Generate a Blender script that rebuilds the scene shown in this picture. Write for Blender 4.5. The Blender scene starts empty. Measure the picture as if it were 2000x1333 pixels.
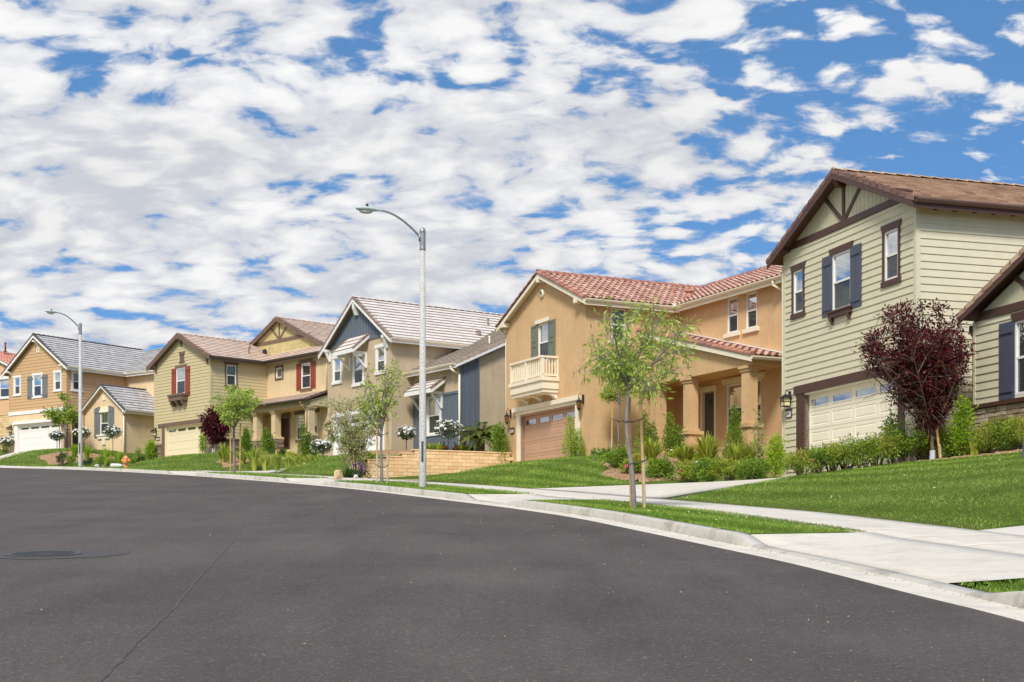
import bpy, bmesh, math, random, bisect
import numpy as np
from mathutils import Vector, Matrix
random.seed(7); RNG=np.random.default_rng(7)
SC=bpy.context.scene
COL=SC.collection
R=math.radians
# ------------------------------------------------------------------ camera
cam=bpy.data.cameras.new('camera'); cam.sensor_width=36; cam.lens=36*2650/2000
cam.shift_y=(1072-666.5)/2000; cam.clip_start=.1; cam.clip_end=6000
camo=bpy.data.objects.new('camera',cam); COL.objects.link(camo)
camo.location=(0,0,1.4); camo.rotation_euler=(R(90),0,0)
SC.camera=camo
# ------------------------------------------------------------------ sun + sky
SUN_EL,SUN_AZ=R(46),R(193)      # azimuth measured clockwise from +Y
sl=bpy.data.lights.new('sun','SUN'); sl.energy=3.2; sl.angle=R(13); sl.color=(1,.975,.94)
so=bpy.data.objects.new('sun',sl); COL.objects.link(so)
sd_=Vector((math.sin(SUN_AZ)*math.cos(SUN_EL),math.cos(SUN_AZ)*math.cos(SUN_EL),math.sin(SUN_EL)))
so.rotation_euler=sd_.to_track_quat('Z','Y').to_euler()
W=bpy.data.worlds.new('World'); SC.world=W; W.use_nodes=True
wn=W.node_tree; wn.nodes.clear()
def N(t,typ,ins=None,**kw):
    n=t.nodes.new(typ)
    for k,v in kw.items(): setattr(n,k,v)
    for k,v in (ins or {}).items():
        if isinstance(v,bpy.types.NodeSocket): t.links.new(v,n.inputs[k])
        else: n.inputs[k].default_value=v
    return n
def M_(t,op,a,b=None,c=None,clamp=False):
    n=N(t,'ShaderNodeMath',operation=op,use_clamp=clamp)
    for i,v in enumerate((a,b,c)):
        if v is None: continue
        if isinstance(v,bpy.types.NodeSocket): t.links.new(v,n.inputs[i])
        else: n.inputs[i].default_value=v
    return n.outputs[0]
def MIX(t,f,a,b,blend='MIX'):
    n=N(t,'ShaderNodeMix',data_type='RGBA',blend_type=blend)
    for i,v in ((0,f),(6,a),(7,b)):
        if isinstance(v,bpy.types.NodeSocket): t.links.new(v,n.inputs[i])
        else: n.inputs[i].default_value=v
    return n.outputs[2]
def sky_world():
    t=wn
    sky=N(t,'ShaderNodeTexSky',sky_type='NISHITA',sun_disc=False,sun_elevation=SUN_EL,sun_rotation=SUN_AZ,altitude=200,air_density=1.0,dust_density=.3,ozone_density=2.5)
    tc=N(t,'ShaderNodeTexCoord')
    va=N(t,'ShaderNodeVectorMath',{0:tc.outputs['Generated'],1:(0,0,.34)},operation='ADD'); t.links.new(va.outputs[0],sky.inputs[0])
    sp=N(t,'ShaderNodeSeparateXYZ',{0:tc.outputs['Generated']})
    x,y,z=sp.outputs
    # position on a high cloud layer (projection of the direction onto a gently domed sheet)
    zc=M_(t,'ADD',M_(t,'MAXIMUM',z,0.0),.33)
    u=M_(t,'DIVIDE',x,zc); v=M_(t,'DIVIDE',y,zc)
    cv=N(t,'ShaderNodeCombineXYZ',{0:u,1:v,2:0.0})
    mp=N(t,'ShaderNodeMapping',{0:cv.outputs[0],'Location':(5.3,2.7,0),'Rotation':(0,0,R(12)),'Scale':(.85,1.2,1)})
    w=N(t,'ShaderNodeTexNoise',{'Vector':mp.outputs[0],'Scale':5.0,'Detail':4.0,'Roughness':.55})
    wv=N(t,'ShaderNodeVectorMath',{0:w.outputs['Color'],1:(.5,.5,.5)},operation='SUBTRACT')
    ws=N(t,'ShaderNodeVectorMath',{0:wv.outputs[0]},operation='SCALE'); ws.inputs['Scale'].default_value=.11
    wa=N(t,'ShaderNodeVectorMath',{0:mp.outputs[0],1:ws.outputs[0]},operation='ADD')
    cell=N(t,'ShaderNodeTexVoronoi',{'Vector':wa.outputs[0],'Scale':21.0,'Smoothness':.6},feature='SMOOTH_F1')
    puff=N(t,'ShaderNodeTexNoise',{'Vector':wa.outputs[0],'Scale':15.0,'Detail':5.0,'Roughness':.52})
    fine=N(t,'ShaderNodeTexNoise',{'Vector':wa.outputs[0],'Scale':52.0,'Detail':5.0,'Roughness':.6})
    big=N(t,'ShaderNodeTexNoise',{'Vector':mp.outputs[0],'Scale':3.4,'Detail':2.0,'Roughness':.5})
    cd=N(t,'ShaderNodeMapRange',{'Value':cell.outputs['Distance'],'From Min':0,'From Max':.7,'To Min':.5,'To Max':-.5})
    dl=M_(t,'ADD',M_(t,'MULTIPLY',cd.outputs[0],.34),M_(t,'MULTIPLY',M_(t,'SUBTRACT',puff.outputs['Fac'],.5),1.15))
    dl=M_(t,'ADD',dl,M_(t,'MULTIPLY',M_(t,'SUBTRACT',fine.outputs['Fac'],.5),.34))
    d=M_(t,'ADD',dl,M_(t,'MULTIPLY',M_(t,'SUBTRACT',big.outputs['Fac'],.5),.60))
    # more cloud towards the left, open blue towards upper right and low on the far left
    cov=M_(t,'MULTIPLY',M_(t,'SUBTRACT',x,.30),-.75)
    cov=M_(t,'MINIMUM',M_(t,'MAXIMUM',cov,-.02),.26)
    low=N(t,'ShaderNodeMapRange',{'Value':z,'From Min':.13,'From Max':.20,'To Min':1,'To Max':0})
    lef=N(t,'ShaderNodeMapRange',{'Value':x,'From Min':-.30,'From Max':.0,'To Min':-.15,'To Max':.02})
    d=M_(t,'ADD',d,M_(t,'ADD',cov,M_(t,'MULTIPLY',low.outputs[0],lef.outputs[0])))
    ma=N(t,'ShaderNodeMapRange',{'Value':d,'From Min':-.08,'From Max':.13},interpolation_type='SMOOTHSTEP')
    lit=N(t,'ShaderNodeMapRange',{'Value':dl,'From Min':-.22,'From Max':.20},interpolation_type='SMOOTHSTEP')
    body=MIX(t,lit.outputs[0],(.74,.765,.83,1),(1.07,1.065,1.055,1))
    shf=N(t,'ShaderNodeMapRange',{'Value':big.outputs['Fac'],'From Min':.35,'From Max':.70,'To Min':1.02,'To Max':.90})
    ccs=N(t,'ShaderNodeVectorMath',{0:body},operation='SCALE'); t.links.new(M_(t,'MULTIPLY',shf.outputs[0],CLOUD),ccs.inputs['Scale'])
    skc=MIX(t,1.0,sky.outputs[0],SKYTINT,'MULTIPLY')
    c=MIX(t,M_(t,'MULTIPLY',ma.outputs[0],.98),skc,ccs.outputs[0])
    bg=N(t,'ShaderNodeBackground',{'Color':c,'Strength':.11})
    N(t,'ShaderNodeOutputWorld',{'Surface':bg.outputs[0]})
CLOUD=6.6; SKYTINT=(1.12,1.60,1.75,1)
sky_world()
SC.view_settings.view_transform='Standard'; SC.view_settings.look='None'
SC.view_settings.exposure=0.32; SC.view_settings.gamma=1
# ------------------------------------------------------------------ small helpers
def lin(r,g,b,k=1.0):
    f=lambda c:((c/255+.055)/1.055)**2.4 if c>10.3 else c/255/12.92
    return (f(r)*k,f(g)*k,f(b)*k,1)
def link(o,parent=None):
    COL.objects.link(o)
    if parent is not None: o.parent=parent
    return o
def tag(o,label=None,cat=None,group=None,kind=None):
    if label: o['label']=label
    if cat: o['category']=cat
    if group: o['group']=group
    if kind: o['kind']=kind
    return o
def empty(name,loc,rz=0,label=None,cat=None,group=None):
    o=bpy.data.objects.new(name,None); o.location=loc; o.rotation_euler=(0,0,rz); link(o)
    o.empty_display_size=.3
    return tag(o,label,cat,group)
class MB:
    def __init__(s): s.v=[]; s.f=[]; s.m=[]; s.uv=[]; s.cuv=(.5,.5); s.cm=0
    def face(s,pts,mi=None,uv=None):
        i=len(s.v); s.v.extend([tuple(p) for p in pts]); s.f.append(tuple(range(i,i+len(pts))))
        s.m.append(s.cm if mi is None else mi); u=uv or s.cuv; s.uv.extend([u]*len(pts))
    def quadbox(s,c8,mi=None):
        for q in ((0,3,2,1),(4,5,6,7),(0,1,5,4),(1,2,6,5),(2,3,7,6),(3,0,4,7)): s.face([c8[k] for k in q],mi)
    def box(s,x0,x1,y0,y1,z0,z1,mi=None):
        s.quadbox([(x0,y0,z0),(x1,y0,z0),(x1,y1,z0),(x0,y1,z0),(x0,y0,z1),(x1,y0,z1),(x1,y1,z1),(x0,y1,z1)],mi)
    def obox(s,o,X,Y,Z,mi=None):   # corner o, edge vectors
        o=Vector(o);X=Vector(X);Y=Vector(Y);Z=Vector(Z)
        s.quadbox([o,o+X,o+X+Y,o+Y,o+Z,o+X+Z,o+X+Y+Z,o+Y+Z],mi)
    def bar(s,p,q,w,h=None,up=(0,0,1),mi=None):
        p=Vector(p);q=Vector(q);d=(q-p).normalized();up=Vector(up)
        x=d.cross(up)
        if x.length<1e-4: x=d.cross(Vector((1,0,0)))
        x.normalize();y=x.cross(d).normalized();h=h or w
        s.obox(p-x*w/2-y*h/2,q-p,x*w,y*h,mi)
    def tube(s,pts,rad,seg=8,cap=True,mi=None):
        pts=[Vector(p) for p in pts]
        if not hasattr(rad,'__len__'): rad=[rad]*len(pts)
        rings=[];px=None
        for i,p in enumerate(pts):
            d=(pts[min(i+1,len(pts)-1)]-pts[max(i-1,0)]).normalized()
            if px is None:
                px=d.cross(Vector((0,0,1)))
                if px.length<.1: px=d.cross(Vector((1,0,0)))
            px=(px-d*px.dot(d)).normalized(); y=d.cross(px)
            rings.append([p+(px*math.cos(2*math.pi*k/seg)+y*math.sin(2*math.pi*k/seg))*rad[i] for k in range(seg)])
        b=len(s.v)
        for r in rings: s.v.extend([tuple(q) for q in r])
        m=s.cm if mi is None else mi
        for i in range(len(pts)-1):
            for k in range(seg):
                a=b+i*seg+k;c=b+i*seg+(k+1)%seg
                s.f.append((a,c,c+seg,a+seg));s.m.append(m);s.uv.extend([s.cuv]*4)
        if cap:
            s.f.append(tuple(b+k for k in reversed(range(seg))));s.m.append(m);s.uv.extend([s.cuv]*seg)
            e=b+(len(pts)-1)*seg; s.f.append(tuple(e+k for k in range(seg)));s.m.append(m);s.uv.extend([s.cuv]*seg)
    def lathe(s,o,prof,seg=12,axis=(0,0,1),mi=None):
        o=Vector(o);ax=Vector(axis).normalized();x=ax.orthogonal().normalized();y=ax.cross(x)
        b=len(s.v);m=s.cm if mi is None else mi
        for r,h in prof:
            for k in range(seg):
                a=2*math.pi*k/seg; s.v.append(tuple(o+ax*h+(x*math.cos(a)+y*math.sin(a))*r))
        for i in range(len(prof)-1):
            for k in range(seg):
                a=b+i*seg+k;c=b+i*seg+(k+1)%seg
                s.f.append((a,c,c+seg,a+seg));s.m.append(m);s.uv.extend([s.cuv]*4)
    def build(s,name,mats,parent=None,smooth=False,label=None,cat=None,group=None,kind=None):
        me=bpy.data.meshes.new(name); me.from_pydata(s.v,[],s.f)
        if not isinstance(mats,(list,tuple)): mats=[mats]
        for m in mats: me.materials.append(m)
        me.polygons.foreach_set('material_index',s.m)
        if smooth: me.polygons.foreach_set('use_smooth',[True]*len(s.f))
        uvl=me.uv_layers.new(name='rnd'); uvl.data.foreach_set('uv',np.array(s.uv,dtype=np.float32).ravel())
        me.update()
        o=bpy.data.objects.new(name,me); link(o,parent)
        return tag(o,label,cat,group,kind)
def npmesh(name,V,F,mat,uv=None,parent=None,smooth=False):
    """V (n,3), F (m,k) -> fast mesh object"""
    me=bpy.data.meshes.new(name); n,k=F.shape
    me.vertices.add(len(V)); me.vertices.foreach_set('co',V.astype(np.float32).ravel())
    me.loops.add(n*k); me.loops.foreach_set('vertex_index',F.astype(np.int32).ravel())
    me.polygons.add(n); me.polygons.foreach_set('loop_start',np.arange(0,n*k,k,dtype=np.int32)); me.polygons.foreach_set('loop_total',np.full(n,k,dtype=np.int32))
    mats=mat if isinstance(mat,(list,tuple)) else [mat]
    for m in mats: me.materials.append(m)
    if uv is not None:
        l=me.uv_layers.new(name='rnd'); l.data.foreach_set('uv',np.repeat(uv.astype(np.float32),k,axis=0).ravel())
    if smooth: me.polygons.foreach_set('use_smooth',np.ones(n,dtype=bool))
    me.update(); me.validate()
    o=bpy.data.objects.new(name,me); return link(o,parent)
# ------------------------------------------------------------------ materials
MATS={}
def newmat(name):
    m=bpy.data.materials.new(name); m.use_nodes=True; t=m.node_tree; t.nodes.clear()
    b=N(t,'ShaderNodeBsdfPrincipled'); o=N(t,'ShaderNodeOutputMaterial',{0:b.outputs[0]})
    return m,t,b
def objco(t): return N(t,'ShaderNodeTexCoord').outputs['Object']
def noise(t,vec,scale,detail=4,rough=.55):
    return N(t,'ShaderNodeTexNoise',{'Vector':vec,'Scale':scale,'Detail':detail,'Roughness':rough}).outputs['Fac']
def rng(t,v,a,b,c,d): return N(t,'ShaderNodeMapRange',{'Value':v,'From Min':a,'From Max':b,'To Min':c,'To Max':d}).outputs[0]
def bump(t,b,h,dist=.01,strength=.5):
    n=N(t,'ShaderNodeBump',{'Height':h,'Distance':dist,'Strength':strength}); t.links.new(n.outputs[0],b.inputs['Normal'])
def scale_col(t,c,f):
    n=N(t,'ShaderNodeVectorMath',{0:c},operation='SCALE'); t.links.new(f,n.inputs['Scale']); return n.outputs[0]
def paint(name,c,rough=.55,var=.08,sc=3.0,bumpd=.001):
    m,t,b=newmat(name); v=objco(t)
    n1=noise(t,v,sc,5); n2=noise(t,v,60,3)
    f=M_(t,'MULTIPLY',rng(t,n1,.3,.7,1-var,1+var),rng(t,n2,.3,.7,1-var*.5,1+var*.5))
    t.links.new(scale_col(t,c[:3],f),b.inputs['Base Color'])
    b.inputs['Roughness'].default_value=rough
    bump(t,b,n2,bumpd,.5)
    return m
def stucco(name,c,var=.10):
    m,t,b=newmat(name); v=objco(t)
    big=noise(t,v,.9,4,.6); mid=noise(t,v,5,5,.65); fine=noise(t,v,70,3,.6)
    mp=N(t,'ShaderNodeMapping',{0:v,'Scale':(2.2,2.2,.25)}).outputs[0]
    st=noise(t,mp,1.6,4,.6)
    f=M_(t,'MULTIPLY',rng(t,big,.3,.7,1-var*.7,1+var*.7),rng(t,mid,.3,.7,1-var*.6,1+var*.6))
    f=M_(t,'MULTIPLY',f,rng(t,st,.3,.7,1-var*.5,1+var*.5))
    f=M_(t,'MULTIPLY',f,rng(t,fine,.3,.7,.93,1.07))
    t.links.new(scale_col(t,c[:3],f),b.inputs['Base Color']); b.inputs['Roughness'].default_value=.9
    b.inputs['Specular IOR Level'].default_value=.2
    h=M_(t,'ADD',M_(t,'MULTIPLY',mid,.7),M_(t,'MULTIPLY',fine,.4)); bump(t,b,h,.014,.6)
    return m
def tile_mat(name,cols,rough=.75,body=.42):
    m,t,b=newmat(name)
    uv=N(t,'ShaderNodeUVMap',uv_map='rnd').outputs[0]; s=N(t,'ShaderNodeSeparateXYZ',{0:uv})
    cr=N(t,'ShaderNodeValToRGB',{0:s.outputs[0]}); e=cr.color_ramp.elements
    cr.color_ramp.interpolation='LINEAR'
    e[0].position=0;e[0].color=cols[0];e[1].position=1;e[1].color=cols[-1]
    for i,c in enumerate(cols[1:-1],1):
        q=e.new(i/(len(cols)-1)); q.color=c
    v=objco(t); n=noise(t,v,22,5,.7); n2=noise(t,v,1.2,4,.6)
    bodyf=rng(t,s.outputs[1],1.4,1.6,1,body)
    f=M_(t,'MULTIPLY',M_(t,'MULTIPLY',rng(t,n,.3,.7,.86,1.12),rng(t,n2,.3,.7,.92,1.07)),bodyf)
    t.links.new(scale_col(t,cr.outputs[0],f),b.inputs['Base Color']); b.inputs['Roughness'].default_value=rough
    bump(t,b,n,.008,.5)
    return m
def simple(name,c,rough=.5,metal=0,spec=.5):
    m,t,b=newmat(name); v=objco(t); n=noise(t,v,9,5,.6)
    t.links.new(scale_col(t,c[:3],rng(t,n,.3,.7,.88,1.12)),b.inputs['Base Color'])
    b.inputs['Roughness'].default_value=rough;b.inputs['Metallic'].default_value=metal;b.inputs['Specular IOR Level'].default_value=spec
    return m
def leafmat(name,cols,trans=.35):
    m=bpy.data.materials.new(name); m.use_nodes=True; t=m.node_tree; t.nodes.clear()
    uv=N(t,'ShaderNodeUVMap',uv_map='rnd').outputs[0]; s=N(t,'ShaderNodeSeparateXYZ',{0:uv})
    cr=N(t,'ShaderNodeValToRGB',{0:s.outputs[0]}); e=cr.color_ramp.elements
    e[0].position=0;e[0].color=cols[0];e[1].position=1;e[1].color=cols[-1]
    for i,c in enumerate(cols[1:-1],1):
        q=e.new(i/(len(cols)-1)); q.color=c
    b=N(t,'ShaderNodeBsdfPrincipled',{'Base Color':cr.outputs[0],'Roughness':.45})
    b.inputs['Specular IOR Level'].default_value=.35
    tr=N(t,'ShaderNodeBsdfTranslucent',{'Color':cr.outputs[0]})
    mx=N(t,'ShaderNodeMixShader',{0:trans,1:b.outputs[0],2:tr.outputs[0]})
    N(t,'ShaderNodeOutputMaterial',{0:mx.outputs[0]}); return m
def glassmat(name,tint,dark=.25):
    m=bpy.data.materials.new(name); m.use_nodes=True; t=m.node_tree; t.nodes.clear()
    fr=N(t,'ShaderNodeFresnel',{'IOR':1.6})
    f=M_(t,'ADD',M_(t,'MULTIPLY',fr.outputs[0],.9),.02,clamp=True)
    g=N(t,'ShaderNodeBsdfGlossy',{'Color':(.62,.64,.64,1),'Roughness':.02})
    tp=N(t,'ShaderNodeBsdfTransparent',{'Color':tint})
    mx=N(t,'ShaderNodeMixShader',{0:f,1:tp.outputs[0],2:g.outputs[0]})
    N(t,'ShaderNodeOutputMaterial',{0:mx.outputs[0]}); return m
def asphalt():
    m,t,b=newmat('asphalt'); g=N(t,'ShaderNodeNewGeometry').outputs['Position']
    fine=noise(t,g,90,3,.7); mid=noise(t,g,22,4,.65); big=noise(t,g,.35,5,.6)
    vor=N(t,'ShaderNodeTexVoronoi',{'Vector':g,'Scale':55.0}).outputs['Color']
    sv=N(t,'ShaderNodeSeparateXYZ',{0:vor}).outputs[0]
    sp=rng(t,sv,.94,.99,0,1)                       # pale stones
    mp=N(t,'ShaderNodeMapping',{0:g,'Scale':(.9,.12,1),'Rotation':(0,0,R(-8))}).outputs[0]
    st=noise(t,mp,1.4,4,.6)
    f=M_(t,'MULTIPLY',rng(t,big,.3,.7,.78,1.16),rng(t,mid,.25,.75,.78,1.22))
    f=M_(t,'MULTIPLY',f,rng(t,st,.3,.7,.86,1.14)); f=M_(t,'MULTIPLY',f,rng(t,fine,.25,.75,.6,1.4))
    pit=noise(t,g,42,2,.5); f=M_(t,'MULTIPLY',f,rng(t,pit,.28,.42,.55,1.03))
    c=scale_col(t,(.080,.066,.059),f)
    oil=noise(t,N(t,'ShaderNodeMapping',{0:g,'Scale':(1,.35,1),'Rotation':(0,0,R(-14))}).outputs[0],.8,6,.65); f2=rng(t,oil,.52,.72,1,.82); c=scale_col(t,c,f2)
    c=MIX(t,M_(t,'MULTIPLY',sp,.28),c,(.34,.31,.28,1))
    t.links.new(c,b.inputs['Base Color']); b.inputs['Roughness'].default_value=.85; b.inputs['Specular IOR Level'].default_value=.3
    h=M_(t,'ADD',M_(t,'MULTIPLY',fine,.5),M_(t,'MULTIPLY',mid,.6)); bump(t,b,h,.02,.7)
    return m
def concrete(name,c,stain=.34):
    m,t,b=newmat(name); g=N(t,'ShaderNodeNewGeometry').outputs['Position']
    fine=noise(t,g,60,4,.7); mid=noise(t,g,5,5,.65); big=noise(t,g,.7,4,.6)
    f=M_(t,'MULTIPLY',rng(t,big,.3,.7,.93,1.05),rng(t,mid,.3,.7,.93,1.05)); f=M_(t,'MULTIPLY',f,rng(t,fine,.25,.75,.92,1.07))
    bl=noise(t,g,1.9,6,.7); k=rng(t,bl,.50,.72,0,stain)
    c2=MIX(t,k,scale_col(t,c[:3],f),(c[0]*.45,c[1]*.43,c[2]*.40,1))
    t.links.new(c2,b.inputs['Base Color']); b.inputs['Roughness'].default_value=.8; b.inputs['Specular IOR Level'].default_value=.25
    bump(t,b,fine,.004,.5); return m
def grassmat():
    m,t,b=newmat('lawn_soil'); g=N(t,'ShaderNodeNewGeometry').outputs['Position']
    big=noise(t,g,.5,4,.6); mid=noise(t,g,6,5,.7); fine=noise(t,g,60,4,.75)
    mp=N(t,'ShaderNodeMapping',{0:g,'Scale':(.5,3.0,1),'Rotation':(0,0,R(20))}).outputs[0]; st=noise(t,mp,1.5,4,.6)
    f=M_(t,'MULTIPLY',rng(t,mid,.3,.7,.7,1.3),rng(t,fine,.25,.75,.5,1.5)); f=M_(t,'MULTIPLY',f,rng(t,st,.3,.7,.85,1.15))
    cr=N(t,'ShaderNodeValToRGB',{0:big}); e=cr.color_ramp.elements
    e[0].position=.35;e[0].color=(.075,.115,.016,1);e[1].position=.65;e[1].color=(.11,.15,.026,1)
    t.links.new(scale_col(t,cr.outputs[0],f),b.inputs['Base Color']); b.inputs['Roughness'].default_value=.9; b.inputs['Specular IOR Level'].default_value=.1
    bump(t,b,fine,.03,.8); return m
def mulchmat():
    m,t,b=newmat('mulch'); g=N(t,'ShaderNodeNewGeometry').outputs['Position']
    v=N(t,'ShaderNodeTexVoronoi',{'Vector':g,'Scale':22.0}); s=N(t,'ShaderNodeSeparateXYZ',{0:v.outputs['Color']}).outputs[0]
    cr=N(t,'ShaderNodeValToRGB',{0:s}); e=cr.color_ramp.elements
    e[0].color=(.22,.12,.06,1);e[1].color=(.60,.42,.26,1); q=e.new(.5);q.color=(.42,.25,.13,1)
    n=noise(t,g,40,4,.7); t.links.new(scale_col(t,cr.outputs[0],rng(t,n,.3,.7,.7,1.3)),b.inputs['Base Color'])
    b.inputs['Roughness'].default_value=.95; b.inputs['Specular IOR Level'].default_value=.1
    bump(t,b,M_(t,'ADD',s,n),.05,.8); return m
def stonewall(name):     # ledge stone colours per stone through uv
    m=tile_mat(name,[(.24,.16,.10,1),(.44,.32,.22,1),(.60,.47,.34,1),(.36,.29,.22,1),(.54,.38,.24,1)],.9); return m
def terrazzo():
    m,t,b=newmat('exposed_aggregate'); g=objco(t)
    v=N(t,'ShaderNodeTexVoronoi',{'Vector':g,'Scale':70.0}); s=N(t,'ShaderNodeSeparateXYZ',{0:v.outputs['Color']}).outputs[0]
    cr=N(t,'ShaderNodeValToRGB',{0:s}); e=cr.color_ramp.elements
    e[0].color=(.26,.25,.23,1);e[1].color=(.62,.59,.53,1);q=e.new(.4);q.color=(.47,.44,.40,1)
    t.links.new(cr.outputs[0],b.inputs['Base Color']); b.inputs['Roughness'].default_value=.8; return m

# ------------------------------------------------------------------ terrain
GR=.0777
CP=[(3.2, -60), (4.1, -30), (4.6, -12), (4.65, 0), (4.35, 6.5), (4.02, 10.64), (3.72, 12.64), (3.3, 15.62), (2.74, 18.37), (1.93, 22.22), (1.16, 25.59), (0.0, 29.21), (-1.22, 32.4), (-3.36, 37.86), (-6.2, 44.43), (-11.16, 53.77), (-15.98, 61.83), (-22.7, 71.35), (-29.29, 77.62), (-40.5, 87), (-53, 96), (-70, 103), (-95, 108), (-135, 111)]
def _cr(p0,p1,p2,p3,t):
    return tuple(.5*((2*b)+(-a+c)*t+(2*a-5*b+4*c-d)*t*t+(-a+3*b-3*c+d)*t**3) for a,b,c,d in zip(p0,p1,p2,p3))
PL=[]
for i in range(1,len(CP)-2):
    for k in range(12): PL.append(_cr(CP[i-1],CP[i],CP[i+1],CP[i+2],k/12))
for _ in range(6):
    PL=[PL[0]]+[((a[0]+2*b[0]+c[0])/4,(a[1]+2*b[1]+c[1])/4) for a,b,c in zip(PL,PL[1:],PL[2:])]+[PL[-1]]
S=[0.0]
for a,b in zip(PL,PL[1:]): S.append(S[-1]+math.hypot(b[0]-a[0],b[1]-a[1]))
PA=np.array(PL); SA=np.array(S)
def sdv(x,y):
    """vector version: arc length s and signed distance d (right of the road edge is positive)"""
    x=np.atleast_1d(np.asarray(x,float)).ravel(); y=np.atleast_1d(np.asarray(y,float)).ravel()
    so_=np.empty_like(x); do_=np.empty_like(x)
    A=PA[:-1]; D=PA[1:]-A; L2=(D**2).sum(1)
    for i0 in range(0,len(x),4000):
        X=x[i0:i0+4000,None];Y=y[i0:i0+4000,None]
        t=np.clip(((X-A[:,0])*D[:,0]+(Y-A[:,1])*D[:,1])/L2,0,1)
        ex=X-A[:,0]-t*D[:,0]; ey=Y-A[:,1]-t*D[:,1]; q=ex*ex+ey*ey; j=q.argmin(1); r=np.arange(len(j))
        so_[i0:i0+4000]=SA[j]+t[r,j]*np.sqrt(L2[j]); sg=np.where(D[j,0]*ey[r,j]-D[j,1]*ex[r,j]<0,1,-1)
        do_[i0:i0+4000]=sg*np.sqrt(q[r,j])
    return so_,do_
def at(s,d=0):
    i=max(0,min(len(S)-2,bisect.bisect(S,s)-1)); t=(s-S[i])/(S[i+1]-S[i])
    i0=max(0,i-1);i1=min(len(S)-1,i+2)
    ax,ay=PL[i];bx,by=PL[i+1];tx,ty=PL[i1][0]-PL[i0][0],PL[i1][1]-PL[i0][1];n=math.hypot(tx,ty)
    return ax+(bx-ax)*t+ty/n*d, ay+(by-ay)*t-tx/n*d
def head(s):
    a=at(s-.5);b=at(s+.5); return math.atan2(-(b[0]-a[0]),b[1]-a[1])
PADS=np.array([(-60,-3),(0,.6),(20,1.9),(33,2.9),(45,3.45),(50,3.55),(63,3.58),(70,3.66),(75,4.75),(85.6,5.0),(86.7,5.62),(92,6.0),(102,6.15),(108,7.0),(120,7.15),(125,8.1),(136,8.3),(142,9.2),(160,9.8),(220,14)])
HF=dict(h1=((10.64,35.70),R(16.5),3.98),h2=((2.81,52.02),R(26.13),4.80),h3=((-5.88,66.30),R(35.35),6.14),h4=((-18.46,83.04),R(43.1),7.21),h5=((-30.75,93.65),R(54.02),8.32))
GAR=dict(h1=(.5,6.4),h2=(.4,5.9),h3=(.6,6.1),h4=(.3,6.0),h5=(.4,6.0))
APR=[(43.3,49.0),(60.6,64.6),(77.0,82.3),(92.3,97.2),(112.5,118.5)]     # kerb openings
def Pz(s): return GR*np.interp(s,SA,PA[:,1])
def sstep(t): t=np.clip(t,0,1); return t*t*(3-2*t)
def opening(s):
    f=np.zeros_like(s)
    for a,b in APR:
        a=a-(1.9 if a<44 else 0); f=np.maximum(f,sstep((s-a+.0)/1.1)*sstep((b-s+.0)/.9))
    return f
def cross(s,d):
    """height over Pz for the paved part 0..4.2"""
    o=opening(s); top=.15+.014*(d-.6)
    dip=.02+(d-.45)*(top-.02)/(2.4)        # ramp up from the gutter in an opening
    dip=np.where(d>2.85,top,dip)
    z=np.where(d<.45,0,np.where(d<.6,top*(1-o)+o*np.minimum(dip,top),top*(1-o)+o*np.minimum(dip,top)))
    return z
def driveq(x,y):
    """for every point: (inside weight, drive height) of the nearest drive"""
    s,d=sdv(x,y); w=np.zeros(len(s)); hz=np.zeros(len(s))
    for k,((kx,ky),th,sl_) in HF.items():
        dx=x-kx;dy=y-ky; a=dx*math.cos(th)+dy*math.sin(th); b=-dx*math.sin(th)+dy*math.cos(th)
        b0,b1=GAR[k]; fl=FL[k]
        lo=b0-fl*np.clip((d.max()*0+9-d)/5,0,1)
        e=np.minimum(b-lo,b1-b); inn=np.clip((e+.9)/.9,0,1)*(a<.3)*(d>3.9)
        t=np.clip((d-4.2)/(np.maximum(d-a,4.3)-4.2),0,1)     # 0 at walk, 1 at garage
        z=(Pz(s)+.20)*(1-t)+(sl_-(.4 if k=='h1' else 0))*t-(0 if k=='h1' else .26)*np.sin(t*math.pi)
        m=inn>w; w=np.where(m,inn,w); hz=np.where(m,z,hz)
    return w,hz
FL=dict(h1=2.2,h2=.6,h3=.5,h4=.5,h5=.5)
def d0w(s,d): return np.clip((s-42.4)/.8,0,1)*np.clip((49.7-s)/.8,0,1)*(d>4.2)
BUMPS=[]      # (x,y,r,h) small mounds in the lawns
def T(x,y,drive=True):
    x=np.atleast_1d(np.asarray(x,float)).ravel(); y=np.atleast_1d(np.asarray(y,float)).ravel()
    s,d=sdv(x,y); p=Pz(s)
    z=np.where(d<=0,GR*y,p)
    z=np.where(d>0,p+cross(s,np.minimum(d,4.2)),z)
    pad=np.interp(s,PADS[:,0],PADS[:,1]); t=np.clip((d-4.25)/6.9,0,1); t=t+np.interp(s,[66,76,86,90],[.04,.18,.20,.30])*np.sin(t*math.pi)
    lawn=(p+.20)*(1-t)+pad*t+np.clip(d-25,0,200)*.02
    for bx,by,r,h in BUMPS: lawn=lawn+h*np.exp(-((x-bx)**2+(y-by)**2)/(r*r))*np.clip((d-4.25)/1.5,0,1)
    z=np.where(d>4.2,lawn,z)
    if drive:
        w,hz=driveq(x,y); w=w*(d>4.2); z=z*(1-w)+hz*w
        q=d0w(s,d); z=z*(1-q)+q*(p+.2+(d-4.2)*.10)
    return z
def Tz(x,y): return float(T([x],[y])[0])
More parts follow.
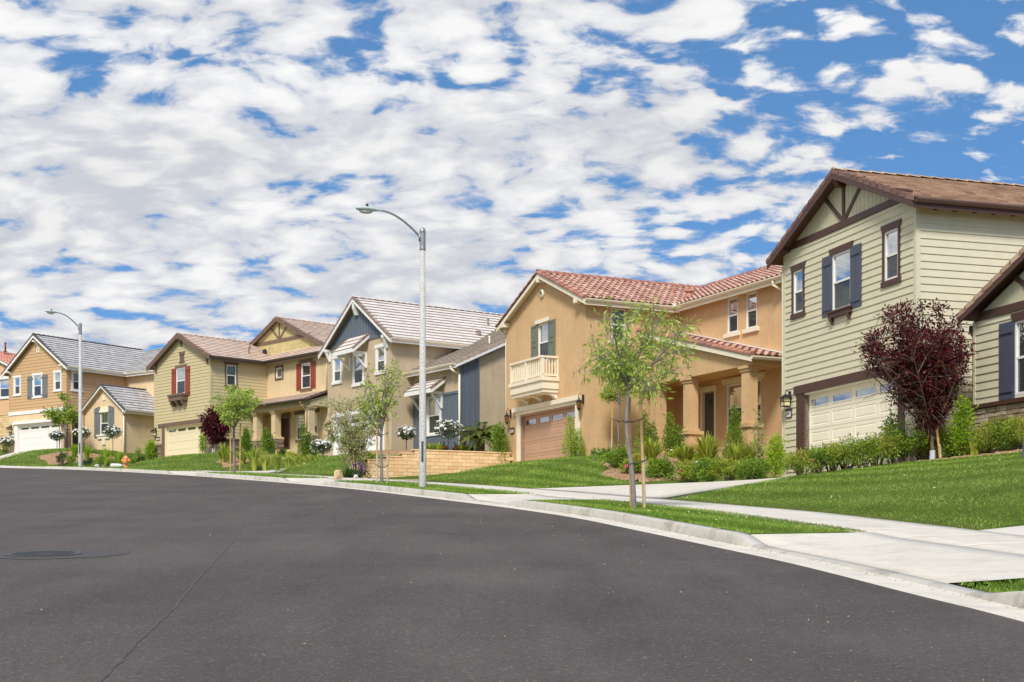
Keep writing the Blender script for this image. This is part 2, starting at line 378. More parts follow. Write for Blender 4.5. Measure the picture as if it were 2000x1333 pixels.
# ------------------------------------------------------------------ ground sheets
def grid_sheet(name,ss,dd,zf,mat,kind='structure',smooth=True):
    V=[]
    for s in ss:
        for d in dd: V.append(at(s,d))
    V=np.array(V); s_=np.repeat(ss,len(dd)); d_=np.tile(dd,len(ss))
    z=zf(V[:,0],V[:,1],s_,d_); V3=np.column_stack([V,z]); n=len(dd)
    i=np.arange((len(ss)-1)*(n-1)); r=i//(n-1);c=i%(n-1);a=r*n+c
    F=np.column_stack([a,a+1,a+n+1,a+n])[:,::-1]
    o=npmesh(name,V3,F,mat,smooth=smooth); tag(o,kind=kind); return o
M_asph=asphalt(); M_conc=concrete('walk_concrete',lin(212,204,190,.90)); M_curb=concrete('curb_concrete',lin(198,192,180,.86),.85); M_grass=grassmat(); M_mulch=mulchmat()
M_pink=concrete('pink_paving',lin(205,178,155,.9))
def build_ground():
    ss=np.concatenate([np.linspace(2,24,10),np.arange(25,150,.8),np.arange(150,176,3)])
    dd=np.concatenate([[.5],np.arange(.8,13,.45),np.arange(13,30,1.5),np.array([34,40,50,65])])
    def zf(x,y,s,d):
        w,_=driveq(x,y); z=T(x,y)
        paved=(d<4.3)&(d>2.3); o=opening(s)
        z=z-.05*paved-.05*(o>.01)*(d<2.6)*(s>43.2)-.06*((w>.3)|(d0w(s,d)>.4))*(d>4)-.03*(d<.85)
        return z
    grid_sheet('ground',ss,dd,zf,M_grass)
    # road and the land on the far side of it, down the hill
    dr=np.concatenate([[0],-np.arange(.5,12.5,1.0)])
    grid_sheet('road',ss,dr,lambda x,y,s,d:GR*y,M_asph)
    # far kerb and slope beyond the road (left, behind the camera)
    grid_sheet('far_bank',ss[::2],np.array([-12,-12.2,-14,-20,-40]),lambda x,y,s,d:GR*y*1.0+np.where(d<-11.9,.12,0)-np.clip(-d-14,0,99)*.12,M_grass)
    V=[];ys=np.linspace(-60,120,46)  # unseen high ground, added to darken window reflections and cut horizon light
    for y in ys:
        e=-.40*max(y,0)-17-max(0,-y)*.02; rz=random.Random(int(y*10))
        for q,h in ((0,-.6),(6,1.2),(14,4.5),(24,8.5),(40,11),(70,9)): V.append((e-q-10,y,GR*y+h+rz.uniform(-.8,.8)*(h>1)))
    V=np.array(V);F=[(i*6+j,i*6+j+1,i*6+j+7,i*6+j+6) for i in range(45) for j in range(5)]
    o=npmesh('unseen_hills',V,np.array(F),M_grass,smooth=True); tag(o,kind='structure')
    # surrounding land far out to the horizon
    a=np.linspace(0,2*math.pi,49)[:-1]; V=[];rs=[150,400,1200,4000]
    for r in rs: V+= [(r*math.cos(q),40+r*math.sin(q),-6) for q in a]
    V.append((0,40,-6)); V=np.array(V,float); F=[]
    for k in range(3):
        for i in range(48): F.append((k*48+i,k*48+(i+1)%48,(k+1)*48+(i+1)%48,(k+1)*48+i))
    for i in range(0,48): F.append((len(V)-1,i,(i+1)%48,(i+1)%48))
    me=bpy.data.meshes.new('terrain'); me.from_pydata([tuple(v) for v in V],[],[f if len(set(f))==4 else f[:3] for f in F]); me.materials.append(M_grass)
    o=bpy.data.objects.new('terrain',me); link(o); tag(o,kind='structure')
    # gutter pan, kerb
    sf=np.arange(8,165,.3)
    grid_sheet('gutter',sf,np.array([-.03,.0,.2,.44,.46]),lambda x,y,s,d:Pz(s)+np.where(d<-.01,-.02,.008)-.012*(d>.1)*(d<.45),M_conc,smooth=False)
    def kz(x,y,s,d):
        top=cross(s,np.full_like(s,.6)); top=np.maximum(top,.02)
        return Pz(s)+np.select([d<.441,d<.475,d<.51,d<.66],[-.02,0*s+top*.8,top,top],-.04)
    grid_sheet('curb',sf,np.array([.44,.465,.50,.655,.66]),kz,M_curb,smooth=False)
    # sidewalk with scored joints
    def walk(name,s0,s1,d0,d1,mat,lift=.0,nd=6,step=.3,joint=1.5):
        ss_=[];q=s0
        while q<s1-1e-6: ss_.append(q); q+=step
        ss_.append(s1)
        if joint:
            j=math.ceil(s0/joint)*joint
            while j<s1:
                if all(abs(j-u)>.05 for u in (s0,s1)):
                    ss_=[u for u in ss_ if abs(u-j)>.03]; ss_+= [j-.016,j-.010,j+.010,j+.016]
                j+=joint
        ss_=np.array(sorted(ss_)); dd_=np.concatenate([[d0-.002],np.linspace(d0,d1,nd),[d1+.002]])
        jm=np.zeros(len(ss_),bool)
        if joint:
            r=np.abs(ss_/joint-np.round(ss_/joint))*joint; jm=r<.0125
        def zf(x,y,s,d):
            z=Pz(s)+cross(s,np.clip(d,.601,4.2))+lift
            z=z-.018*np.repeat(jm,len(dd_))
            return np.where((d<d0-.001)|(d>d1+.001),z-.12,z)
        return grid_sheet(name,ss_,dd_,zf,mat,smooth=False)
    walk('sidewalk',8,165,2.5,4.2,M_conc,.004)
    for a,b in APR: walk('driveway_apron',a+(.0 if a<44 else .15),b-.15,.662,2.497,M_conc,.002,joint=0)
    grid_sheet('driveway',np.append(np.arange(43.32,48.9,.35),48.95),np.arange(4.205,16,.6),lambda x,y,s,d:Pz(s)+.2+(d-4.2)*.10+.004,M_conc,smooth=False)
    # drives up to the garages
    for k,((kx,ky),th,sl_) in HF.items():
        b0,b1=GAR[k]; na=26; nb=9; V=[]
        u=(-math.sin(th),math.cos(th)); v=(math.cos(th),math.sin(th))
        # a runs from the sidewalk line to the garage; find the a where d==4.22 for each b
        rows=[]
        aa=np.linspace(-13,0.12,300)
        for j in range(nb):
            t=j/(nb-1); line=[]
            X=kx+v[0]*aa+u[0]*(b0+.02+(b1-b0-.04)*t); Y=ky+v[1]*aa+u[1]*(b0+.02+(b1-b0-.04)*t)
            s,d=sdv(X,Y)
            # flare of the near edge towards the street
            fl=FL[k]*np.clip((9-d)/5,0,1)*(1-t); X=X+u[0]*-fl; Y=Y+u[1]*-fl; s,d=sdv(X,Y)
            i=int(np.argmax(d>4.21)); idx=np.linspace(i,299,na)
            rows.append(np.column_stack([np.interp(idx,np.arange(300),X),np.interp(idx,np.arange(300),Y)]))
        P=np.array(rows); n=na; V=P.reshape(-1,2)
        s,d=sdv(V[:,0],V[:,1]); w,hz=driveq(V[:,0],V[:,1]); hz=np.where(w>0,hz,T(V[:,0],V[:,1])); z=hz+.006
        # skirt
        V3=np.column_stack([V,z]); F=[]
        for j in range(nb-1):
            for i in range(na-1): a_=j*n+i; F.append((a_,a_+1,a_+n+1,a_+n))
        base=len(V3); ring=[i for i in range(na)]+[j*n+na-1 for j in range(1,nb)]+[(nb-1)*n+i for i in range(na-2,-1,-1)]+[j*n for j in range(nb-2,0,-1)]
        low=V3[ring].copy(); low[:,2]-=.25; V3=np.vstack([V3,low])
        for q in range(len(ring)): F.append((ring[q],ring[(q+1)%len(ring)],base+(q+1)%len(ring),base+q))
        o=npmesh('driveway',V3,np.array(F),M_pink if k=='h2' else M_conc); tag(o,kind='structure')
build_ground()
def seam():
    P=[(-26,76),(-20.5,66.5),(-15.94,61),(-11,50.2),(-9.2,44.5),(-6.85,33.6),(-5.45,27.4),(-4.56,22.9),(-3.78,17.95),(-3.27,14.2),(-2.88,11.6),(-2.64,9.6),(-2.46,8.3),(-2.1,5),(-1.9,0)]
    V=[];q=[]
    for i in range(1,len(P)-2):
        for k in range(14): q.append(_cr(P[i-1],P[i],P[i+1],P[i+2],k/14))
    for i,(x,y) in enumerate(q):
        j=min(i+1,len(q)-1);h=max(i-1,0); tx,ty=q[j][0]-q[h][0],q[j][1]-q[h][1]; n=math.hypot(tx,ty)
        w=.007+.012*random.random(); o=random.uniform(-.012,.012)
        for sg in (-1,1): V.append((x+ty/n*(sg*w+o),y-tx/n*(sg*w+o),GR*y+.004))
    F=[(2*i,2*i+1,2*i+3,2*i+2) for i in range(len(q)-1)]
    m,t,b=newmat('paving_seam'); g=N(t,'ShaderNodeNewGeometry').outputs['Position']; n=noise(t,g,30,4,.7)
    t.links.new(scale_col(t,(.062,.050,.045),rng(t,n,.3,.7,.6,1.5)),b.inputs['Base Color']); b.inputs['Roughness'].default_value=.8
    o=npmesh('pavement_seam',np.array(V),np.array(F),m); tag(o,kind='structure')
seam()
# ------------------------------------------------------------------ house kit
# local frame: a = depth behind the garage wall, b = along the street away from the camera, z above the slab
M_white=paint('white_trim',lin(236,232,224,.95),.5,.03); M_cream=paint('cream_trim',lin(238,226,200,.95),.5,.04)
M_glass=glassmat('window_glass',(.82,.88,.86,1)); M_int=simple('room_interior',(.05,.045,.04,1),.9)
M_blind=simple('window_blind',lin(235,235,230,.85),.6); M_screen=None
def screenmat():
    m=bpy.data.materials.new('insect_screen'); m.use_nodes=True; t=m.node_tree; t.nodes.clear()
    d=N(t,'ShaderNodeBsdfDiffuse',{'Color':(.06,.065,.065,1)}); tp=N(t,'ShaderNodeBsdfTransparent')
    mx=N(t,'ShaderNodeMixShader',{0:.38,1:d.outputs[0],2:tp.outputs[0]}); N(t,'ShaderNodeOutputMaterial',{0:mx.outputs[0]}); return m
M_screen=screenmat()
M_curt=simple('curtain',lin(215,212,200,.8),.8); M_metal_dark=simple('dark_metal',(.022,.018,.016,1),.45,.3)
M_amber=simple('lantern_glass',lin(232,218,170,.9),.3); M_flash=simple('flashing',(.75,.73,.7,1),.4)
def face_plane(kind,c):
    """kind 'A': wall at a=c facing the street. kind 'B': wall at b=c facing the camera. returns P(u,o,z), o = outwards"""
    if kind=='A': return lambda u,o,z:(c-o,u,z)
    return lambda u,o,z:(u,c-o,z)
def boxp(mb,P,u0,u1,o0,o1,z0,z1,mi=None):
    mb.quadbox([P(u0,o0,z0),P(u1,o0,z0),P(u1,o1,z0),P(u0,o1,z0),P(u0,o0,z1),P(u1,o0,z1),P(u1,o1,z1),P(u0,o1,z1)],mi)
def topf(pts):
    us=[p[0] for p in pts];zs=[p[1] for p in pts]
    return lambda u: float(np.interp(u,us,zs))
def strips(u0,u1,z0,top,holes,tpts):
    br=sorted({u0,u1}|{p[0] for p in tpts if u0<p[0]<u1}|{h[0] for h in holes}|{h[1] for h in holes})
    br=[b for b in br if u0-1e-6<=b<=u1+1e-6]
    for a,b in zip(br,br[1:]):
        if b-a<1e-5: continue
        hs=sorted([(h[2],h[3]) for h in holes if h[0]<(a+b)/2<h[1]]); z=z0
        for h0,h1 in hs:
            if h0>z+1e-5: yield [(a,z),(b,z),(b,h0),(a,h0)]
            z=max(z,h1)
        ta,tb=top(a+1e-7),top(b-1e-7)
        if max(ta,tb)>z+1e-5: yield [(a,z),(b,z),(b,max(tb,z)),(a,max(ta,z))]
def clipz(poly,z,keep_above):
    out=[];n=len(poly)
    for i in range(n):
        p,q=poly[i],poly[(i+1)%n]; ip=(p[1]>=z-1e-9) if keep_above else (p[1]<=z+1e-9); iq=(q[1]>=z-1e-9) if keep_above else (q[1]<=z+1e-9)
        if ip: out.append(p)
        if ip!=iq:
            t=(z-p[1])/(q[1]-p[1]); out.append((p[0]+(q[0]-p[0])*t,z))
    return out
def wall(mb,P,u0,u1,z0,tpts,holes=(),siding=0,lap=.024,off=0.0,reveal=.09,mi=0,rmi=None):
    top=topf(tpts)
    for poly in strips(u0,u1,z0,top,holes,tpts):
        if not siding: mb.face([P(u,off,z) for u,z in poly],mi); continue
        zmin=min(p[1] for p in poly); zmax=max(p[1] for p in poly); k=math.floor(zmin/siding+1e-6)
        while k*siding<zmax-1e-6:
            zb=k*siding; q=clipz(clipz(poly,zb,True),zb+siding,False); k+=1
            if len(q)<3: continue
            mb.face([P(u,off+lap*(1-(z-zb)/siding),z) for u,z in q],mi)
            lo=[p for p in q if abs(p[1]-zb)<1e-6]
            if len(lo)>=2:
                a=min(p[0] for p in lo);b=max(p[0] for p in lo)
                mb.face([P(a,off,zb),P(b,off,zb),P(b,off+lap,zb),P(a,off+lap,zb)],mi)
    for (h0,h1,g0,g1) in holes:
        r=mi if rmi is None else rmi; o1=off+.004
        for q in ([(h0,g0),(h1,g0)],[(h1,g0),(h1,g1)],[(h1,g1),(h0,g1)],[(h0,g1),(h0,g0)]):
            mb.face([P(q[0][0],o1,q[0][1]),P(q[1][0],o1,q[1][1]),P(q[1][0],off-reveal-.02,q[1][1]),P(q[0][0],off-reveal-.02,q[0][1])],r)
def battens(mb,P,u0,u1,z0,tpts,step=.3,w=.05,t=.02,holes=(),off=0.0,mi=0):
    top=topf(tpts); u=u0+step*.5
    while u<u1:
        zs=[(z0,min(top(u-w/2),top(u+w/2)))]
        for h in holes:
            if h[0]-w<u<h[1]+w: zs=[q for s,e in zs for q in ((s,min(e,h[2])),(max(s,h[3]),e)) if q[1]>q[0]+.02]
        for s,e in zs:
            if e>s: boxp(mb,P,u-w/2,u+w/2,off,off+t,s,e,mi)
        u+=step
def window(parent,P,u0,u1,z0,z1,rec=.05,frame=None,muntin='v',blind='slat',mid=.5,screen=True,fw=.055,name='window'):
    fm=frame or M_white; f=MB(); o0,o1=-rec-.03,-rec+.045
    boxp(f,P,u0,u0+fw,o0,o1,z0,z1);boxp(f,P,u1-fw,u1,o0,o1,z0,z1);boxp(f,P,u0+fw,u1-fw,o0,o1,z1-fw,z1);boxp(f,P,u0+fw,u1-fw,o0,o1,z0,z0+fw*1.1)
    zm=z0+(z1-z0)*mid
    if mid: boxp(f,P,u0+fw,u1-fw,o0,o1-.006,zm-.03,zm+.03)
    if mid:   # lower sash stiles sit a little proud
        s=.028; boxp(f,P,u0+fw,u0+fw+s,o0+.01,o1-.012,z0+fw*1.1,zm-.03); boxp(f,P,u1-fw-s,u1-fw,o0+.01,o1-.012,z0+fw*1.1,zm-.03)
    w=f.build(name,fm,parent)
    um=(u0+u1)/2
    if muntin:
        g=MB(); boxp(g,P,um-.009,um+.009,-rec-.022,-rec-.006,zm+.03 if mid else z0+fw,z1-fw)
        if muntin=='grid': boxp(g,P,u0+fw,um-.009,-rec-.02,-rec-.008,(zm+z1)/2-.009,(zm+z1)/2+.009);boxp(g,P,um+.009,u1-fw,-rec-.02,-rec-.008,(zm+z1)/2-.009,(zm+z1)/2+.009)
        g.build('muntin',fm,w)
    p=MB(); p.face([P(u0+fw,-rec-.002,z0+fw),P(u1-fw,-rec-.002,z0+fw),P(u1-fw,-rec-.002,z1-fw),P(u0+fw,-rec-.002,z1-fw)]); p.build('pane',M_glass,w)
    if screen and mid:
        p=MB(); p.face([P(u0+fw,-rec+.02,z0+fw),P(u1-fw,-rec+.02,z0+fw),P(u1-fw,-rec+.02,zm-.03),P(u0+fw,-rec+.02,zm-.03)]); p.build('insect_screen',M_screen,w)
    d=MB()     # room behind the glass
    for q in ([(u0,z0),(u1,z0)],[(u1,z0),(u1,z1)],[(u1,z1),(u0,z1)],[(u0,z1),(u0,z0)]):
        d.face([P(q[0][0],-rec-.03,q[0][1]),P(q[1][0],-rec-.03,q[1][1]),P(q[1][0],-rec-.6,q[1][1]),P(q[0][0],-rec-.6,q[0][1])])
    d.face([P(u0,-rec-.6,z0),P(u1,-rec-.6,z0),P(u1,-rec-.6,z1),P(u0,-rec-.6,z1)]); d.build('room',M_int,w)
    b=MB()
    if blind=='slat':
        n=max(3,int((z1-z0)/.085))
        for i in range(n):
            z=z0+fw+(i+.5)*(z1-z0-2*fw)/n; h=.036
            b.face([P(u0+fw,-rec-.035,z-h),P(u1-fw,-rec-.035,z-h),P(u1-fw,-rec-.06,z+h),P(u0+fw,-rec-.06,z+h)])
        b.build('blind',M_blind,w)
    elif blind=='shutter':
        for (a,c) in ((u0+fw,um-.02),(um+.02,u1-fw)):
            boxp(b,P,a,a+.05,-rec-.075,-rec-.04,z0+fw,z1-fw);boxp(b,P,c-.05,c,-rec-.075,-rec-.04,z0+fw,z1-fw)
            for zz in (z0+fw,zm-.04,z1-fw-.08): boxp(b,P,a+.05,c-.05,-rec-.075,-rec-.04,zz,zz+.08)
            n=int((z1-z0)/.1)
            for i in range(n):
                z=z0+fw+(i+.5)*(z1-z0-2*fw)/n
                b.face([P(a+.05,-rec-.045,z-.035),P(c-.05,-rec-.045,z-.035),P(c-.05,-rec-.07,z+.035),P(a+.05,-rec-.07,z+.035)])
        b.build('plantation_shutter',M_blind,w)
    elif blind=='curtain':
        n=16
        for i in range(n):
            ua=u0+fw+(u1-u0-2*fw)*i/n;ub=u0+fw+(u1-u0-2*fw)*(i+1)/n
            if .42<(i+.5)/n<.58: continue
            oa=-rec-.06-.03*(i%2);ob=-rec-.06-.03*((i+1)%2); b.face([P(ua,oa,z0+.05),P(ub,ob,z0+.05),P(ub,ob,z1-.05),P(ua,oa,z1-.05)])
        b.build('curtain',M_curt,w)
    return w
def trimboard(parent,P,u0,u1,z0,z1,m,o=.04,flare=0,name='trim',flip=False):
    t=MB(); 
    if flare:   # head with slanted ends
        t.quadbox([P(u0,0,z0),P(u1,0,z0),P(u1,o,z0),P(u0,o,z0),P(u0-flare,0,z1),P(u1+flare,0,z1),P(u1+flare,o,z1),P(u0-flare,o,z1)])
    else: boxp(t,P,u0,u1,0,o,z0,z1)
    return t.build(name,m,parent)
def shutter(parent,P,u0,u1,z0,z1,m,style='board',name='shutter'):
    t=MB()
    if style=='board':
        um=(u0+u1)/2; boxp(t,P,u0,um-.006,.012,.045,z0,z1); boxp(t,P,um+.006,u1,.012,.045,z0,z1); boxp(t,P,u0+.05,u1-.05,.003,.04,z0+.02,z1-.02)
        for z in (z0+.16,z1-.28): boxp(t,P,u0+.04,u1-.04,.045,.075,z,z+.12)
    elif style=='board3':
        n=3
        for i in range(n): boxp(t,P,u0+(u1-u0)*i/n+.005,u0+(u1-u0)*(i+1)/n-.005,.012,.045,z0,z1)
        boxp(t,P,u0+.01,u1-.01,.003,.04,z0+.02,z1-.02)
        for z in (z0+.14,z1-.26): boxp(t,P,u0,u1,.045,.075,z,z+.12)
    elif style=='arch':
        um=(u0+u1)/2; boxp(t,P,u0,u1,.003,.04,z0,z1-.14)
        n=6
        for i in range(n):
            ua=u0+(u1-u0)*i/n;ub=u0+(u1-u0)*(i+1)/n
            za=z1-.14+.14*math.sin((i/n)*math.pi/2);zb=z1-.14+.14*math.sin(((i+1)/n)*math.pi/2)
            if name=='shutter_r' : za=z1-.14+.14*math.cos((i/n)*math.pi/2);zb=z1-.14+.14*math.cos(((i+1)/n)*math.pi/2)
            t.quadbox([P(ua,.003,z1-.14),P(ub,.003,z1-.14),P(ub,.04,z1-.14),P(ua,.04,z1-.14),P(ua,.003,za),P(ub,.003,zb),P(ub,.04,zb),P(ua,.04,za)])
        for z in (z0+.12,z1-.42): boxp(t,P,u0,u1,.04,.065,z,z+.09)
    else:      # raised panels
        boxp(t,P,u0,u1,.003,.03,z0,z1); zm=(z0+z1)/2
        for a,c in ((z0,zm),(zm,z1)):
            for q in ((u0,u0+.07,a,c),(u1-.07,u1,a,c),(u0+.07,u1-.07,a,a+.08),(u0+.07,u1-.07,c-.08,c)): boxp(t,P,q[0],q[1],.03,.05,q[2],q[3])
            boxp(t,P,u0+.11,u1-.11,.03,.045,a+.13,c-.13)
    return t.build('shutter',m,parent)
def garage_door(parent,P,u0,u1,h,m,frame,cols=4,rows=4,rec=.16,winframe=None,plain=False,jamb=.06):
    d=MB(); o=-rec; boxp(d,P,u0,u1,o-.05,o-.012,0.0,h)
    rh=h/rows; cw=(u1-u0)/cols
    glasses=[]
    for r in range(rows):
        z0=r*rh+.006;z1=(r+1)*rh-.006
        for c in range(cols):
            a=u0+c*cw;b=u0+(c+1)*cw
            win=(r==rows-1)
            mx=.09 if not win else .10; mz=.10 if not win else .13
            ring=[(a,z0),(b,z0),(b,z1),(a,z1)]; r2=[(a+mx,z0+mz),(b-mx,z0+mz),(b-mx,z1-mz),(a+mx,z1-mz)]
            for i in range(4): d.face([P(ring[i][0],o,ring[i][1]),P(ring[(i+1)%4][0],o,ring[(i+1)%4][1]),P(r2[(i+1)%4][0],o,r2[(i+1)%4][1]),P(r2[i][0],o,r2[i][1])])
            if win:
                r3=[(a+mx+.03,z0+mz+.03),(b-mx-.03,z0+mz+.03),(b-mx-.03,z1-mz-.03),(a+mx+.03,z1-mz-.03)]
                for i in range(4):
                    j=(i+1)%4
                    d.face([P(r2[i][0],o+.016,r2[i][1]),P(r2[j][0],o+.016,r2[j][1]),P(r3[j][0],o+.008,r3[j][1]),P(r3[i][0],o+.008,r3[i][1])])
                    d.face([P(r2[i][0],o+.016,r2[i][1]),P(r2[j][0],o+.016,r2[j][1]),P(r2[j][0],o,r2[j][1]),P(r2[i][0],o,r2[i][1])])
                    d.face([P(r3[i][0],o+.008,r3[i][1]),P(r3[j][0],o+.008,r3[j][1]),P(r3[j][0],o-.012,r3[j][1]),P(r3[i][0],o-.012,r3[i][1])])
                glasses.append((a+mx+.03,b-mx-.03,z0+mz+.03,z1-mz-.03))
            else:
                k=.025 if not plain else .012
                r3=[(a+mx+k,z0+mz+k),(b-mx-k,z0+mz+k),(b-mx-k,z1-mz-k),(a+mx+k,z1-mz-k)]; r4=[(a+mx+2.4*k,z0+mz+2.4*k),(b-mx-2.4*k,z0+mz+2.4*k),(b-mx-2.4*k,z1-mz-2.4*k),(a+mx+2.4*k,z1-mz-2.4*k)]
                dp=.012 if not plain else .005
                for i in range(4):
                    j=(i+1)%4
                    d.face([P(r2[i][0],o,r2[i][1]),P(r2[j][0],o,r2[j][1]),P(r3[j][0],o-dp,r3[j][1]),P(r3[i][0],o-dp,r3[i][1])])
                    d.face([P(r3[i][0],o-dp,r3[i][1]),P(r3[j][0],o-dp,r3[j][1]),P(r4[j][0],o-.002,r4[j][1]),P(r4[i][0],o-.002,r4[i][1])])
                d.face([P(x,o-.002,z) for x,z in r4])
    dd=d.build('garage_door',m,parent)
    for g in glasses:
        p=MB(); p.face([P(g[0],o-.008,g[2]),P(g[1],o-.008,g[2]),P(g[1],o-.008,g[3]),P(g[0],o-.008,g[3])]); p.build('pane',M_garglass,dd)
    j=MB()
    boxp(j,P,u0-jamb,u0,-rec-.06,.0,0,h);boxp(j,P,u1,u1+jamb,-rec-.06,.0,0,h);boxp(j,P,u0-jamb,u1+jamb,-rec-.06,.0,h,h+jamb*.8); j.build('door_jamb',frame,dd)
    return dd
def garglass():
    m=bpy.data.materials.new('garage_glass'); m.use_nodes=True; t=m.node_tree; t.nodes.clear()
    fr=N(t,'ShaderNodeFresnel',{'IOR':1.6}); d=N(t,'ShaderNodeBsdfDiffuse',{'Color':(.018,.02,.022,1)}); g=N(t,'ShaderNodeBsdfGlossy',{'Roughness':.03,'Color':(.42,.44,.47,1)})
    mx=N(t,'ShaderNodeMixShader',{0:M_(t,'ADD',fr.outputs[0],.04,clamp=True),1:d.outputs[0],2:g.outputs[0]}); N(t,'ShaderNodeOutputMaterial',{0:mx.outputs[0]}); return m
M_garglass=garglass()
# ---- roofs
def slope(mb,E0,E1,up,pitch,run,style,keep=None,jit=.004,exp=None):
    """tiles (material 0) of one roof plane. E0->E1 eave line of the finished surface, up = horizontal unit vector uphill"""
    E0=Vector(E0);E1=Vector(E1);A=(E1-E0);L=A.length;A.normalize();U=Vector((up[0],up[1],pitch)).normalized();S=run*math.sqrt(1+pitch*pitch)
    Nn=A.cross(U)
    if Nn.z<0: Nn=-Nn
    if style=='S':
        ex=exp or .40; w=.29; n=max(1,round(S/ex)); ex=S/n; m=max(1,round(L/w)); w=L/m; K=6
        for r in range(n):
            for c in range(m):
                cx=(c+.5)*w;cy=(r+.5)*ex; ctr=E0+A*cx+U*cy
                if keep and not keep(ctr): continue
                rv=(random.random(),random.random()); pts=[]
                for k in range(K+1):
                    t=k/K; h=.052*max(0,math.sin(t*math.pi*1.36))**.9 if t<.735 else -.004-.012*math.sin((t-.735)/.265*math.pi)
                    pts.append((c*w+t*w,h))
                lift0=.055+random.uniform(0,jit);lift1=.012
                for k in range(K):
                    (x0,h0),(x1,h1)=pts[k],pts[k+1]; y0=r*ex-.015;y1=(r+1)*ex+.03
                    p=[E0+A*x0+U*y0+Nn*(h0+lift0),E0+A*x1+U*y0+Nn*(h1+lift0),E0+A*x1+U*y1+Nn*(h1+lift1),E0+A*x0+U*y1+Nn*(h0+lift1)]
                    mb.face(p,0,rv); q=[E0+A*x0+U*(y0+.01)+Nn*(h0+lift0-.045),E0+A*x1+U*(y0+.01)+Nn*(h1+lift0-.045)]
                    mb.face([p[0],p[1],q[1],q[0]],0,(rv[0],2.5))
    else:
        ex=exp or .36; w=.33 if style=='flat' else .30; n=max(1,round(S/ex)); ex=S/n
        th=.046 if style!='shake' else .034; g=.003
        for r in range(n):
            x=-(w*.5 if r%2 else 0) if style!='slab' else -(w*random.random())
            while x<L:
                x0=max(x,0)+g;x1=min(x+w,L)-g; x+=w
                if x1-x0<.03: continue
                ctr=E0+A*((x0+x1)/2)+U*((r+.5)*ex)
                if keep and not keep(ctr): continue
                rv=(random.random(),random.random()); j=random.uniform(0,jit)*(2 if style=='shake' else 1)
                l0=th+.012+j;l1=.012; y0=r*ex-(.012 if style!='shake' else random.uniform(.0,.03));y1=(r+1)*ex+.02
                a=[E0+A*x0+U*y0+Nn*l0,E0+A*x1+U*y0+Nn*l0,E0+A*x1+U*y1+Nn*l1,E0+A*x0+U*y1+Nn*l1]
                lo=[E0+A*x0+U*y0+Nn*(l0-th),E0+A*x1+U*y0+Nn*(l0-th)]
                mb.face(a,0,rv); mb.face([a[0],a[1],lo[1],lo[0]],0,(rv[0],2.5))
                mb.face([a[1],a[2],a[2]-Nn*.01,lo[1]],0,rv); mb.face([a[3],a[0],lo[0],a[3]-Nn*.01],0,rv)
def slab(mb,E0,E1,up,pitch,run,th=.10,mi=1):
    E0=Vector(E0);E1=Vector(E1);U=Vector((up[0]*run,up[1]*run,pitch*run)); mb.obox(E0-Vector((0,0,th)),E1-E0,U,(0,0,th-.002),mi)
def rake(mb,p,q,outd,style,w=.15,drop=.13):
    """edge tiles from the eave p to the ridge q; outd = horizontal unit vector pointing off the roof"""
    p=Vector(p);q=Vector(q);o=Vector((outd[0],outd[1],0));D=(q-p);L=D.length;D.normalize();Nn=D.cross(o)
    if Nn.z<0: Nn=-Nn
    ex=.40 if style=='S' else .38; n=max(1,round(L/ex)); ex=L/n
    for i in range(n):
        rv=(random.random(),random.random()); b=p+D*(i*ex-.02); e=p+D*((i+1)*ex+.03); l0=.075;l1=.045
        if style=='S':
            K=7;r0=.105;r1=.09;ri=[]
            for k in range(K+1):
                an=math.pi*(k/K)*1.15-.3; ri.append((math.cos(an),math.sin(an)))
            c0=b-o*.03+Nn*.035;c1=e-o*.03+Nn*.012
            for k in range(K):
                P0=[c0+o*ri[k][0]*r0+Nn*ri[k][1]*r0,c0+o*ri[k+1][0]*r0+Nn*ri[k+1][1]*r0,c1+o*ri[k+1][0]*r1+Nn*ri[k+1][1]*r1,c1+o*ri[k][0]*r1+Nn*ri[k][1]*r1]
                mb.face(P0,0,rv)
            mb.face([c0+o*x*r0+Nn*y*r0 for x,y in ri],0,rv)
        else:
            mb.obox(b-o*w+Nn*(l0-.05),(e-b)-Nn*(l0-l1),o*(w+.02),Nn*.045)
            for k in range(-6,0): mb.uv[4*k:4*k+4] if False else None
            mb.obox(b+Nn*(l0-.002)+o*.0-Vector((0,0,drop)),(e-b)-Nn*(l0-l1),o*.022,(0,0,drop))
            nf=48; mb.uv[-nf:]=[rv]*nf; mb.m[-12:]=[0]*12
def ridge(mb,p,q,style,r=.12,side=None):
    p=Vector(p);q=Vector(q);D=(q-p);L=D.length;D.normalize();sd=Vector((D.y,-D.x,0)).normalized();up=Vector((0,0,1))
    ex=.40; n=max(1,round(L/ex)); ex=L/n
    for i in range(n):
        rv=(random.random(),random.random()); b=p+D*(i*ex-.02); e=p+D*((i+1)*ex+.03); l0=.07;l1=.035
        K=6 if style=='S' else 2
        pr=[]
        for k in range(K+1):
            an=math.pi*k/K
            pr.append((math.cos(an)*r,math.sin(an)*r) if style=='S' else ((-1+k)*r*1.15,-abs(-1+k)*r*.62+r*.55))
        for k in range(K):
            q4=[b+sd*pr[k][0]+up*(pr[k][1]+l0-.03),b+sd*pr[k+1][0]+up*(pr[k+1][1]+l0-.03),e+sd*pr[k+1][0]*.93+up*(pr[k+1][1]*.93+l1-.03),e+sd*pr[k][0]*.93+up*(pr[k][1]*.93+l1-.03)]
            mb.face(q4,0,rv)
            mb.face([q4[0],q4[1],q4[1]-up*.04,q4[0]-up*.04],0,rv)
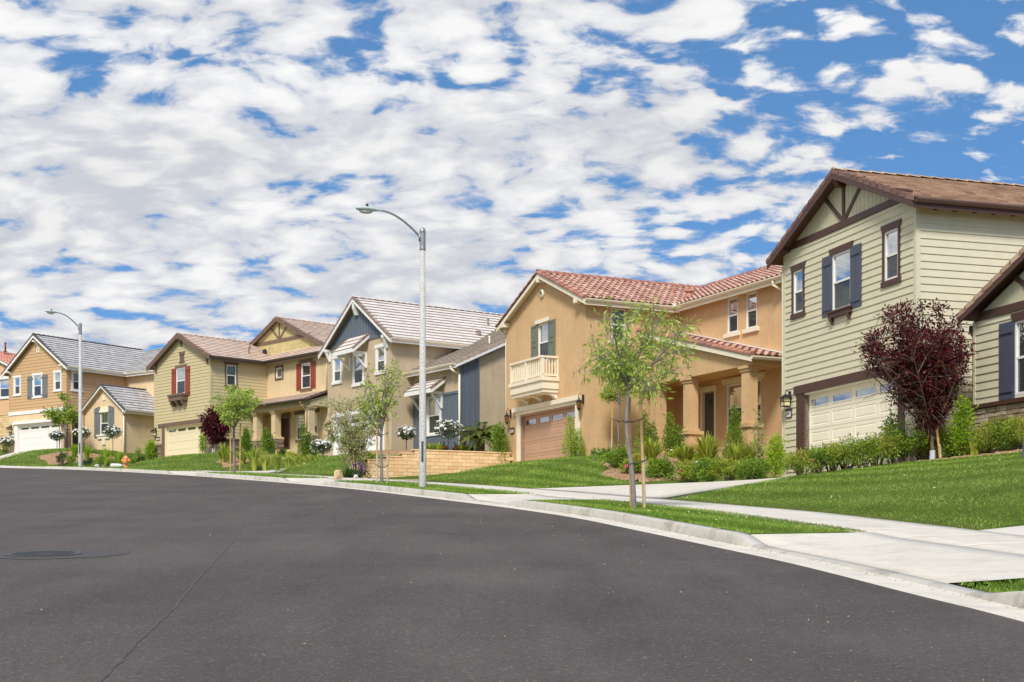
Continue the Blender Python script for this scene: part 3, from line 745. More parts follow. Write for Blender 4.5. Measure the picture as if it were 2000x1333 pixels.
def gutter(parent,p,q,outd,m,w=.12,h=.11,name='gutter'):
    p=Vector(p);q=Vector(q);o=Vector((outd[0],outd[1],0));t=MB();A=q-p
    prof=[(0,0),(.07,0),(w*.8,.035),(w,.075),(w,h),(w-.015,h),(w-.015,h-.02),(0,h-.02)]
    Q=[p+o*x+Vector((0,0,z)) for x,z in prof]
    for i in range(len(Q)): t.face([Q[i],Q[(i+1)%len(Q)],Q[(i+1)%len(Q)]+A,Q[i]+A])
    t.face(Q); t.face([x+A for x in Q]); return t.build(name,m,parent)
def downspout(parent,pts,m,w=.075,name='downspout'):
    t=MB()
    for a,b in zip(pts,pts[1:]): t.tube([a,b],w/2*1.05,8)
    for p in pts[1:-1]: t.lathe(Vector(p)-Vector((0,0,w*.5)),[(0,0),(w*.45,.01),(w*.58,w*.5),(w*.45,w-.01),(0,w)],8)
    return t.build(name,m,parent,smooth=True)
def gable_roof(H,a0,a1,b0,b1,ze,pitch,style,tmat,soffit,fasc,gut,oe=.4,of=.35,sides=(1,1),keep=None,th=.1,name='roof',ridge_to=None,gut_a=None,fh=.2,back=False,exp=None,rk=True):
    """ridge along a; walls b0..b1; eaves oe beyond, front overhang of. ze = finished roof surface height at the eave edge"""
    bm=(b0+b1)/2; run=(b1-b0)/2+oe; zr=ze+pitch*run; A0=a0-of; A1=ridge_to or a1
    r=MB()
    if sides[0]:
        slope(r,(A0,b0-oe,ze),(A1,b0-oe,ze),(0,1),pitch,run,style,keep,exp=exp); slab(r,(A0,b0-oe,ze),(A1,b0-oe,ze),(0,1),pitch,run,th)
    if sides[1]:
        slope(r,(A0,b1+oe,ze),(A1,b1+oe,ze),(0,-1),pitch,run,style,keep,exp=exp); slab(r,(A0,b1+oe,ze),(A1,b1+oe,ze),(0,-1),pitch,run,th)
    ro=r.build(name,[tmat,soffit],H)
    if rk:
        k=MB(); rake(k,(A0,b0-oe,ze),(A0,bm,zr),(-1,0),style); rake(k,(A0,b1+oe,ze),(A0,bm,zr),(-1,0),style)
        k.build('rake_tiles',tmat,ro)
    k=MB(); ridge(k,(A0,bm,zr),(A1,bm,zr),style); k.build('ridge_tiles',tmat,ro)
    f=MB()      # barge boards
    for bb in (b0-oe,b1+oe):
        s=1 if bb<bm else -1
        p=Vector((A0-.012,bb,ze-th*.35)); q=Vector((A0-.012,bm,zr-th*.35)); f.obox(p-Vector((0,0,fh)),q-p,(.045,0,0),(0,0,fh))
    f.build('barge_board',fasc,ro)
    ga=gut_a or A1
    if sides[0]:
        f=MB(); f.box(A0+.04,ga,b0-oe-.02,b0-oe+.02,ze-th-.14,ze-th*.2); f.build('fascia',fasc,ro)
        gutter(ro,(A0+.03,b0-oe-.02,ze-.12),(ga,b0-oe-.02,ze-.12),(0,-1),gut)
    return ro,bm,zr
def lane_roof(H,b0,b1,ae,ze,pitch,run,style,tmat,soffit,fasc,gut,th=.1,keep=None,name='roof',end_rake=True,gb0=None,gb1=None,ridge_t=True,back=True,exp=None,other_rake=False):
    """ridge parallel to the street; eave at a=ae from b0 to b1, rising away from the street"""
    r=MB(); slope(r,(ae,b0,ze),(ae,b1,ze),(1,0),pitch,run,style,keep,exp=exp); slab(r,(ae,b0,ze),(ae,b1,ze),(1,0),pitch,run,th)
    if back: slope(r,(ae+2*run,b0,ze),(ae+2*run,b1,ze),(-1,0),pitch,run,style,keep,exp=exp); slab(r,(ae+2*run,b0,ze),(ae+2*run,b1,ze),(-1,0),pitch,run,th)
    ro=r.build(name,[tmat,soffit],H); zr=ze+pitch*run
    if end_rake:
        k=MB(); rake(k,(ae,b0,ze),(ae+run,b0,zr),(0,-1),style)
        if back: rake(k,(ae+2*run,b0,ze),(ae+run,b0,zr),(0,-1),style)
        if other_rake: rake(k,(ae,b1,ze),(ae+run,b1,zr),(0,1),style)
        k.build('rake_tiles',tmat,ro)
        f=MB(); p=Vector((ae,b0-.012,ze-th*.35));q=Vector((ae+run,b0-.012,zr-th*.35)); f.obox(p-Vector((0,0,.18)),q-p,(0,.045,0),(0,0,.18))
        if back: p=Vector((ae+2*run,b0-.012,ze-th*.35)); f.obox(p-Vector((0,0,.18)),q-p,(0,.045,0),(0,0,.18))
        f.build('barge_board',fasc,ro)
    if ridge_t: k=MB(); ridge(k,(ae+run,b0,zr),(ae+run,b1,zr),style); k.build('ridge_tiles',tmat,ro)
    g0=b0 if gb0 is None else gb0;g1=b1 if gb1 is None else gb1
    f=MB(); f.box(ae-.02,ae+.02,g0,g1,ze-th-.14,ze-th*.2); f.build('fascia',fasc,ro)
    if gut: gutter(ro,(ae-.02,g0,ze-.12),(ae-.02,g1,ze-.12),(-1,0),gut)
    return ro,zr
def knee_block(parent,P,u,z,m,w=.17,h=.3,out=.42,style='block'):
    t=MB()
    if style=='block':     # chamfered outlooker
        prof=[(0,z),(out,z),(out,z-h*.45),(out-.14,z-h),(0,z-h)]
        a=[P(u-w/2,o,q) for o,q in prof];b=[P(u+w/2,o,q) for o,q in prof]
        t.face(a);t.face(b)
        for i in range(5): t.face([a[i],a[(i+1)%5],b[(i+1)%5],b[i]])
    elif style=='box': boxp(t,P,u-w/2,u+w/2,0,out,z-h,z)
    elif style=='curve':
        n=6;prof=[(0,z),(out,z),(out,z-.1)]+[(out*(1-math.sin(k/n*math.pi/2)*.85)-.02,z-.1-(h-.1)*(1-math.cos(k/n*math.pi/2))) for k in range(1,n+1)]+[(0,z-h)]
        a=[P(u-w/2,o,q) for o,q in prof];b=[P(u+w/2,o,q) for o,q in prof]; t.face(a);t.face(b)
        for i in range(len(a)): j=(i+1)%len(a); t.face([a[i],a[j],b[j],b[i]])
    else:                  # triangular timber bracket
        boxp(t,P,u-w/2,u+w/2,0,out,z-.14,z); boxp(t,P,u-w/2,u+w/2,0,.1,z-h,z-.14)
        p=[(out-.03,z-.14),(out-.15,z-.14),(.1,z-h+.12),(.1,z-h)]
        a=[P(u-w*.38,o,q) for o,q in p];b=[P(u+w*.38,o,q) for o,q in p]; t.face(a);t.face(b)
        for i in range(4): t.face([a[i],a[(i+1)%4],b[(i+1)%4],b[i]])
    return t.build('bracket',m,parent)
def plaque(parent,P,u,z,w=.34,h=.22,num=None):
    t=MB(); boxp(t,P,u-w/2,u+w/2,.02,.05,z-h/2,z+h/2); boxp(t,P,u-w/2-.02,u+w/2+.02,.02,.09,z+h/2,z+h/2+.03)
    o=t.build('house_number',M_trimdark,parent)
    t=MB(); boxp(t,P,u-w/2+.03,u+w/2-.03,.05,.056,z-h/2+.03,z+h/2-.03); o2=t.build('number_plate',M_white,o)
    if num:
        t=MB(); x=u+w*.30
        for ch in num:      # small raised digit strokes
            seg={'1':'bc','2':'abged','3':'abgcd','4':'fgbc','5':'afgcd','6':'afgedc','7':'abc','8':'abcdefg','0':'abcdef','9':'abcfg'}[ch]
            cw=.034;ch_=.075;k=.008
            S_={'a':(0,cw,ch_-k,ch_),'b':(0,k,ch_/2,ch_),'c':(0,k,0,ch_/2),'d':(0,cw,0,k),'e':(cw-k,cw,0,ch_/2),'f':(cw-k,cw,ch_/2,ch_),'g':(0,cw,ch_/2-k/2,ch_/2+k/2)}
            for c in seg: a=S_[c]; boxp(t,P,x-cw+a[0],x-cw+a[1],.056,.06,z-ch_/2+a[2],z-ch_/2+a[3])
            x-=cw+.018
        t.build('digits',M_metal_dark,o)
    return o
M_trimdark=paint('dark_brown_trim',lin(84,52,40,.9),.5,.08)
def lantern(parent,P,u,z,style='mission',s=1.0):
    t=MB()
    def Q(x,o,y): return P(u+x*s,o,z+y*s)
    if style=='mission':
        boxp(t,P,u-.06*s,u+.06*s,0.02,.05,z-.02*s,z+.2*s)
        t.tube([Q(0,.04,.16),Q(0,.12,.22),Q(0,.18,.18),Q(0,.18,.12)],.012,6)
        # pyramid roof
        e=.15*s;zt=z+.13*s;zb=z+.02*s; c=P(u,.18,zt); ring=[P(u-e,.18-e,zb),P(u+e,.18-e,zb),P(u+e,.18+e,zb),P(u-e,.18+e,zb)]
        for i in range(4): t.face([ring[i],ring[(i+1)%4],c])
        t.face(ring)
        k=.10*s
        for x in (-k,k):
            for o in (-k,k): boxp(t,P,u+x-.009,u+x+.009,.18+o-.009,.18+o+.009,z-.22*s,zb)
        for yy in (-.22*s,-.09*s): 
            for x in (-k,k): boxp(t,P,u+x-.007,u+x+.007,.18-k,.18+k,z+yy-.007,z+yy+.007)
            for o in (-k,k): boxp(t,P,u-k,u+k,.18+o-.007,.18+o+.007,z+yy-.007,z+yy+.007)
        for o in (-k,k):
            for x in (-.035*s,.035*s): boxp(t,P,u+x-.005,u+x+.005,.18+o-.006,.18+o+.006,z-.09*s,zb)
        for x in (-k,k):
            for o in (-.035*s,.035*s): boxp(t,P,u+x-.006,u+x+.006,.18+o-.005,.18+o+.005,z-.09*s,zb)
        boxp(t,P,u-k,u+k,.18-k,.18+k,z-.235*s,z-.222*s)
        ob=t.build('wall_lantern',M_metal_dark,parent)
        g=MB(); boxp(g,P,u-k+.012,u+k-.012,.18-k+.012,.18+k-.012,z-.215*s,zb-.004); g.build('lantern_glass',M_amber,ob)
    else:
        boxp(t,P,u-.05*s,u+.05*s,.02,.05,z-.05*s,z+.28*s)
        arc=[Q(.0,.05,.02)]+[P(u,.05+.16*s*math.sin(a)+.02,z+(.13+.16*math.cos(math.pi-a)*1.0)*s+.05*s) for a in np.linspace(.3,2.9,9)]
        t.tube(arc,.012*s,6); t.tube([P(u,.05+.05*s+.05*s*math.cos(a),z+.2*s+.05*s*math.sin(a)) for a in np.linspace(0,5.6,10)],.009*s,5)
        c=P(u,.21,z-.26*s)
        t.lathe(c,[(.0,-.10*s),(.018*s,-.06*s),(.03*s,-.04*s),(.07*s,.0),(.075*s,.02*s),(.105*s,.26*s),(.12*s,.28*s),(.09*s,.31*s),(.03*s,.36*s),(.02*s,.42*s),(0,.44*s)],8)
        ob=t.build('wall_lantern',M_metal_dark,parent)
        g=MB(); g.lathe(c,[(.078*s,.03*s),(.108*s,.25*s)],8); g.build('lantern_glass',M_bulb,ob)
    return ob
M_bulb=simple('amber_glass',lin(120,85,40,.8),.2)
def ledgestone(parent,P,u0,u1,z0,z1,m,off=.0,holes=(),name='stone_veneer',cap=None):
    t=MB(); random.seed(int(abs(u0)*97+abs(z1)*31)); z=z0
    boxp(t,P,u0,u1,off,off+.05,z0,z1)
    t.uv=[(.05,.1)]*len(t.uv)
    while z<z1-.02:
        h=min(random.uniform(.05,.13),z1-z); u=u0
        while u<u1-.02:
            w=min(random.uniform(.16,.55),u1-u)
            if not any(h_[0]<u+w/2<h_[1] and h_[2]<z+h/2<h_[3] for h_ in holes):
                o=.05+random.uniform(.02,.07); rv=(random.random(),random.random()); n0=len(t.uv)
                j=lambda:random.uniform(-.006,.006)
                c=[P(u+.006,off+.04,z+.006),P(u+w-.006,off+.04,z+.006),P(u+w-.012,off+o+j(),z+.012+j()),P(u+.012,off+o+j(),z+.012+j()),P(u+.006,off+.04,z+h-.004),P(u+w-.006,off+.04,z+h-.004),P(u+w-.012,off+o+j(),z+h-.01+j()),P(u+.012,off+o+j(),z+h-.01+j())]
                t.quadbox(c,0); t.uv[n0:]=[rv]*(len(t.uv)-n0)
            u+=w
        z+=h
    o=t.build(name,m,parent)
    if cap: c=MB(); boxp(c,P,u0-.03,u1+.03,off,off+.16,z1,z1+.09); c.build('stone_cap',cap,o)
    return o
def column(parent,a,b,w,z0,z1,m,ped=.0,pedw=0,stone=None,capm=None,name='porch_column'):
    """square porch post: centre a,b"""
    t=MB(); capm=capm or m
    t.box(a-w/2,a+w/2,b-w/2,b+w/2,z0+ped,z1-.2); 
    t.box(a-w/2-.04,a+w/2+.04,b-w/2-.04,b+w/2+.04,z1-.2,z1-.1); t.box(a-w/2-.09,a+w/2+.09,b-w/2-.09,b+w/2+.09,z1-.1,z1)
    o=t.build(name,m,parent)
    if ped:
        c=MB(); k=pedw/2
        c.box(a-w/2-.04,a+w/2+.04,b-w/2-.04,b+w/2+.04,z0+ped,z0+ped+.09)
        c.box(a-k-.07,a+k+.07,b-k-.07,b+k+.07,z0+ped-.13,z0+ped); c.build('pedestal_cap',capm,o)
        c=MB(); c.box(a-k,a+k,b-k,b+k,z0-1.2,z0+ped-.13); c.build('pedestal',stone if stone and False else m,o)
        if stone:
            for P,u0,u1 in ((face_plane('A',a-k),b-k,b+k),(face_plane('B',b-k),a-k,a+k)):
                ledgestone(o,P,u0-.05,u1+.05,z0-.4,z0+ped-.13,stone,off=-.03)
    return o
def pipe_vent(parent,a,b,z,h=.4,r=.05,m=None):
    t=MB(); t.tube([(a,b,z),(a,b,z+h)],r,10); t.lathe((a,b,z),[(r*2.6,-.02),(r*1.6,.05),(r,.12)],10); t.lathe((a,b,z+h),[(r*1.3,-.06),(r*1.5,0),(0,.03)],10)
    return t.build('vent_pipe',m or M_metal_dark,parent,smooth=True)
# ------------------------------------------------------------------ houses
def house(key,label,name='house'):
    (kx,ky),th,z=HF[key]; return empty(name,(kx,ky,z),th,label,'house','two storey houses along the street')
FA=face_plane
def casing(H,P,w,k,o,mat):
    for u in (w[0]-k,w[1]): m=MB(); boxp(m,P,u,u+k,0,o,w[2],w[3]); m.build('side_casing',mat,H)
# ============ 1: olive lap siding, brown timber trim
def house1():
    H=house('h1','olive lap sided house with dark brown timber gable and slate blue shutters, furthest right')
    sid=paint('olive_siding',lin(207,198,168),.6,.04); sidd=sid; tr=M_trimdark; gr=paint('cream_garage_paint',lin(234,224,200),.5,.03)
    shm=paint('slate_blue_paint',lin(74,77,92),.5,.06); gp=paint('gable_panel',lin(200,191,160),.6,.04)
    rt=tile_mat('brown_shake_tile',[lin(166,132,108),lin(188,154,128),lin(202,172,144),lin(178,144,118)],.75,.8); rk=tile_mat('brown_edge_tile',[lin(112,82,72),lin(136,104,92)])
    st=stonewall('ledge_stone'); dm=paint('brown_downspout',lin(92,66,58),.4,.03)
    Wd=7.3; pt=.44; ze=6.52; oe=.42
    P=FA('A',0); wins=[(6.05,6.66,4.68,6.0),(3.26,4.30,4.36,6.02),(.82,1.50,4.72,6.07)]
    gh=2.16; door=(.82,6.05,0,gh)
    m=MB(); wall(m,P,.1,Wd-.1,-1.6,[(0,6.7),(Wd,6.7)],[*wins,door],.2); 
    m.build('front_wall',sid,H)
    m=MB(); wall(m,P,0,Wd,6.7,[(0,6.55),(0,6.72),(Wd/2,6.56+pt*(Wd/2+oe)-.02),(Wd,6.72)],[]); battens(m,P,.3,Wd-.3,6.9,[(0,6.6),(Wd/2,8.15),(Wd,6.6)],.21,.008,-.0) if 0 else None
    u=.25
    while u<Wd-.25:       # shallow V grooves of the gable sheet
        zt=6.58+pt*(min(u,Wd-u)+oe)-.12
        if zt>6.95: boxp(m,P,u+.006,u+.204,0,.008,6.9,zt)
        u+=.21
    m.build('gable_panel',gp,H)
    m=MB(); Pb=FA('B',0); wall(m,Pb,.1,14,-1.6,[(0,6.66),(14,6.66)],[],.2); 
    m.build('side_wall',sid,H)
    m=MB(); boxp(m,P,0,.1,-.0,.026,-1.6,6.7);boxp(m,Pb,-.026,.11,0,.026,-1.6,6.66); m.build('corner_board',sid,H); m=MB(); boxp(m,P,Wd-.1,Wd,0,.026,-1.6,6.7); m.build('corner_board',sid,H)
    m=MB(); m.face([(0,Wd,-1.6),(14,Wd,-1.6),(14,Wd,6.7),(0,Wd,6.7)]); m.face([(14,0,-1.6),(14,Wd,-1.6),(14,Wd,6.7),(14,0,6.7)]); m.build('back_wall',sid,H)
    # band and timber
    trimboard(H,P,.16,Wd-.16,6.71,6.9,tr,.05,name='belly_band')
    c=Wd/2
    m=MB(); zt=6.58+pt*(c+oe)
    boxp(m,P,c-.06,c+.06,.008,.05,6.9,zt-.2); 
    for s in (-1,1):
        q0=(c+s*.06,6.92);q1=(c+s*1.15,7.86); dx,dz=q1[0]-q0[0],q1[1]-q0[1];L=math.hypot(dx,dz);nx,nz=-dz/L*.06,dx/L*.06
        pr=[(q0[0]-nx,q0[1]-nz),(q0[0]+nx,q0[1]+nz),(q1[0]+nx,q1[1]+nz),(q1[0]-nx,q1[1]-nz)]
        a=[P(x,.045,z) for x,z in pr];b=[P(x,.008,z) for x,z in pr]; m.face(a)
        for i in range(4): m.face([a[i],a[(i+1)%4],b[(i+1)%4],b[i]])
    m.build('gable_timber',tr,H)
    for u in (.42,Wd-.34): knee_block(H,P,u,6.96 if u<1 else 6.96,tr,.2,.3,.36)
    knee_block(H,P,c,8.16,tr,.2,.3,.36)
    # windows
    for i,w in enumerate(wins):
        wo=window(H,P,*w,rec=.03,blind='shutter')
        if i!=1:
            trimboard(H,P,w[0]-.10,w[1]+.10,w[3],w[3]+.19,tr,.05,.07,'head_trim'); trimboard(H,P,w[0]-.14,w[1]+.14,w[2]-.15,w[2],tr,.06,0,'sill')
            casing(H,P,w,.09,.045,tr)
        else:
            trimboard(H,P,w[0]-.08,w[1]+.10,w[3],w[3]+.19,tr,.05,.07,'head_trim')
            m=MB(); boxp(m,P,w[0]-.12,w[1]+.14,0,.16,w[2]-.05,w[2]);boxp(m,P,w[0]-.08,w[1]+.10,0,.12,w[2]-.19,w[2]-.05)
            for u in (w[0]-.0,w[1]-.08): 
                boxp(m,P,u,u+.09,0,.13,w[2]-.29,w[2]-.19);boxp(m,P,u,u+.09,0,.08,w[2]-.37,w[2]-.29)
            m.build('sill',tr,H); shutter(H,P,w[1]+.0,w[1]+.56,w[2]-.08,w[3]+.03,shm); shutter(H,P,w[0]-.58,w[0],w[2]-.08,w[3]+.03,shm)
    # garage
    garage_door(H,P,.86,6.0,2.12,gr,gr,4,4,.17)
    m=MB(); boxp(m,P,.52,.80,0,.035,-.3,2.16);boxp(m,P,6.06,6.46,0,.035,-.3,2.16); boxp(m,P,.42,6.6,0,.055,2.17,2.43); boxp(m,P,.80,.86,-.18,.02,0,2.16); boxp(m,P,6.0,6.06,-.18,.02,0,2.16); m.build('garage_trim',tr,H)
    lantern(H,P,6.88,2.1,'mission',1.1); plaque(H,P,6.93,1.62,.34,.24,'2804')
    m=MB(); m.tube([(-.03,Wd+.04,-1.2),(-.03,Wd+.04,6.3)],.035,8); m.build('downspout',paint('pale_downspout',lin(198,190,165),.4,.03),H)
    ro,bm,zr=gable_roof(H,0,14,0,Wd,ze,pt,'shake',rt,tr,tr,dm,oe,.38,ridge_to=14.2,exp=.30)
    for o in ro.children:
        if o.name.startswith('rake'): o.data.materials[0]=rk
    for a in (.5,1.1,1.7,2.3,2.9,3.5,4.1,4.7,5.3): m=MB(); m.box(a,a+.09,-.40,0,6.36,6.50); m.build('rafter_tail',tr,ro)
    m=MB(); U=Vector((0,1,pt)).normalized(); m.obox((4.2,.9,ze+pt*1.32+.07),(.9,0,0),U*.3,(0,0,.05)); m.build('roof_vent',rt,ro)
    # low wing to the right with its own gable (entry side)
    a1=.62;b1=-1.6;wl=5.2;bl=b1-wl; P2=FA('A',a1); zt=3.2
    hol=[(-4.9,-3.25,1.12,2.9)]; pt2=.44
    m=MB(); wall(m,P2,bl,b1-.08,-1.4,[(bl,zt-.05),(b1,zt-.05)],hol,.2); m.build('wing_wall',sid,H)
    m=MB(); wall(m,P2,bl,b1,zt-.05,[(bl,zt),(bl+wl/2,zt+pt2*wl/2),(b1,zt)]); 
    u=b1-.3
    while u>bl+.3:
        z2=zt+pt2*min(b1-u,u-bl)-.06
        if z2>zt+.2: boxp(m,P2,u-.204,u-.006,0,.008,zt+.1,z2)
        u-=.21
    m.build('wing_gable',gp,H)
    m=MB(); boxp(m,P2,b1-.09,b1,0,.028,-1.2,zt-.05); m.face([(a1,b1,-1.4),(8,b1,-1.4),(8,b1,zt+.1),(a1,b1,zt+.1)]);m.face([(a1,bl,-1.4),(14,bl,-1.4),(14,bl,zt+.1),(a1,bl,zt+.1)]); m.build('wing_corner_board',sid,H)
    trimboard(H,P2,bl,b1-.1,zt-.05,zt+.15,tr,.05,name='wing_band')
    m=MB(); cb=bl+wl/2; boxp(m,P2,cb-.06,cb+.06,.008,.05,zt+.15,zt+pt2*wl/2-.1)
    for s in (-1,1):
        q0=(cb+s*.06,zt+.17);q1=(cb+s*.95,zt+.78); dx,dz=q1[0]-q0[0],q1[1]-q0[1];L=math.hypot(dx,dz);nx,nz=-dz/L*.06,dx/L*.06
        pr=[(q0[0]-nx,q0[1]-nz),(q0[0]+nx,q0[1]+nz),(q1[0]+nx,q1[1]+nz),(q1[0]-nx,q1[1]-nz)]
        a=[P2(x,.045,z) for x,z in pr];b=[P2(x,.008,z) for x,z in pr]; m.face(a)
        for i in range(4): m.face([a[i],a[(i+1)%4],b[(i+1)%4],b[i]])
    m.build('wing_timber',tr,H)
    knee_block(H,P2,b1-.16,zt+.3,tr,.2,.32,.30); knee_block(H,P2,cb,zt+pt2*wl/2+.05,tr,.2,.3,.3)
    w=hol[0]; window(H,P2,*w,rec=.03,blind='curtain'); trimboard(H,P2,w[0]-.1,w[1]+.06,w[3],w[3]+.2,tr,.05,.07,'head_trim')
    shutter(H,P2,w[1]+.0,w[1]+.58,1.06,2.93,shm)
    ledgestone(H,P2,bl,b1+.06,-1.3,.93,st)
    m=MB(); boxp(m,P2,bl,b1+.1,0,.16,.93,1.03); m.build('water_table',tr,H)
    gable_roof(H,a1,9,bl,b1,zt+.12,pt2,'shake',rt,tr,tr,dm,.25,.30,sides=(1,1),name='wing_roof',exp=.30,fh=.18)
    downspout(H,[(a1+.1,b1+.26,3.1),(a1+.1,b1+.26,2.95),(a1+.1,b1+.12,2.8),(a1+.1,b1+.12,-.9)],dm,.10)
    m=MB(); m.box(2.4,5,b1+.02,0,2.35,2.5); m.box(3.9,4.0,b1,0,-1,2.35); m.build('entry_porch',sid,H)
house1()
# ============ 2: tan stucco, red barrel tile
def house2():
    H=house('h2','tan stucco house with red barrel tile roof, cream balcony and brown garage door')
    stc=stucco('tan_stucco',lin(205,169,125)); cr=M_cream; shm=paint('sage_paint',lin(110,115,96),.5,.05)
    gd=paint('tan_garage_paint',lin(182,146,118),.5,.03); ms=newmat('barrel_tile')[0]
    bpy.data.materials.remove(ms)
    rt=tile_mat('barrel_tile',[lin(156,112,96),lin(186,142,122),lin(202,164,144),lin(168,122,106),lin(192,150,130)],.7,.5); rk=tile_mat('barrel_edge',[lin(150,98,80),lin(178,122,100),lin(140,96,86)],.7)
    gut=paint('beige_gutter',lin(228,214,184,.95),.4,.03)
    Wd=6.97;pt=.43;oe=.36;ze=6.13; aw=4.2; bw=-7.3
    P=FA('A',0);Pb=FA('B',0);P2=FA('A',aw)
    win=(2.99,3.94,4.22,5.76); door=(.76,5.54,0,2.2)
    m=MB(); wall(m,P,0,Wd,-1.6,[(0,6.15),(Wd/2,6.15+pt*Wd/2),(Wd,6.15)],[win,door],reveal=.2)
    sw=(1.15,1.8,4.66,5.92); wall(m,Pb,0,aw,-1.6,[(0,6.2),(aw,6.2)],[sw],reveal=.1)
    pw=[(-4.05,-3.38,4.64,5.95),(-5.22,-4.56,4.64,5.95)]; lw=(-5.48,-3.33,.95,2.72); fd=(-2.6,-1.72,.25,2.6)
    wall(m,P2,bw,0,-1.6,[(bw,6.2),(0,6.2)],[*pw,lw,fd],reveal=.14)
    m.face([(0,Wd,-1.6),(14,Wd,-1.6),(14,Wd,6.2),(0,Wd,6.2)]); m.face([(aw,bw,-1.6),(11.5,bw,-1.6),(11.5,bw,6.2),(7.8,bw,7.7),(aw,bw,6.2)]); m.face([(14,bw,-1.6),(14,Wd,-1.6),(14,Wd,6.2),(14,bw,6.2)])
    m.build('stucco_walls',stc,H)
    ro,bm,zr=gable_roof(H,0,9,0,Wd,ze,pt,'S',rt,gut,cr,gut,oe,.27,gut_a=aw-.4,fh=.17)
    for o in ro.children:
        if o.name.startswith('rake') or o.name.startswith('ridge'): o.data.materials[0]=rk
    ro2,_=lane_roof(H,bw-.3,Wd*.6,aw-.36,ze,pt,3.9,'S',rt,gut,cr,gut,gb1=-.36,keep=lambda c: c.y<Wd/2 )
    for o in ro2.children:
        if o.name.startswith('rake') or o.name.startswith('ridge'): o.data.materials[0]=rk
    m=MB(); m.box(aw-.5,aw-.36+.12,-.48,-.24,ze-.01,ze+.1); m.build('gutter_splash_guard',M_flash,ro)
    # porch: one slope running down towards the camera
    ap=2.5; sl=.256; z0=5.12
    m=MB(); E0=(ap-.16,bw-.12,z0-sl*7.42);E1=(aw,bw-.12,z0-sl*7.42)
    slope(m,E0,E1,(0,1),sl,7.42,'S'); slab(m,E0,E1,(0,1),sl,7.42,.09); pr=m.build('porch_roof',[rt,gut],H)
    m=MB(); rake(m,(ap-.16,bw-.12,z0-sl*7.42),(ap-.16,0,z0),(-1,0),'S'); m.build('rake_tiles',rk,pr)
    m=MB(); p=Vector((ap-.18,bw-.14,z0-sl*7.42-.05)); m.obox(p-Vector((0,0,.17)),(0,7.5,sl*7.5),(.045,0,0),(0,0,.17)); m.build('barge_board',cr,pr)
    gutter(pr,(ap-.18,bw-.14,z0-sl*7.42-.14),(aw+.2,bw-.14,z0-sl*7.42-.14),(0,-1),gut)
    m=MB(); m.obox((aw-.02,-.05,z0+.09),(0,-7.2,-sl*7.2),(-.12,0,0),(0,0,.03)); m.build('flashing',M_flash,pr)
    Pp=FA('A',ap); zb=2.93
    m=MB(); wall(m,Pp,bw+.06,0,zb,[(bw,z0-sl*7.3-.1),(0,z0-.12)]); wall(m,FA('A',ap+.4),bw+.06,0,zb,[(bw,z0-sl*7.3-.1),(0,z0-.12)]); m.face([(ap,bw+.06,zb),(ap+.4,bw+.06,zb),(ap+.4,0,zb),(ap,0,zb)])
    m.face([(ap,bw+.06,zb),(aw,bw+.06,zb),(aw,bw+.06,3.15),(ap,bw+.06,3.15)]); m.face([(ap+.4,bw+.06,3.02),(aw,bw+.06,3.02),(aw,0,3.02),(ap+.4,0,3.02)])
    m.build('porch_gable',stc,H)
    m=MB(); m.box(ap-.1,aw,bw-.1,0,-1.4,.2); m.build('porch_floor',stc,H)
    cols=[(-.93,.0),(-3.18,.95),(-6.83,.92)]
    for b,pd in cols:
        if pd: column(H,ap+.2,b,.40,.25 if 0 else 0,zb,stc,pd,.56)
        else: column(H,ap+.2,b,.46,-.5,zb,stc)
    # balcony
    b0,b1,p=2.18,5.02,.75; zt=4.22
    m=MB(); zc=3.28
    m.box(-p,0,b0,b1,zc-.33,zc); m.box(-p-.06,0,b0-.06,b1+.06,zc-.02,zc+.12); m.box(-p+.06,0,b0+.05,b1-.05,zc-.33-.14,zc-.33)
    bal=m.build('balcony',cr,H)
    for u in (b0+.22,(b0+b1)/2,b1-.22): knee_block(bal,P,u,zc-.42,cr,.22,.28,p-.1,'curve')
    m=MB()
    for a,b in ((-p,b0),(-p,(b0+b1)/2),(-p,b1)): m.box(a-.01,a+.12,b-.07 if b>b0 else b,b+.07 if b<b1 else b,zc+.12,zt-.02)
    m.box(-p-.03,-p+.13,b0-.02,b1+.02,zt-.05,zt+.03); m.box(-p+.12,0,b0-.02,b0+.12,zt-.05,zt+.03); m.box(-p+.12,0,b1-.12,b1+.02,zt-.05,zt+.03)
    m.box(-p+.02,-p+.09,b0,b1,zc+.18,zc+.25); m.box(-p,0,b0+.02,b0+.09,zc+.18,zc+.25); m.box(-p,0,b1-.09,b1-.02,zc+.18,zc+.25); m.box(-.06,0,b0,b0+.1,zc+.12,zt)
    n=16
    for i in range(1,n):
        b=b0+.05+(b1-b0-.1)*i/n; m.box(-p+.03,-p+.08,b-.022,b+.022,zc+.25,zt-.05)
    for i in range(1,5):
        a=-p+.1+(p-.1)*i/5; m.box(a-.022,a+.022,b0+.03,b0+.08,zc+.25,zt-.05); m.box(a-.022,a+.022,b1-.08,b1-.03,zc+.25,zt-.05)
    m.build('railing',cr,bal)
    window(H,P,*win,rec=.06,blind='slat'); trimboard(H,P,win[0]-.12,win[1]+.1,win[3]+.02,win[3]+.17,cr,.09,.07,'head_trim')
    shutter(H,P,win[1]+.0,win[1]+.57,4.15,5.77,shm,'panel'); shutter(H,P,win[0]-.57,win[0],4.15,5.77,shm,'panel')
    m=MB(); m.lathe((.0,3.52,6.98),[(.16,0),(.17,.05),(.12,.11),(.10,.11)],20,(-1,0,0)); m.lathe((-.02,3.52,6.98),[(.11,0),(0,.01)],20,(-1,0,0),1); m.build('gable_vent',[cr,M_metal_dark],H)
    for u in (.3,Wd-.22): knee_block(H,P,u,6.24,cr,.26,.19,.30,'box')
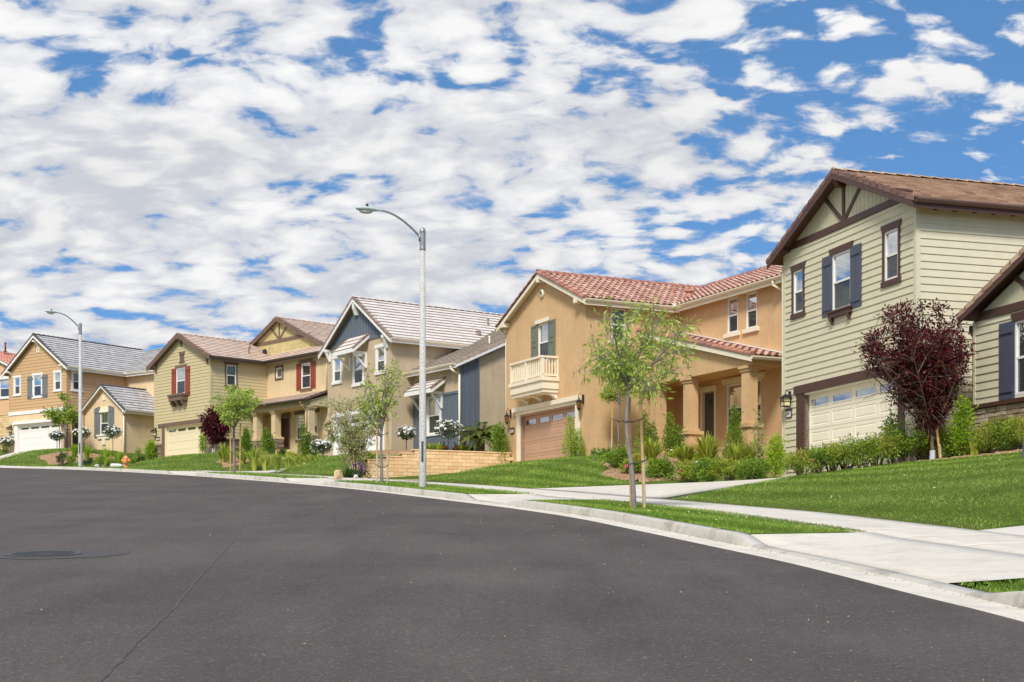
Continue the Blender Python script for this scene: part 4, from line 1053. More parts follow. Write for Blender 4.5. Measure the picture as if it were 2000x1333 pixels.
    knee_block(H,P,Wd/2,7.66,cr,.17,.26,.30,'box')
    window(H,Pb,*sw,rec=.06,muntin='grid',blind='slat'); trimboard(H,Pb,sw[0]-.14,sw[1]+.14,sw[3]+.03,sw[3]+.19,cr,.07,.08,'head_trim'); trimboard(H,Pb,sw[0]-.14,sw[1]+.14,sw[2]-.14,sw[2],cr,.08,0,'sill')
    for w in pw: window(H,P2,*w,rec=.06,blind='shutter'); trimboard(H,P2,w[0]-.14,w[1]+.14,w[3]+.03,w[3]+.21,cr,.07,.09,'head_trim'); trimboard(H,P2,w[0]-.14,w[1]+.14,w[2]-.15,w[2],cr,.09,0,'sill')
    window(H,P2,*lw,rec=.06,blind='shutter'); trimboard(H,P2,lw[0]-.2,lw[1]+.16,lw[3]+.03,lw[3]+.23,cr,.08,.09,'head_trim')
    # front door
    dm=paint('charcoal_door',lin(72,70,66),.4,.04); m=MB(); boxp(m,P2,fd[0]+.04,fd[1]-.04,-.14,-.09,fd[2],fd[3]-.04)
    for z in (.4,1.5): boxp(m,P2,fd[0]+.18,fd[1]-.18,-.1,-.075,z,z+.9 if z<1 else z+.35)
    d=m.build('front_door',dm,H); m=MB(); boxp(m,P2,fd[0]+.34,fd[0]+.52,-.09,-.07,2.05,2.3); m.build('door_lite',M_garglass,d)
    m=MB(); boxp(m,P2,fd[1]-.04,fd[1]+.06,-.1,.04,fd[2],fd[3]);boxp(m,P2,fd[0]-.06,fd[0]+.04,-.1,.04,fd[2],fd[3]); boxp(m,P2,fd[0]-.12,fd[1]+.12,-.02,.06,fd[3],fd[3]+.2); m.build('door_casing',cr,d)
    m=MB(); m.lathe((3.3,-5.6,3.015),[(0,0),(.1,-.01),(.11,0)],16); m.build('porch_light',M_white,H)
    # garage
    garage_door(H,P,.8,5.50,2.14,gd,gd,4,4,.17)
    m=MB(); boxp(m,P,5.5,5.56,-.2,0,0,2.16);boxp(m,P,5.56,5.86,0,.05,-.3,2.2);boxp(m,P,.42,.74,0,.05,-.3,2.2);boxp(m,P,.74,.8,-.2,0,0,2.16);boxp(m,P,.36,5.95,0,.07,2.2,2.34);boxp(m,P,.3,6.1,0,.16,2.34,2.52); m.build('garage_trim',cr,H)
    lantern(H,P,6.45,2.22,'ornate',1.05); lantern(H,P,.12,2.22,'ornate',1.05); plaque(H,P,6.3,1.6,.34,.2,'2812')
    downspout(H,[(aw-.42,-6.72,6.0),(aw-.42,-6.72,5.86),(aw-.05,-6.95,5.6),(aw-.05,-6.95,3.6)],gut,.09); downspout(H,[(-.1,Wd+.25,6.0),(.05,Wd+.08,5.75),(.05,Wd+.04,0)],gut,.08)
    pipe_vent(H,4.9,1.35,6.9,.5,.045,rk); pipe_vent(H,5.7,.55,6.45,.55,.045,rk); pipe_vent(H,9.6,.3,6.6,.4,.045,rk) if 0 else None
    m=MB(); m.lathe((5.4,1.0,6.82),[(.2,0),(.16,.12),(.12,.22),(.2,.24),(.2,.3),(0,.34)],12); m.build('roof_vent',rk,ro)
house2()
# ============ 3: taupe stucco with blue board and batten
def house3():
    H=house('h3','taupe stucco house with blue board and batten gable and pale grey roof tiles')
    stc=stucco('taupe_stucco',lin(190,170,140)); bl=paint('blue_board',lin(96,104,113),.55,.06); gd=paint('white_garage_paint',lin(232,230,226,.95),.5,.02)
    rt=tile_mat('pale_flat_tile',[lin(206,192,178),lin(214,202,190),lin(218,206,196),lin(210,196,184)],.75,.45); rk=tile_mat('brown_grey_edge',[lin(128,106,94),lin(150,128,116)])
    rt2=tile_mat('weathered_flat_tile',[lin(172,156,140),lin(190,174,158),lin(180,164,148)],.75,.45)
    Wd=6.68;pt=.66;oe=.42;ze=5.52
    P=FA('A',0);Pb=FA('B',0)
    wins=[(5.2,5.96,3.98,5.2),(2.86,3.78,3.66,5.22),(.64,1.42,4.02,5.22)]; door=(.86,5.8,0,2.12)
    m=MB(); wall(m,P,0,Wd,-1.6,[(0,5.77),(Wd,5.77)],[*wins,door],reveal=.1); wall(m,Pb,0,14,-1.6,[(0,5.6),(14,5.6)]); m.face([(0,Wd,-1.6),(14,Wd,-1.6),(14,Wd,5.6),(0,Wd,5.6)]); m.face([(14,0,-1.6),(14,Wd,-1.6),(14,Wd,5.6),(14,0,5.6)])
    m.build('stucco_walls',stc,H)
    tp=[(0,5.58),(Wd/2,5.6+pt*Wd/2),(Wd,5.58)]
    m=MB(); wall(m,P,.15,Wd-.15,5.77,[(.15,5.7),(Wd/2,5.6+pt*Wd/2),(Wd-.15,5.7)],off=.02); battens(m,P,.3,Wd-.3,5.85,tp,.3,.05,.045); boxp(m,P,.25,Wd-.25,0,.055,5.74,5.86); m.build('batten_gable',bl,H)
    ro,bm,zr=gable_roof(H,0,14,0,Wd,ze,pt,'flat',rt,paint('tan_soffit',lin(120,104,84),.7,.03),M_white,M_cream,oe,.34,ridge_to=15)
    for o in ro.children:
        if o.name.startswith('rake'): o.data.materials[0]=rk
    for u in (.35,Wd-.30): knee_block(H,P,u,5.72,M_white,.15,.62,.36,'tri')
    knee_block(H,P,Wd/2,7.72,M_white,.17,.6,.33,'block')
    for w in wins:
        window(H,P,*w,rec=.02,muntin='v' if w!=wins[1] else 0,blind='curtain' if w==wins[1] else 'slat',mid=.45)
        casing(H,P,w,.12,.045,M_white)
        if w!=wins[1]: trimboard(H,P,w[0]-.17,w[1]+.17,w[3],w[3]+.16,M_white,.065,0,'head_trim')
        trimboard(H,P,w[0]-.17,w[1]+.17,w[2]-.13,w[2],M_white,.075,0,'sill')
    # hood over the middle window
    def hood(parent,a,b0,b1,zt,zf,d):
        m=MB(); E0=(a-d,b0,zf);E1=(a-d,b1,zf); p_=(zt-zf)/d; slope(m,E0,E1,(1,0),p_,d,'flat'); slab(m,E0,E1,(1,0),p_,d,.08); h=m.build('window_hood',[rt,M_white],parent)
        m=MB(); rake(m,(a-d,b0,zf),(a,b0,zt),(0,-1),'flat'); rake(m,(a-d,b1,zf),(a,b1,zt),(0,1),'flat'); m.build('rake_tiles',rk,h)
        m=MB(); m.box(a-d-.03,a-d+.01,b0-.02,b1+.02,zf-.2,zf+.0); m.obox((a-d,b0-.03,zf-.2),(d,0,zt-zf),(0,.04,0),(0,0,.15)); m.build('fascia',M_white,h)
        for u in (b0+.3,b1-.3): knee_block(h,FA('A',a),u,zf-.1,M_white,.13,.8,d-.1,'tri')
    hood(H,0,2.2,4.4,6.05,5.27,.9)
    garage_door(H,P,.9,5.75,2.06,gd,gd,4,4,.15,plain=True)
    m=MB(); boxp(m,P,5.8,6.0,0,.04,-.3,2.12);boxp(m,P,.7,.86,0,.04,-.3,2.12);boxp(m,P,.6,6.1,0,.08,2.12,2.3); m.build('garage_trim',M_white,H)
    lantern(H,P,6.38,1.75,'mission',1.1); plaque(H,P,6.3,1.2,.34,.2,'2820')
    # single storey wing
    af=1.25;bw=-4.2; Pf=FA('A',af);Pw=FA('B',bw); w=(-2.5,-1.42,.8,2.56)
    zt=3.98
    m=MB(); wall(m,Pf,bw,0,-1.6,[(bw,3.8),(0,3.8)],[w],reveal=.08); wall(m,Pw,af,12,-1.6,[(af,3.82),(af+6,3.82+.45*6),(12,3.82+.45*4.75)]); m.build('wing_walls',stc,H)
    m=MB(); wall(m,Pf,bw,0,-1.4,[(bw,2.62),(0,2.62)],[w],off=.02); battens(m,Pf,bw+.05,-.05,-1.4,[(bw,2.55),(0,2.55)],.3,.05,.045,[w]); boxp(m,Pf,bw,0,0,.06,2.56,2.68)
    wall(m,Pw,af,af+1.0,-1.4,[(af,3.8),(af+1.0,4.22)],off=.02); battens(m,Pw,af+.05,af+1.0,-1.4,[(af,3.78),(af+1,4.2)],.3,.05,.045); boxp(m,Pw,af-.02,af+.1,0,.05,-1.4,3.8);boxp(m,Pw,af+.93,af+1.05,0,.05,-1.4,4.22)
    m.build('wing_battens',bl,H)
    ro2,_=lane_roof(H,bw-.3,3.0,af-.42,3.92,.45,6.6,'flat',rt2,M_white,M_white,M_cream,gb1=.0,keep=lambda c: c.y<0 or c.x>4.2,name='wing_roof')
    for o in ro2.children:
        if o.name.startswith('rake'): o.data.materials[0]=tile_mat('tan_edge_tile',[lin(168,144,122),lin(186,164,142)])
    window(H,Pf,*w,rec=-.0,muntin=0,blind='curtain'); m=MB(); boxp(m,Pf,w[0]-.1,w[0],0,.075,w[2]-.1,w[3]+.08);boxp(m,Pf,w[1],w[1]+.1,0,.075,w[2]-.1,w[3]+.08);boxp(m,Pf,w[0],w[1],0,.075,w[3],w[3]+.08);boxp(m,Pf,w[0],w[1],0,.075,w[2]-.1,w[2]); m.build('window_casing',M_white,H)
    hood(H,af,-2.95,-.45,3.42,2.86,.78)
    downspout(H,[(af-.5,bw+.05,3.78),(af-.5,bw+.05,3.66),(af-.1,bw-.09,3.4),(af-.1,bw-.09,-.6)],M_cream,.09)
    pipe_vent(H,3.6,-3.2,5.0,.55,.04,M_cream); pipe_vent(H,7,1.9,7.0,.45,.045,rk)
    m=MB(); m.lathe((5.6,.75,6.3),[(.16,0),(.12,.16),(.16,.2),(0,.26)],10); m.build('roof_vent',rk,ro)
house3()
# ============ 4: khaki siding, brown trim, red shutters
def house4():
    H=house('h4','khaki sided house with brick red shutters and shingled upper gable above the porch')
    sid=paint('khaki_siding',lin(195,179,136),.6,.04); stc=stucco('khaki_stucco',lin(208,186,146)); tr=paint('taupe_brown_trim',lin(112,90,72),.5,.05); red=paint('brick_red_paint',lin(138,62,40),.5,.06)
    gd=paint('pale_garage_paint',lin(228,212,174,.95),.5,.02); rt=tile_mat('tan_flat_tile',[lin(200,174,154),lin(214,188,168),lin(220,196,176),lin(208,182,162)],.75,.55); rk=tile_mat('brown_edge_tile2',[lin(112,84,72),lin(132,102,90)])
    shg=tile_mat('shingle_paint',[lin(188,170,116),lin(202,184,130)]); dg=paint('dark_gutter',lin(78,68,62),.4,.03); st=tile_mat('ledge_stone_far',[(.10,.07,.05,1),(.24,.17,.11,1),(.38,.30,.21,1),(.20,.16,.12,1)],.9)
    Wd=6.96;pt=.455;oe=.42;ze=5.93; aw=4.08;bw=-6.75
    P=FA('A',0);Pb=FA('B',0);P2=FA('A',aw)
    w1=(2.98,4.10,3.96,5.6);door=(.6,5.62,0,2.0); m=MB(); wall(m,P,.1,Wd-.1,-1.6,[(0,5.98),(Wd/2,5.98+pt*Wd/2),(Wd,5.98)],[w1,door],.2,.02)
    sw=(1.1,1.8,4.27,5.56); wall(m,Pb,.1,aw,-1.6,[(0,6.0),(aw,6.0)],[sw],.2,.02); m.build('sided_walls',sid,H)
    m=MB(); boxp(m,P,0,.1,0,.03,-1.6,6.1);boxp(m,Pb,-.03,.1,0,.03,-1.6,6.0);boxp(m,P,Wd-.1,Wd,0,.03,-1.6,6.1); m.build('corner_board',sid,H)
    sq=(-1.72,-1.04,4.86,5.5);w2=(-4.8,-3.82,3.96,5.5);lw=(-5.5,-3.3,.85,2.4);fd=(-2.5,-1.62,.2,2.35)
    m=MB(); wall(m,P2,bw,0,-1.6,[(bw,6.05),(0,6.05)],[sq,w2,lw,fd],reveal=.1); m.face([(0,Wd,-1.6),(14,Wd,-1.6),(14,Wd,6),(0,Wd,6)]);m.face([(aw,bw,-1.6),(14,bw,-1.6),(14,bw,6.2),(aw,bw,6.05)]);m.face([(14,bw,-1.6),(14,Wd,-1.6),(14,Wd,6),(14,bw,6)]); m.build('stucco_walls',stc,H)
    ro,bm,zr=gable_roof(H,0,9,0,Wd,ze,pt,'flat',rt,tr,tr,dg,oe,.34,gut_a=aw-.42,ridge_to=8)
    for o in ro.children:
        if o.name.startswith('rake'): o.data.materials[0]=rk
    # eave roof of the stucco part, then the shingled gable behind it
    m=MB(); ae=aw-.42; rp=.5; rr=1.4; slope(m,(ae,bw-.1,ze+.03),(ae,.6,ze+.03),(1,0),rp,rr,'flat'); slab(m,(ae,bw-.1,ze+.03),(ae,.6,ze+.03),(1,0),rp,rr); r2=m.build('lower_roof',[rt,tr],H)
    gutter(r2,(ae-.02,bw-.1,ze-.09),(ae-.02,-.42,ze-.09),(-1,0),dg); m=MB(); m.box(ae-.02,ae+.02,bw-.1,-.4,ze-.2,ze); m.build('fascia',tr,r2)
    ag=5.05; b0,b1=-4.75,3.1; bm=.05; zg=6.78; pk=zg+.435*(bm-b0)
    Pg=FA('A',ag); tp=[(b0,zg-.1),(bm,pk-.1),(b1,pk-.1-.435*(b1-bm))]
    m=MB(); wall(m,Pg,b0,b1,6.2,tp); top=topf(tp); z=6.6; row=0
    while z<pk:
        u=b0-(.09 if row%2 else 0)
        while u<b1:
            w_=.17; zt=min(z+.22,top(max(b0,min(b1,u+w_/2)))-.02)
            if zt>z+.04 and b0<u+w_/2<b1:
                n0=len(m.uv); boxp(m,Pg,u+.008,u+w_-.008,.002,.022+random.random()*.006,z,zt); m.uv[n0:]=[(random.random(),.5)]*(len(m.uv)-n0)
            u+=w_
        z+=.225;row+=1
    g=m.build('shingled_gable',shg,H)
    zb=zg+.58
    m=MB(); s0=b0+(zb-zg)/.435+.1;s1=bm+(pk-zb)/.435-.15; boxp(m,Pg,s0,s1,.02,.07,zb,zb+.2); boxp(m,Pg,bm-.06,bm+.06,.02,.065,zb+.2,pk-.3)
    for s in (-1,1):
        q0=(bm+s*.06,zb+.22);q1=(bm+s*.95,zb+1.0);dx,dz=q1[0]-q0[0],q1[1]-q0[1];L=math.hypot(dx,dz);nx,nz=-dz/L*.06,dx/L*.06
        pr=[(q0[0]-nx,q0[1]-nz),(q0[0]+nx,q0[1]+nz),(q1[0]+nx,q1[1]+nz),(q1[0]-nx,q1[1]-nz)]; a=[Pg(x,.065,z) for x,z in pr];b=[Pg(x,.02,z) for x,z in pr]; m.face(a)
        for i in range(4): m.face([a[i],a[(i+1)%4],b[(i+1)%4],b[i]])
    m.build('gable_timber',tr,g)
    m=MB(); E0=(ag-.3,b0-.35,zg-.12);E1=(13,b0-.35,zg-.12); slope(m,E0,E1,(0,1),.435,bm-b0+.35,'flat'); slab(m,E0,E1,(0,1),.435,bm-b0+.35)
    E0=(ag-.3,b1+.1,pk-.02-.435*(b1-bm+.1));E1=(13,b1+.1,E0[2]); slope(m,E0,E1,(0,-1),.435,b1-bm+.1,'flat');slab(m,E0,E1,(0,-1),.435,b1-bm+.1); r3=m.build('upper_roof',[rt,tr],H)
    zr3=zg-.12+.435*(bm-b0+.35)
    m=MB(); rake(m,(ag-.3,b0-.35,zg-.12),(ag-.3,bm,zr3),(-1,0),'flat'); rake(m,E0,(ag-.3,bm,zr3),(-1,0),'flat'); m.build('rake_tiles',rk,r3); m=MB(); ridge(m,(ag-.3,bm,zr3),(13,bm,zr3),'flat'); m.build('ridge_tiles',rt,r3)
    m=MB(); 
    for e in ((ag-.31,b0-.35,zg-.16),(ag-.31,b1+.1,E0[2]-.04)): p=Vector(e);q=Vector((ag-.31,bm,zr3-.04)); m.obox(p-Vector((0,0,.18)),q-p,(.045,0,0),(0,0,.18))
    m.build('barge_board',tr,r3)
    # porch
    ap=2.72; m=MB(); ae=ap-.35; zp=3.02; rr=aw-ae; p_=.37; slope(m,(ae,bw-.1,zp),(ae,0,zp),(1,0),p_,rr,'flat'); slab(m,(ae,bw-.1,zp),(ae,0,zp),(1,0),p_,rr,.08); r4=m.build('porch_roof',[rt,tr],H)
    m=MB(); rake(m,(ae,bw-.1,zp),(aw,bw-.1,zp+p_*rr),(0,-1),'flat'); m.build('rake_tiles',rk,r4); gutter(r4,(ae-.02,bw-.1,zp-.12),(ae-.02,0,zp-.12),(-1,0),dg)
    m=MB(); m.box(ap-.02,ap+.34,bw+.05,0,2.62,3.0); m.face([(ap,bw+.02,2.62),(aw,bw+.02,2.62),(aw,bw+.02,3.4),(ap,bw+.02,2.98)]); m.face([(ap+.3,bw,2.66),(aw,bw,2.66),(aw,0,2.66),(ap+.3,0,2.66)]); m.build('porch_beam',stc,H)
    m=MB(); m.box(ap-.1,aw,bw-.1,0,-1.5,.15); m.build('porch_floor',stc,H)
    for b in (-.75,-2.8,-6.4): column(H,ap+.18,b,.42,0,2.62,stc,1.0,.56,st)
    # openings
    window(H,P,*w1,rec=.02,blind='slat',muntin='v'); trimboard(H,P,w1[0]-.1,w1[1]+.1,w1[3],w1[3]+.16,tr,.05,.08,'head_trim'); shutter(H,P,w1[1],w1[1]+.58,3.75,5.63,red); shutter(H,P,w1[0]-.58,w1[0],3.75,5.63,red)
    m=MB(); m.box(-.5,0,2.62,4.42,3.78,3.92); m.box(-.44,0,2.68,4.36,3.5,3.78); sb=m.build('flower_box_sill',tr,H)
    for u in (2.85,3.5,4.2): knee_block(sb,P,u,3.5,tr,.14,.32,.4,'block')
    m=MB(); boxp(m,P,3.12,3.18,0,.04,6.0,6.42);boxp(m,P,3.36,3.42,0,.04,6.0,6.42);boxp(m,P,3.6,3.66,0,.04,6.0,6.42);boxp(m,P,3.18,3.6,-.0,.02,6.0,6.42); m.quadbox([P(3.1,0,6.42),P(3.68,0,6.42),P(3.68,.06,6.42),P(3.1,.06,6.42),P(3.02,0,6.6),P(3.76,0,6.6),P(3.76,.06,6.6),P(3.02,.06,6.6)]); boxp(m,P,3.06,3.72,0,.06,5.9,6.0); m.build('gable_vent',tr,H)
    for u in (.32,Wd-.26): knee_block(H,P,u,6.12,tr,.16,.62,.34,'curve')
    knee_block(H,P,Wd/2,7.46,tr,.18,.55,.34,'curve')
    window(H,Pb,*sw,rec=.02); trimboard(H,Pb,sw[0]-.12,sw[1]+.12,sw[3],sw[3]+.17,tr,.05,.08,'head_trim'); trimboard(H,Pb,sw[0]-.14,sw[1]+.14,sw[2]-.13,sw[2],tr,.06,0,'sill'); casing(H,Pb,sw,.09,.05,tr)
    window(H,P2,*sq,rec=.02,mid=0,blind='shutter',muntin='v'); m=MB()
    for a in ((sq[0]-.12,sq[0],sq[2]-.12,sq[3]+.12),(sq[1],sq[1]+.12,sq[2]-.12,sq[3]+.12),(sq[0],sq[1],sq[3],sq[3]+.12),(sq[0],sq[1],sq[2]-.12,sq[2])): boxp(m,P2,a[0],a[1],0,.045,a[2],a[3])
    m.build('window_casing',tr,H)
    window(H,P2,*w2,rec=.02,blind='shutter'); trimboard(H,P2,w2[0]-.14,w2[1]+.14,w2[3],w2[3]+.17,tr,.06,.08,'head_trim'); trimboard(H,P2,w2[0]-.14,w2[1]+.14,w2[2]-.15,w2[2],tr,.07,0,'sill'); shutter(H,P2,w2[1],w2[1]+.52,3.9,5.53,red); shutter(H,P2,w2[0]-.52,w2[0],3.9,5.53,red)
    window(H,P2,*lw,rec=.03,blind='slat'); trimboard(H,P2,lw[0]-.2,lw[1]+.2,lw[3]+.02,lw[3]+.22,tr,.06,0,'head_trim'); trimboard(H,P2,lw[0]-.1,lw[1]+.1,lw[2]-.12,lw[2],tr,.06,0,'sill')
    m=MB(); boxp(m,P2,fd[0]+.05,fd[1]-.05,-.1,-.05,fd[2],fd[3]-.05)
    for z in (.35,1.0,1.65): boxp(m,P2,fd[0]+.17,fd[1]-.17,-.06,-.035,z,z+.5)
    d=m.build('front_door',paint('maroon_door',lin(66,28,22),.4,.04),H); m=MB(); boxp(m,P2,fd[1]-.05,fd[1]+.06,-.1,.04,fd[2],fd[3]);boxp(m,P2,fd[0]-.06,fd[0]+.05,-.1,.04,fd[2],fd[3]);boxp(m,P2,fd[0]-.12,fd[1]+.12,0,.05,fd[3],fd[3]+.25); m.build('door_casing',tr,d)
    garage_door(H,P,.66,5.56,1.96,gd,gd,4,4,.16,plain=True); m=MB(); boxp(m,P,5.62,5.95,0,.04,-.3,2.0);boxp(m,P,.3,.6,0,.04,-.3,2.0);boxp(m,P,.24,6.4,0,.07,2.0,2.22); m.build('garage_trim',tr,H)
    lantern(H,P,6.75,1.78,'mission',1.2); lantern(H,P,.1,1.78,'mission',1.2); plaque(H,P,6.45,1.28,.34,.2,'2828')
    ledgestone(H,Pb,-.05,aw-.2,-1.3,.92,st,cap=tr); ledgestone(H,P,Wd-.95,Wd,-1.3,.92,st); ledgestone(H,P,-.06,.25,-1.3,.92,st)
    downspout(H,[(ap-.4,-6.25,2.9),(ap-.4,-6.25,2.7),(ap-.08,-6.45,2.5),(ap-.08,-6.45,.9),(ap-.25,-6.45,.75),(ap-.25,-6.45,-.8)],paint('tan_downspout',lin(150,118,98),.4,.03),.08)
    downspout(H,[(aw-.5,bw+.2,5.85),(aw-.05,bw+.25,5.6),(aw-.05,bw+.25,3.5)],paint('khaki_downspout',lin(196,168,132),.4,.03),.08)
    pipe_vent(H,4.0,1.9,6.9,.5,.04,rk); pipe_vent(H,3.3,.9,6.5,.45,.04,rk); pipe_vent(H,5.8,.6,6.35,.4,.04,rk); m=MB(); m.lathe((4.7,1.25,6.72),[(.16,0),(.14,.2),(.1,.26),(0,.3)],10); m.build('roof_vent',M_metal_dark,ro)
house4()
# ============ 5: brown siding over tan stucco, slate roof
def house5():
    H=house('h5','brown lap sided house with white trim, grey shutters and charcoal grey tile roof')
    sid=paint('brown_siding',lin(198,160,116),.6,.04); stc=stucco('sand_stucco',lin(221,194,154)); gry=paint('grey_shutter',lin(112,114,114),.5,.05); gd=paint('white_garage_paint2',lin(232,226,218,.95),.5,.02)
    rt=tile_mat('slate_tile',[lin(166,160,156),lin(180,175,171),lin(190,186,182),lin(173,168,164)],.75,.45); rk=tile_mat('charcoal_edge',[lin(82,76,76),lin(104,98,98)]); crm=M_cream
    Wd=6.69;pt=.67;oe=.42;ze=5.62;aw=5.06;bw=-4.3
    P=FA('A',0);Pb=FA('B',0);P2=FA('A',aw)
    wins=[(5.35,6.0,4.1,5.3),(2.82,3.74,3.8,5.3),(.62,1.3,4.1,5.32)];door=(.8,5.7,0,1.9)
    sw=(.5,1.15,4.1,5.3)
    m=MB(); wall(m,P,.08,Wd-.08,2.87,[(0,5.7),(Wd/2,5.7+pt*Wd/2),(Wd,5.7)],wins,.22,.02); wall(m,Pb,.08,aw,-.5,[(0,5.7),(aw,5.7)],[sw],.22,.02); boxp(m,P,0,.08,0,.03,2.87,5.75);boxp(m,P,Wd-.08,Wd,0,.03,2.87,5.75);boxp(m,Pb,-.03,.09,0,.03,2.87,5.7); m.build('sided_walls',sid,H)
    m=MB(); wall(m,P,0,Wd,-1.6,[(0,2.65),(Wd,2.65)],[door],off=.01); m.face([(0,Wd,-1.6),(14,Wd,-1.6),(14,Wd,5.7),(0,Wd,5.7)]); wall(m,P2,-6,0,-1.6,[(-6,5.72),(0,5.72)]); m.face([(aw,-6,-1.6),(14,-6,-1.6),(14,-6,5.7),(aw,-6,5.7)])
    # gabled wing walls
    aq=1.5; c=bw/2; pt2=.74; Pq=FA('A',aq); Pr=FA('B',bw); w=(-2.62,-1.72,.95,2.5); wall(m,Pq,bw,0,-1.6,[(bw,2.75),(c,2.75+pt2*-c),(0,2.75)],[w],reveal=.1); wall(m,Pr,aq,12,-1.6,[(aq,2.8),(12,2.8)]); m.build('stucco_walls',stc,H)
    trimboard(H,P,0,Wd,2.62,2.87,M_white,.06,0,'belly_band')
    ro,bm,zr=gable_roof(H,0,9,0,Wd,ze,pt,'flat',rt,paint('brown_soffit',lin(150,118,84),.7,.03),M_white,crm,oe,.34,gut_a=aw-.42,ridge_to=9.2)
    for o in ro.children:
        if o.name.startswith('r'): o.data.materials[0]=rk
    r2,_=lane_roof(H,-6.3,Wd*.5,aw-.42,ze,.5,5.0,'flat',rt,crm,M_white,crm,gb1=-.42,keep=lambda c:c.y<Wd*.45,name='rear_roof')
    m=MB(); m.box(aw-.55,aw-.3,-.55,-.3,ze-.02,ze+.08); m.build('gutter_splash_guard',M_flash,r2)
    r3,_,_=gable_roof(H,aq,aw+.1,bw,0,2.5,pt2,'flat',rt,stc,M_white,crm,.35,.3,name='wing_roof',fh=.14)
    for o in r3.children:
        if o.name.startswith('r'): o.data.materials[0]=rk
    m=MB(); slope(m,(2.0,-6.5,2.5),(aw,-6.5,2.5),(0,1),.35,2.6,'flat'); slope(m,(1.9,-8.0,2.4),(1.9,-2.6,2.4),(1,0),.5,3.1,'flat'); slab(m,(1.9,-8.0,2.4),(1.9,-2.6,2.4),(1,0),.5,3.1); m.build('porch_roof',[rt,crm],H) if 0 else None
    for w_ in wins+[None]:
        Q=P
        if w_ is None: w_=sw;Q=Pb
        window(H,Q,*w_,rec=.02,muntin=0,blind='slat',mid=.5)
        casing(H,Q,w_,.11,.05,M_white)
        trimboard(H,Q,w_[0]-.16,w_[1]+.16,w_[3],w_[3]+.15,M_white,.06,0,'head_trim');trimboard(H,Q,w_[0]-.16,w_[1]+.16,w_[2]-.12,w_[2],M_white,.07,0,'sill')
    shutter(H,P,3.76,4.46,3.66,5.28,gry,'board3');shutter(H,P,2.12,2.8,3.66,5.28,gry,'board3')
    m=MB(); 
    for a in ((3.1,3.16,6.95,7.2),(3.34,3.4,6.95,7.2),(3.1,3.4,7.2,7.26),(3.1,3.4,6.89,6.95)): boxp(m,P,a[0],a[1],0,.05,a[2],a[3])
    m.build('gable_vent',M_white,H)
    for u in (.3,Wd-.2): knee_block(H,P,u,5.78,M_white,.22,.25,.36,'curve')
    knee_block(H,P,Wd/2,7.72,M_white,.2,.35,.36,'curve')
    garage_door(H,P,.84,5.64,1.86,gd,gd,4,4,.16,plain=True); m=MB(); boxp(m,P,5.7,6.0,0,.05,-.3,1.92);boxp(m,P,.55,.8,0,.05,-.3,1.92);boxp(m,P,.5,6.1,0,.14,1.94,2.14); m.build('garage_trim',M_white,H)
    lantern(H,P,6.4,1.7,'mission',1.2); lantern(H,P,.3,1.85,'mission',1.3); plaque(H,P,6.2,1.18,.4,.22,'2836')
    window(H,Pq,*w,rec=.05,muntin=0,blind='slat'); m=MB(); n=12; cx=(w[0]+w[1])/2; hw=(w[1]-w[0])/2+.06
    pts=[(cx+hw*math.cos(math.pi*k/n),w[3]+.02+.34*math.sin(math.pi*k/n)) for k in range(n+1)]; m.face([Pq(x,.05,z) for x,z in pts])
    for k in range(n): m.face([Pq(pts[k][0],.05,pts[k][1]),Pq(pts[k+1][0],.05,pts[k+1][1]),Pq(pts[k+1][0],0,pts[k+1][1]),Pq(pts[k][0],0,pts[k][1])])
    boxp(m,Pq,cx-hw,cx+hw,0,.09,w[3]-.02,w[3]+.06); m.build('arched_head',crm,H)
    m=MB(); boxp(m,Pq,w[0]-.3,w[1]+.3,0,.14,w[2]-.12,w[2]);boxp(m,Pq,w[0]-.15,w[1]+.2,0,.1,w[2]-.3,w[2]-.15);boxp(m,Pq,cx-.16,cx+.16,0,.1,w[2]-.7,w[2]-.3); m.build('sill',crm,H)
    shutter(H,Pq,w[1]+.02,w[1]+.62,.75,2.9,gry,'arch','shutter_r') ; shutter(H,Pq,w[0]-.62,w[0]-.02,.75,2.9,gry,'arch')
    m=MB(); boxp(m,Pq,cx-.13,cx+.13,0,.06,3.3,3.6); m.build('gable_vent',crm,H)
    downspout(H,[(aq-.35,bw-.25,2.4),(aq-.1,bw-.08,2.15),(aq-.1,bw-.08,-.9)],crm,.09)
    m=MB(); boxp(m,Pb,.35,.45,0,.05,-.3,2.2);boxp(m,Pb,1.25,1.33,0,.05,-.3,2.2);boxp(m,Pb,.35,1.33,0,.05,2.2,2.35);boxp(m,Pb,.45,1.25,-.0,.02,-.3,2.2,1); m.build('side_door',[crm,M_metal_dark],H)
    pipe_vent(H,7.9,-1.3,7.35,.9,.09,rk)
house5()
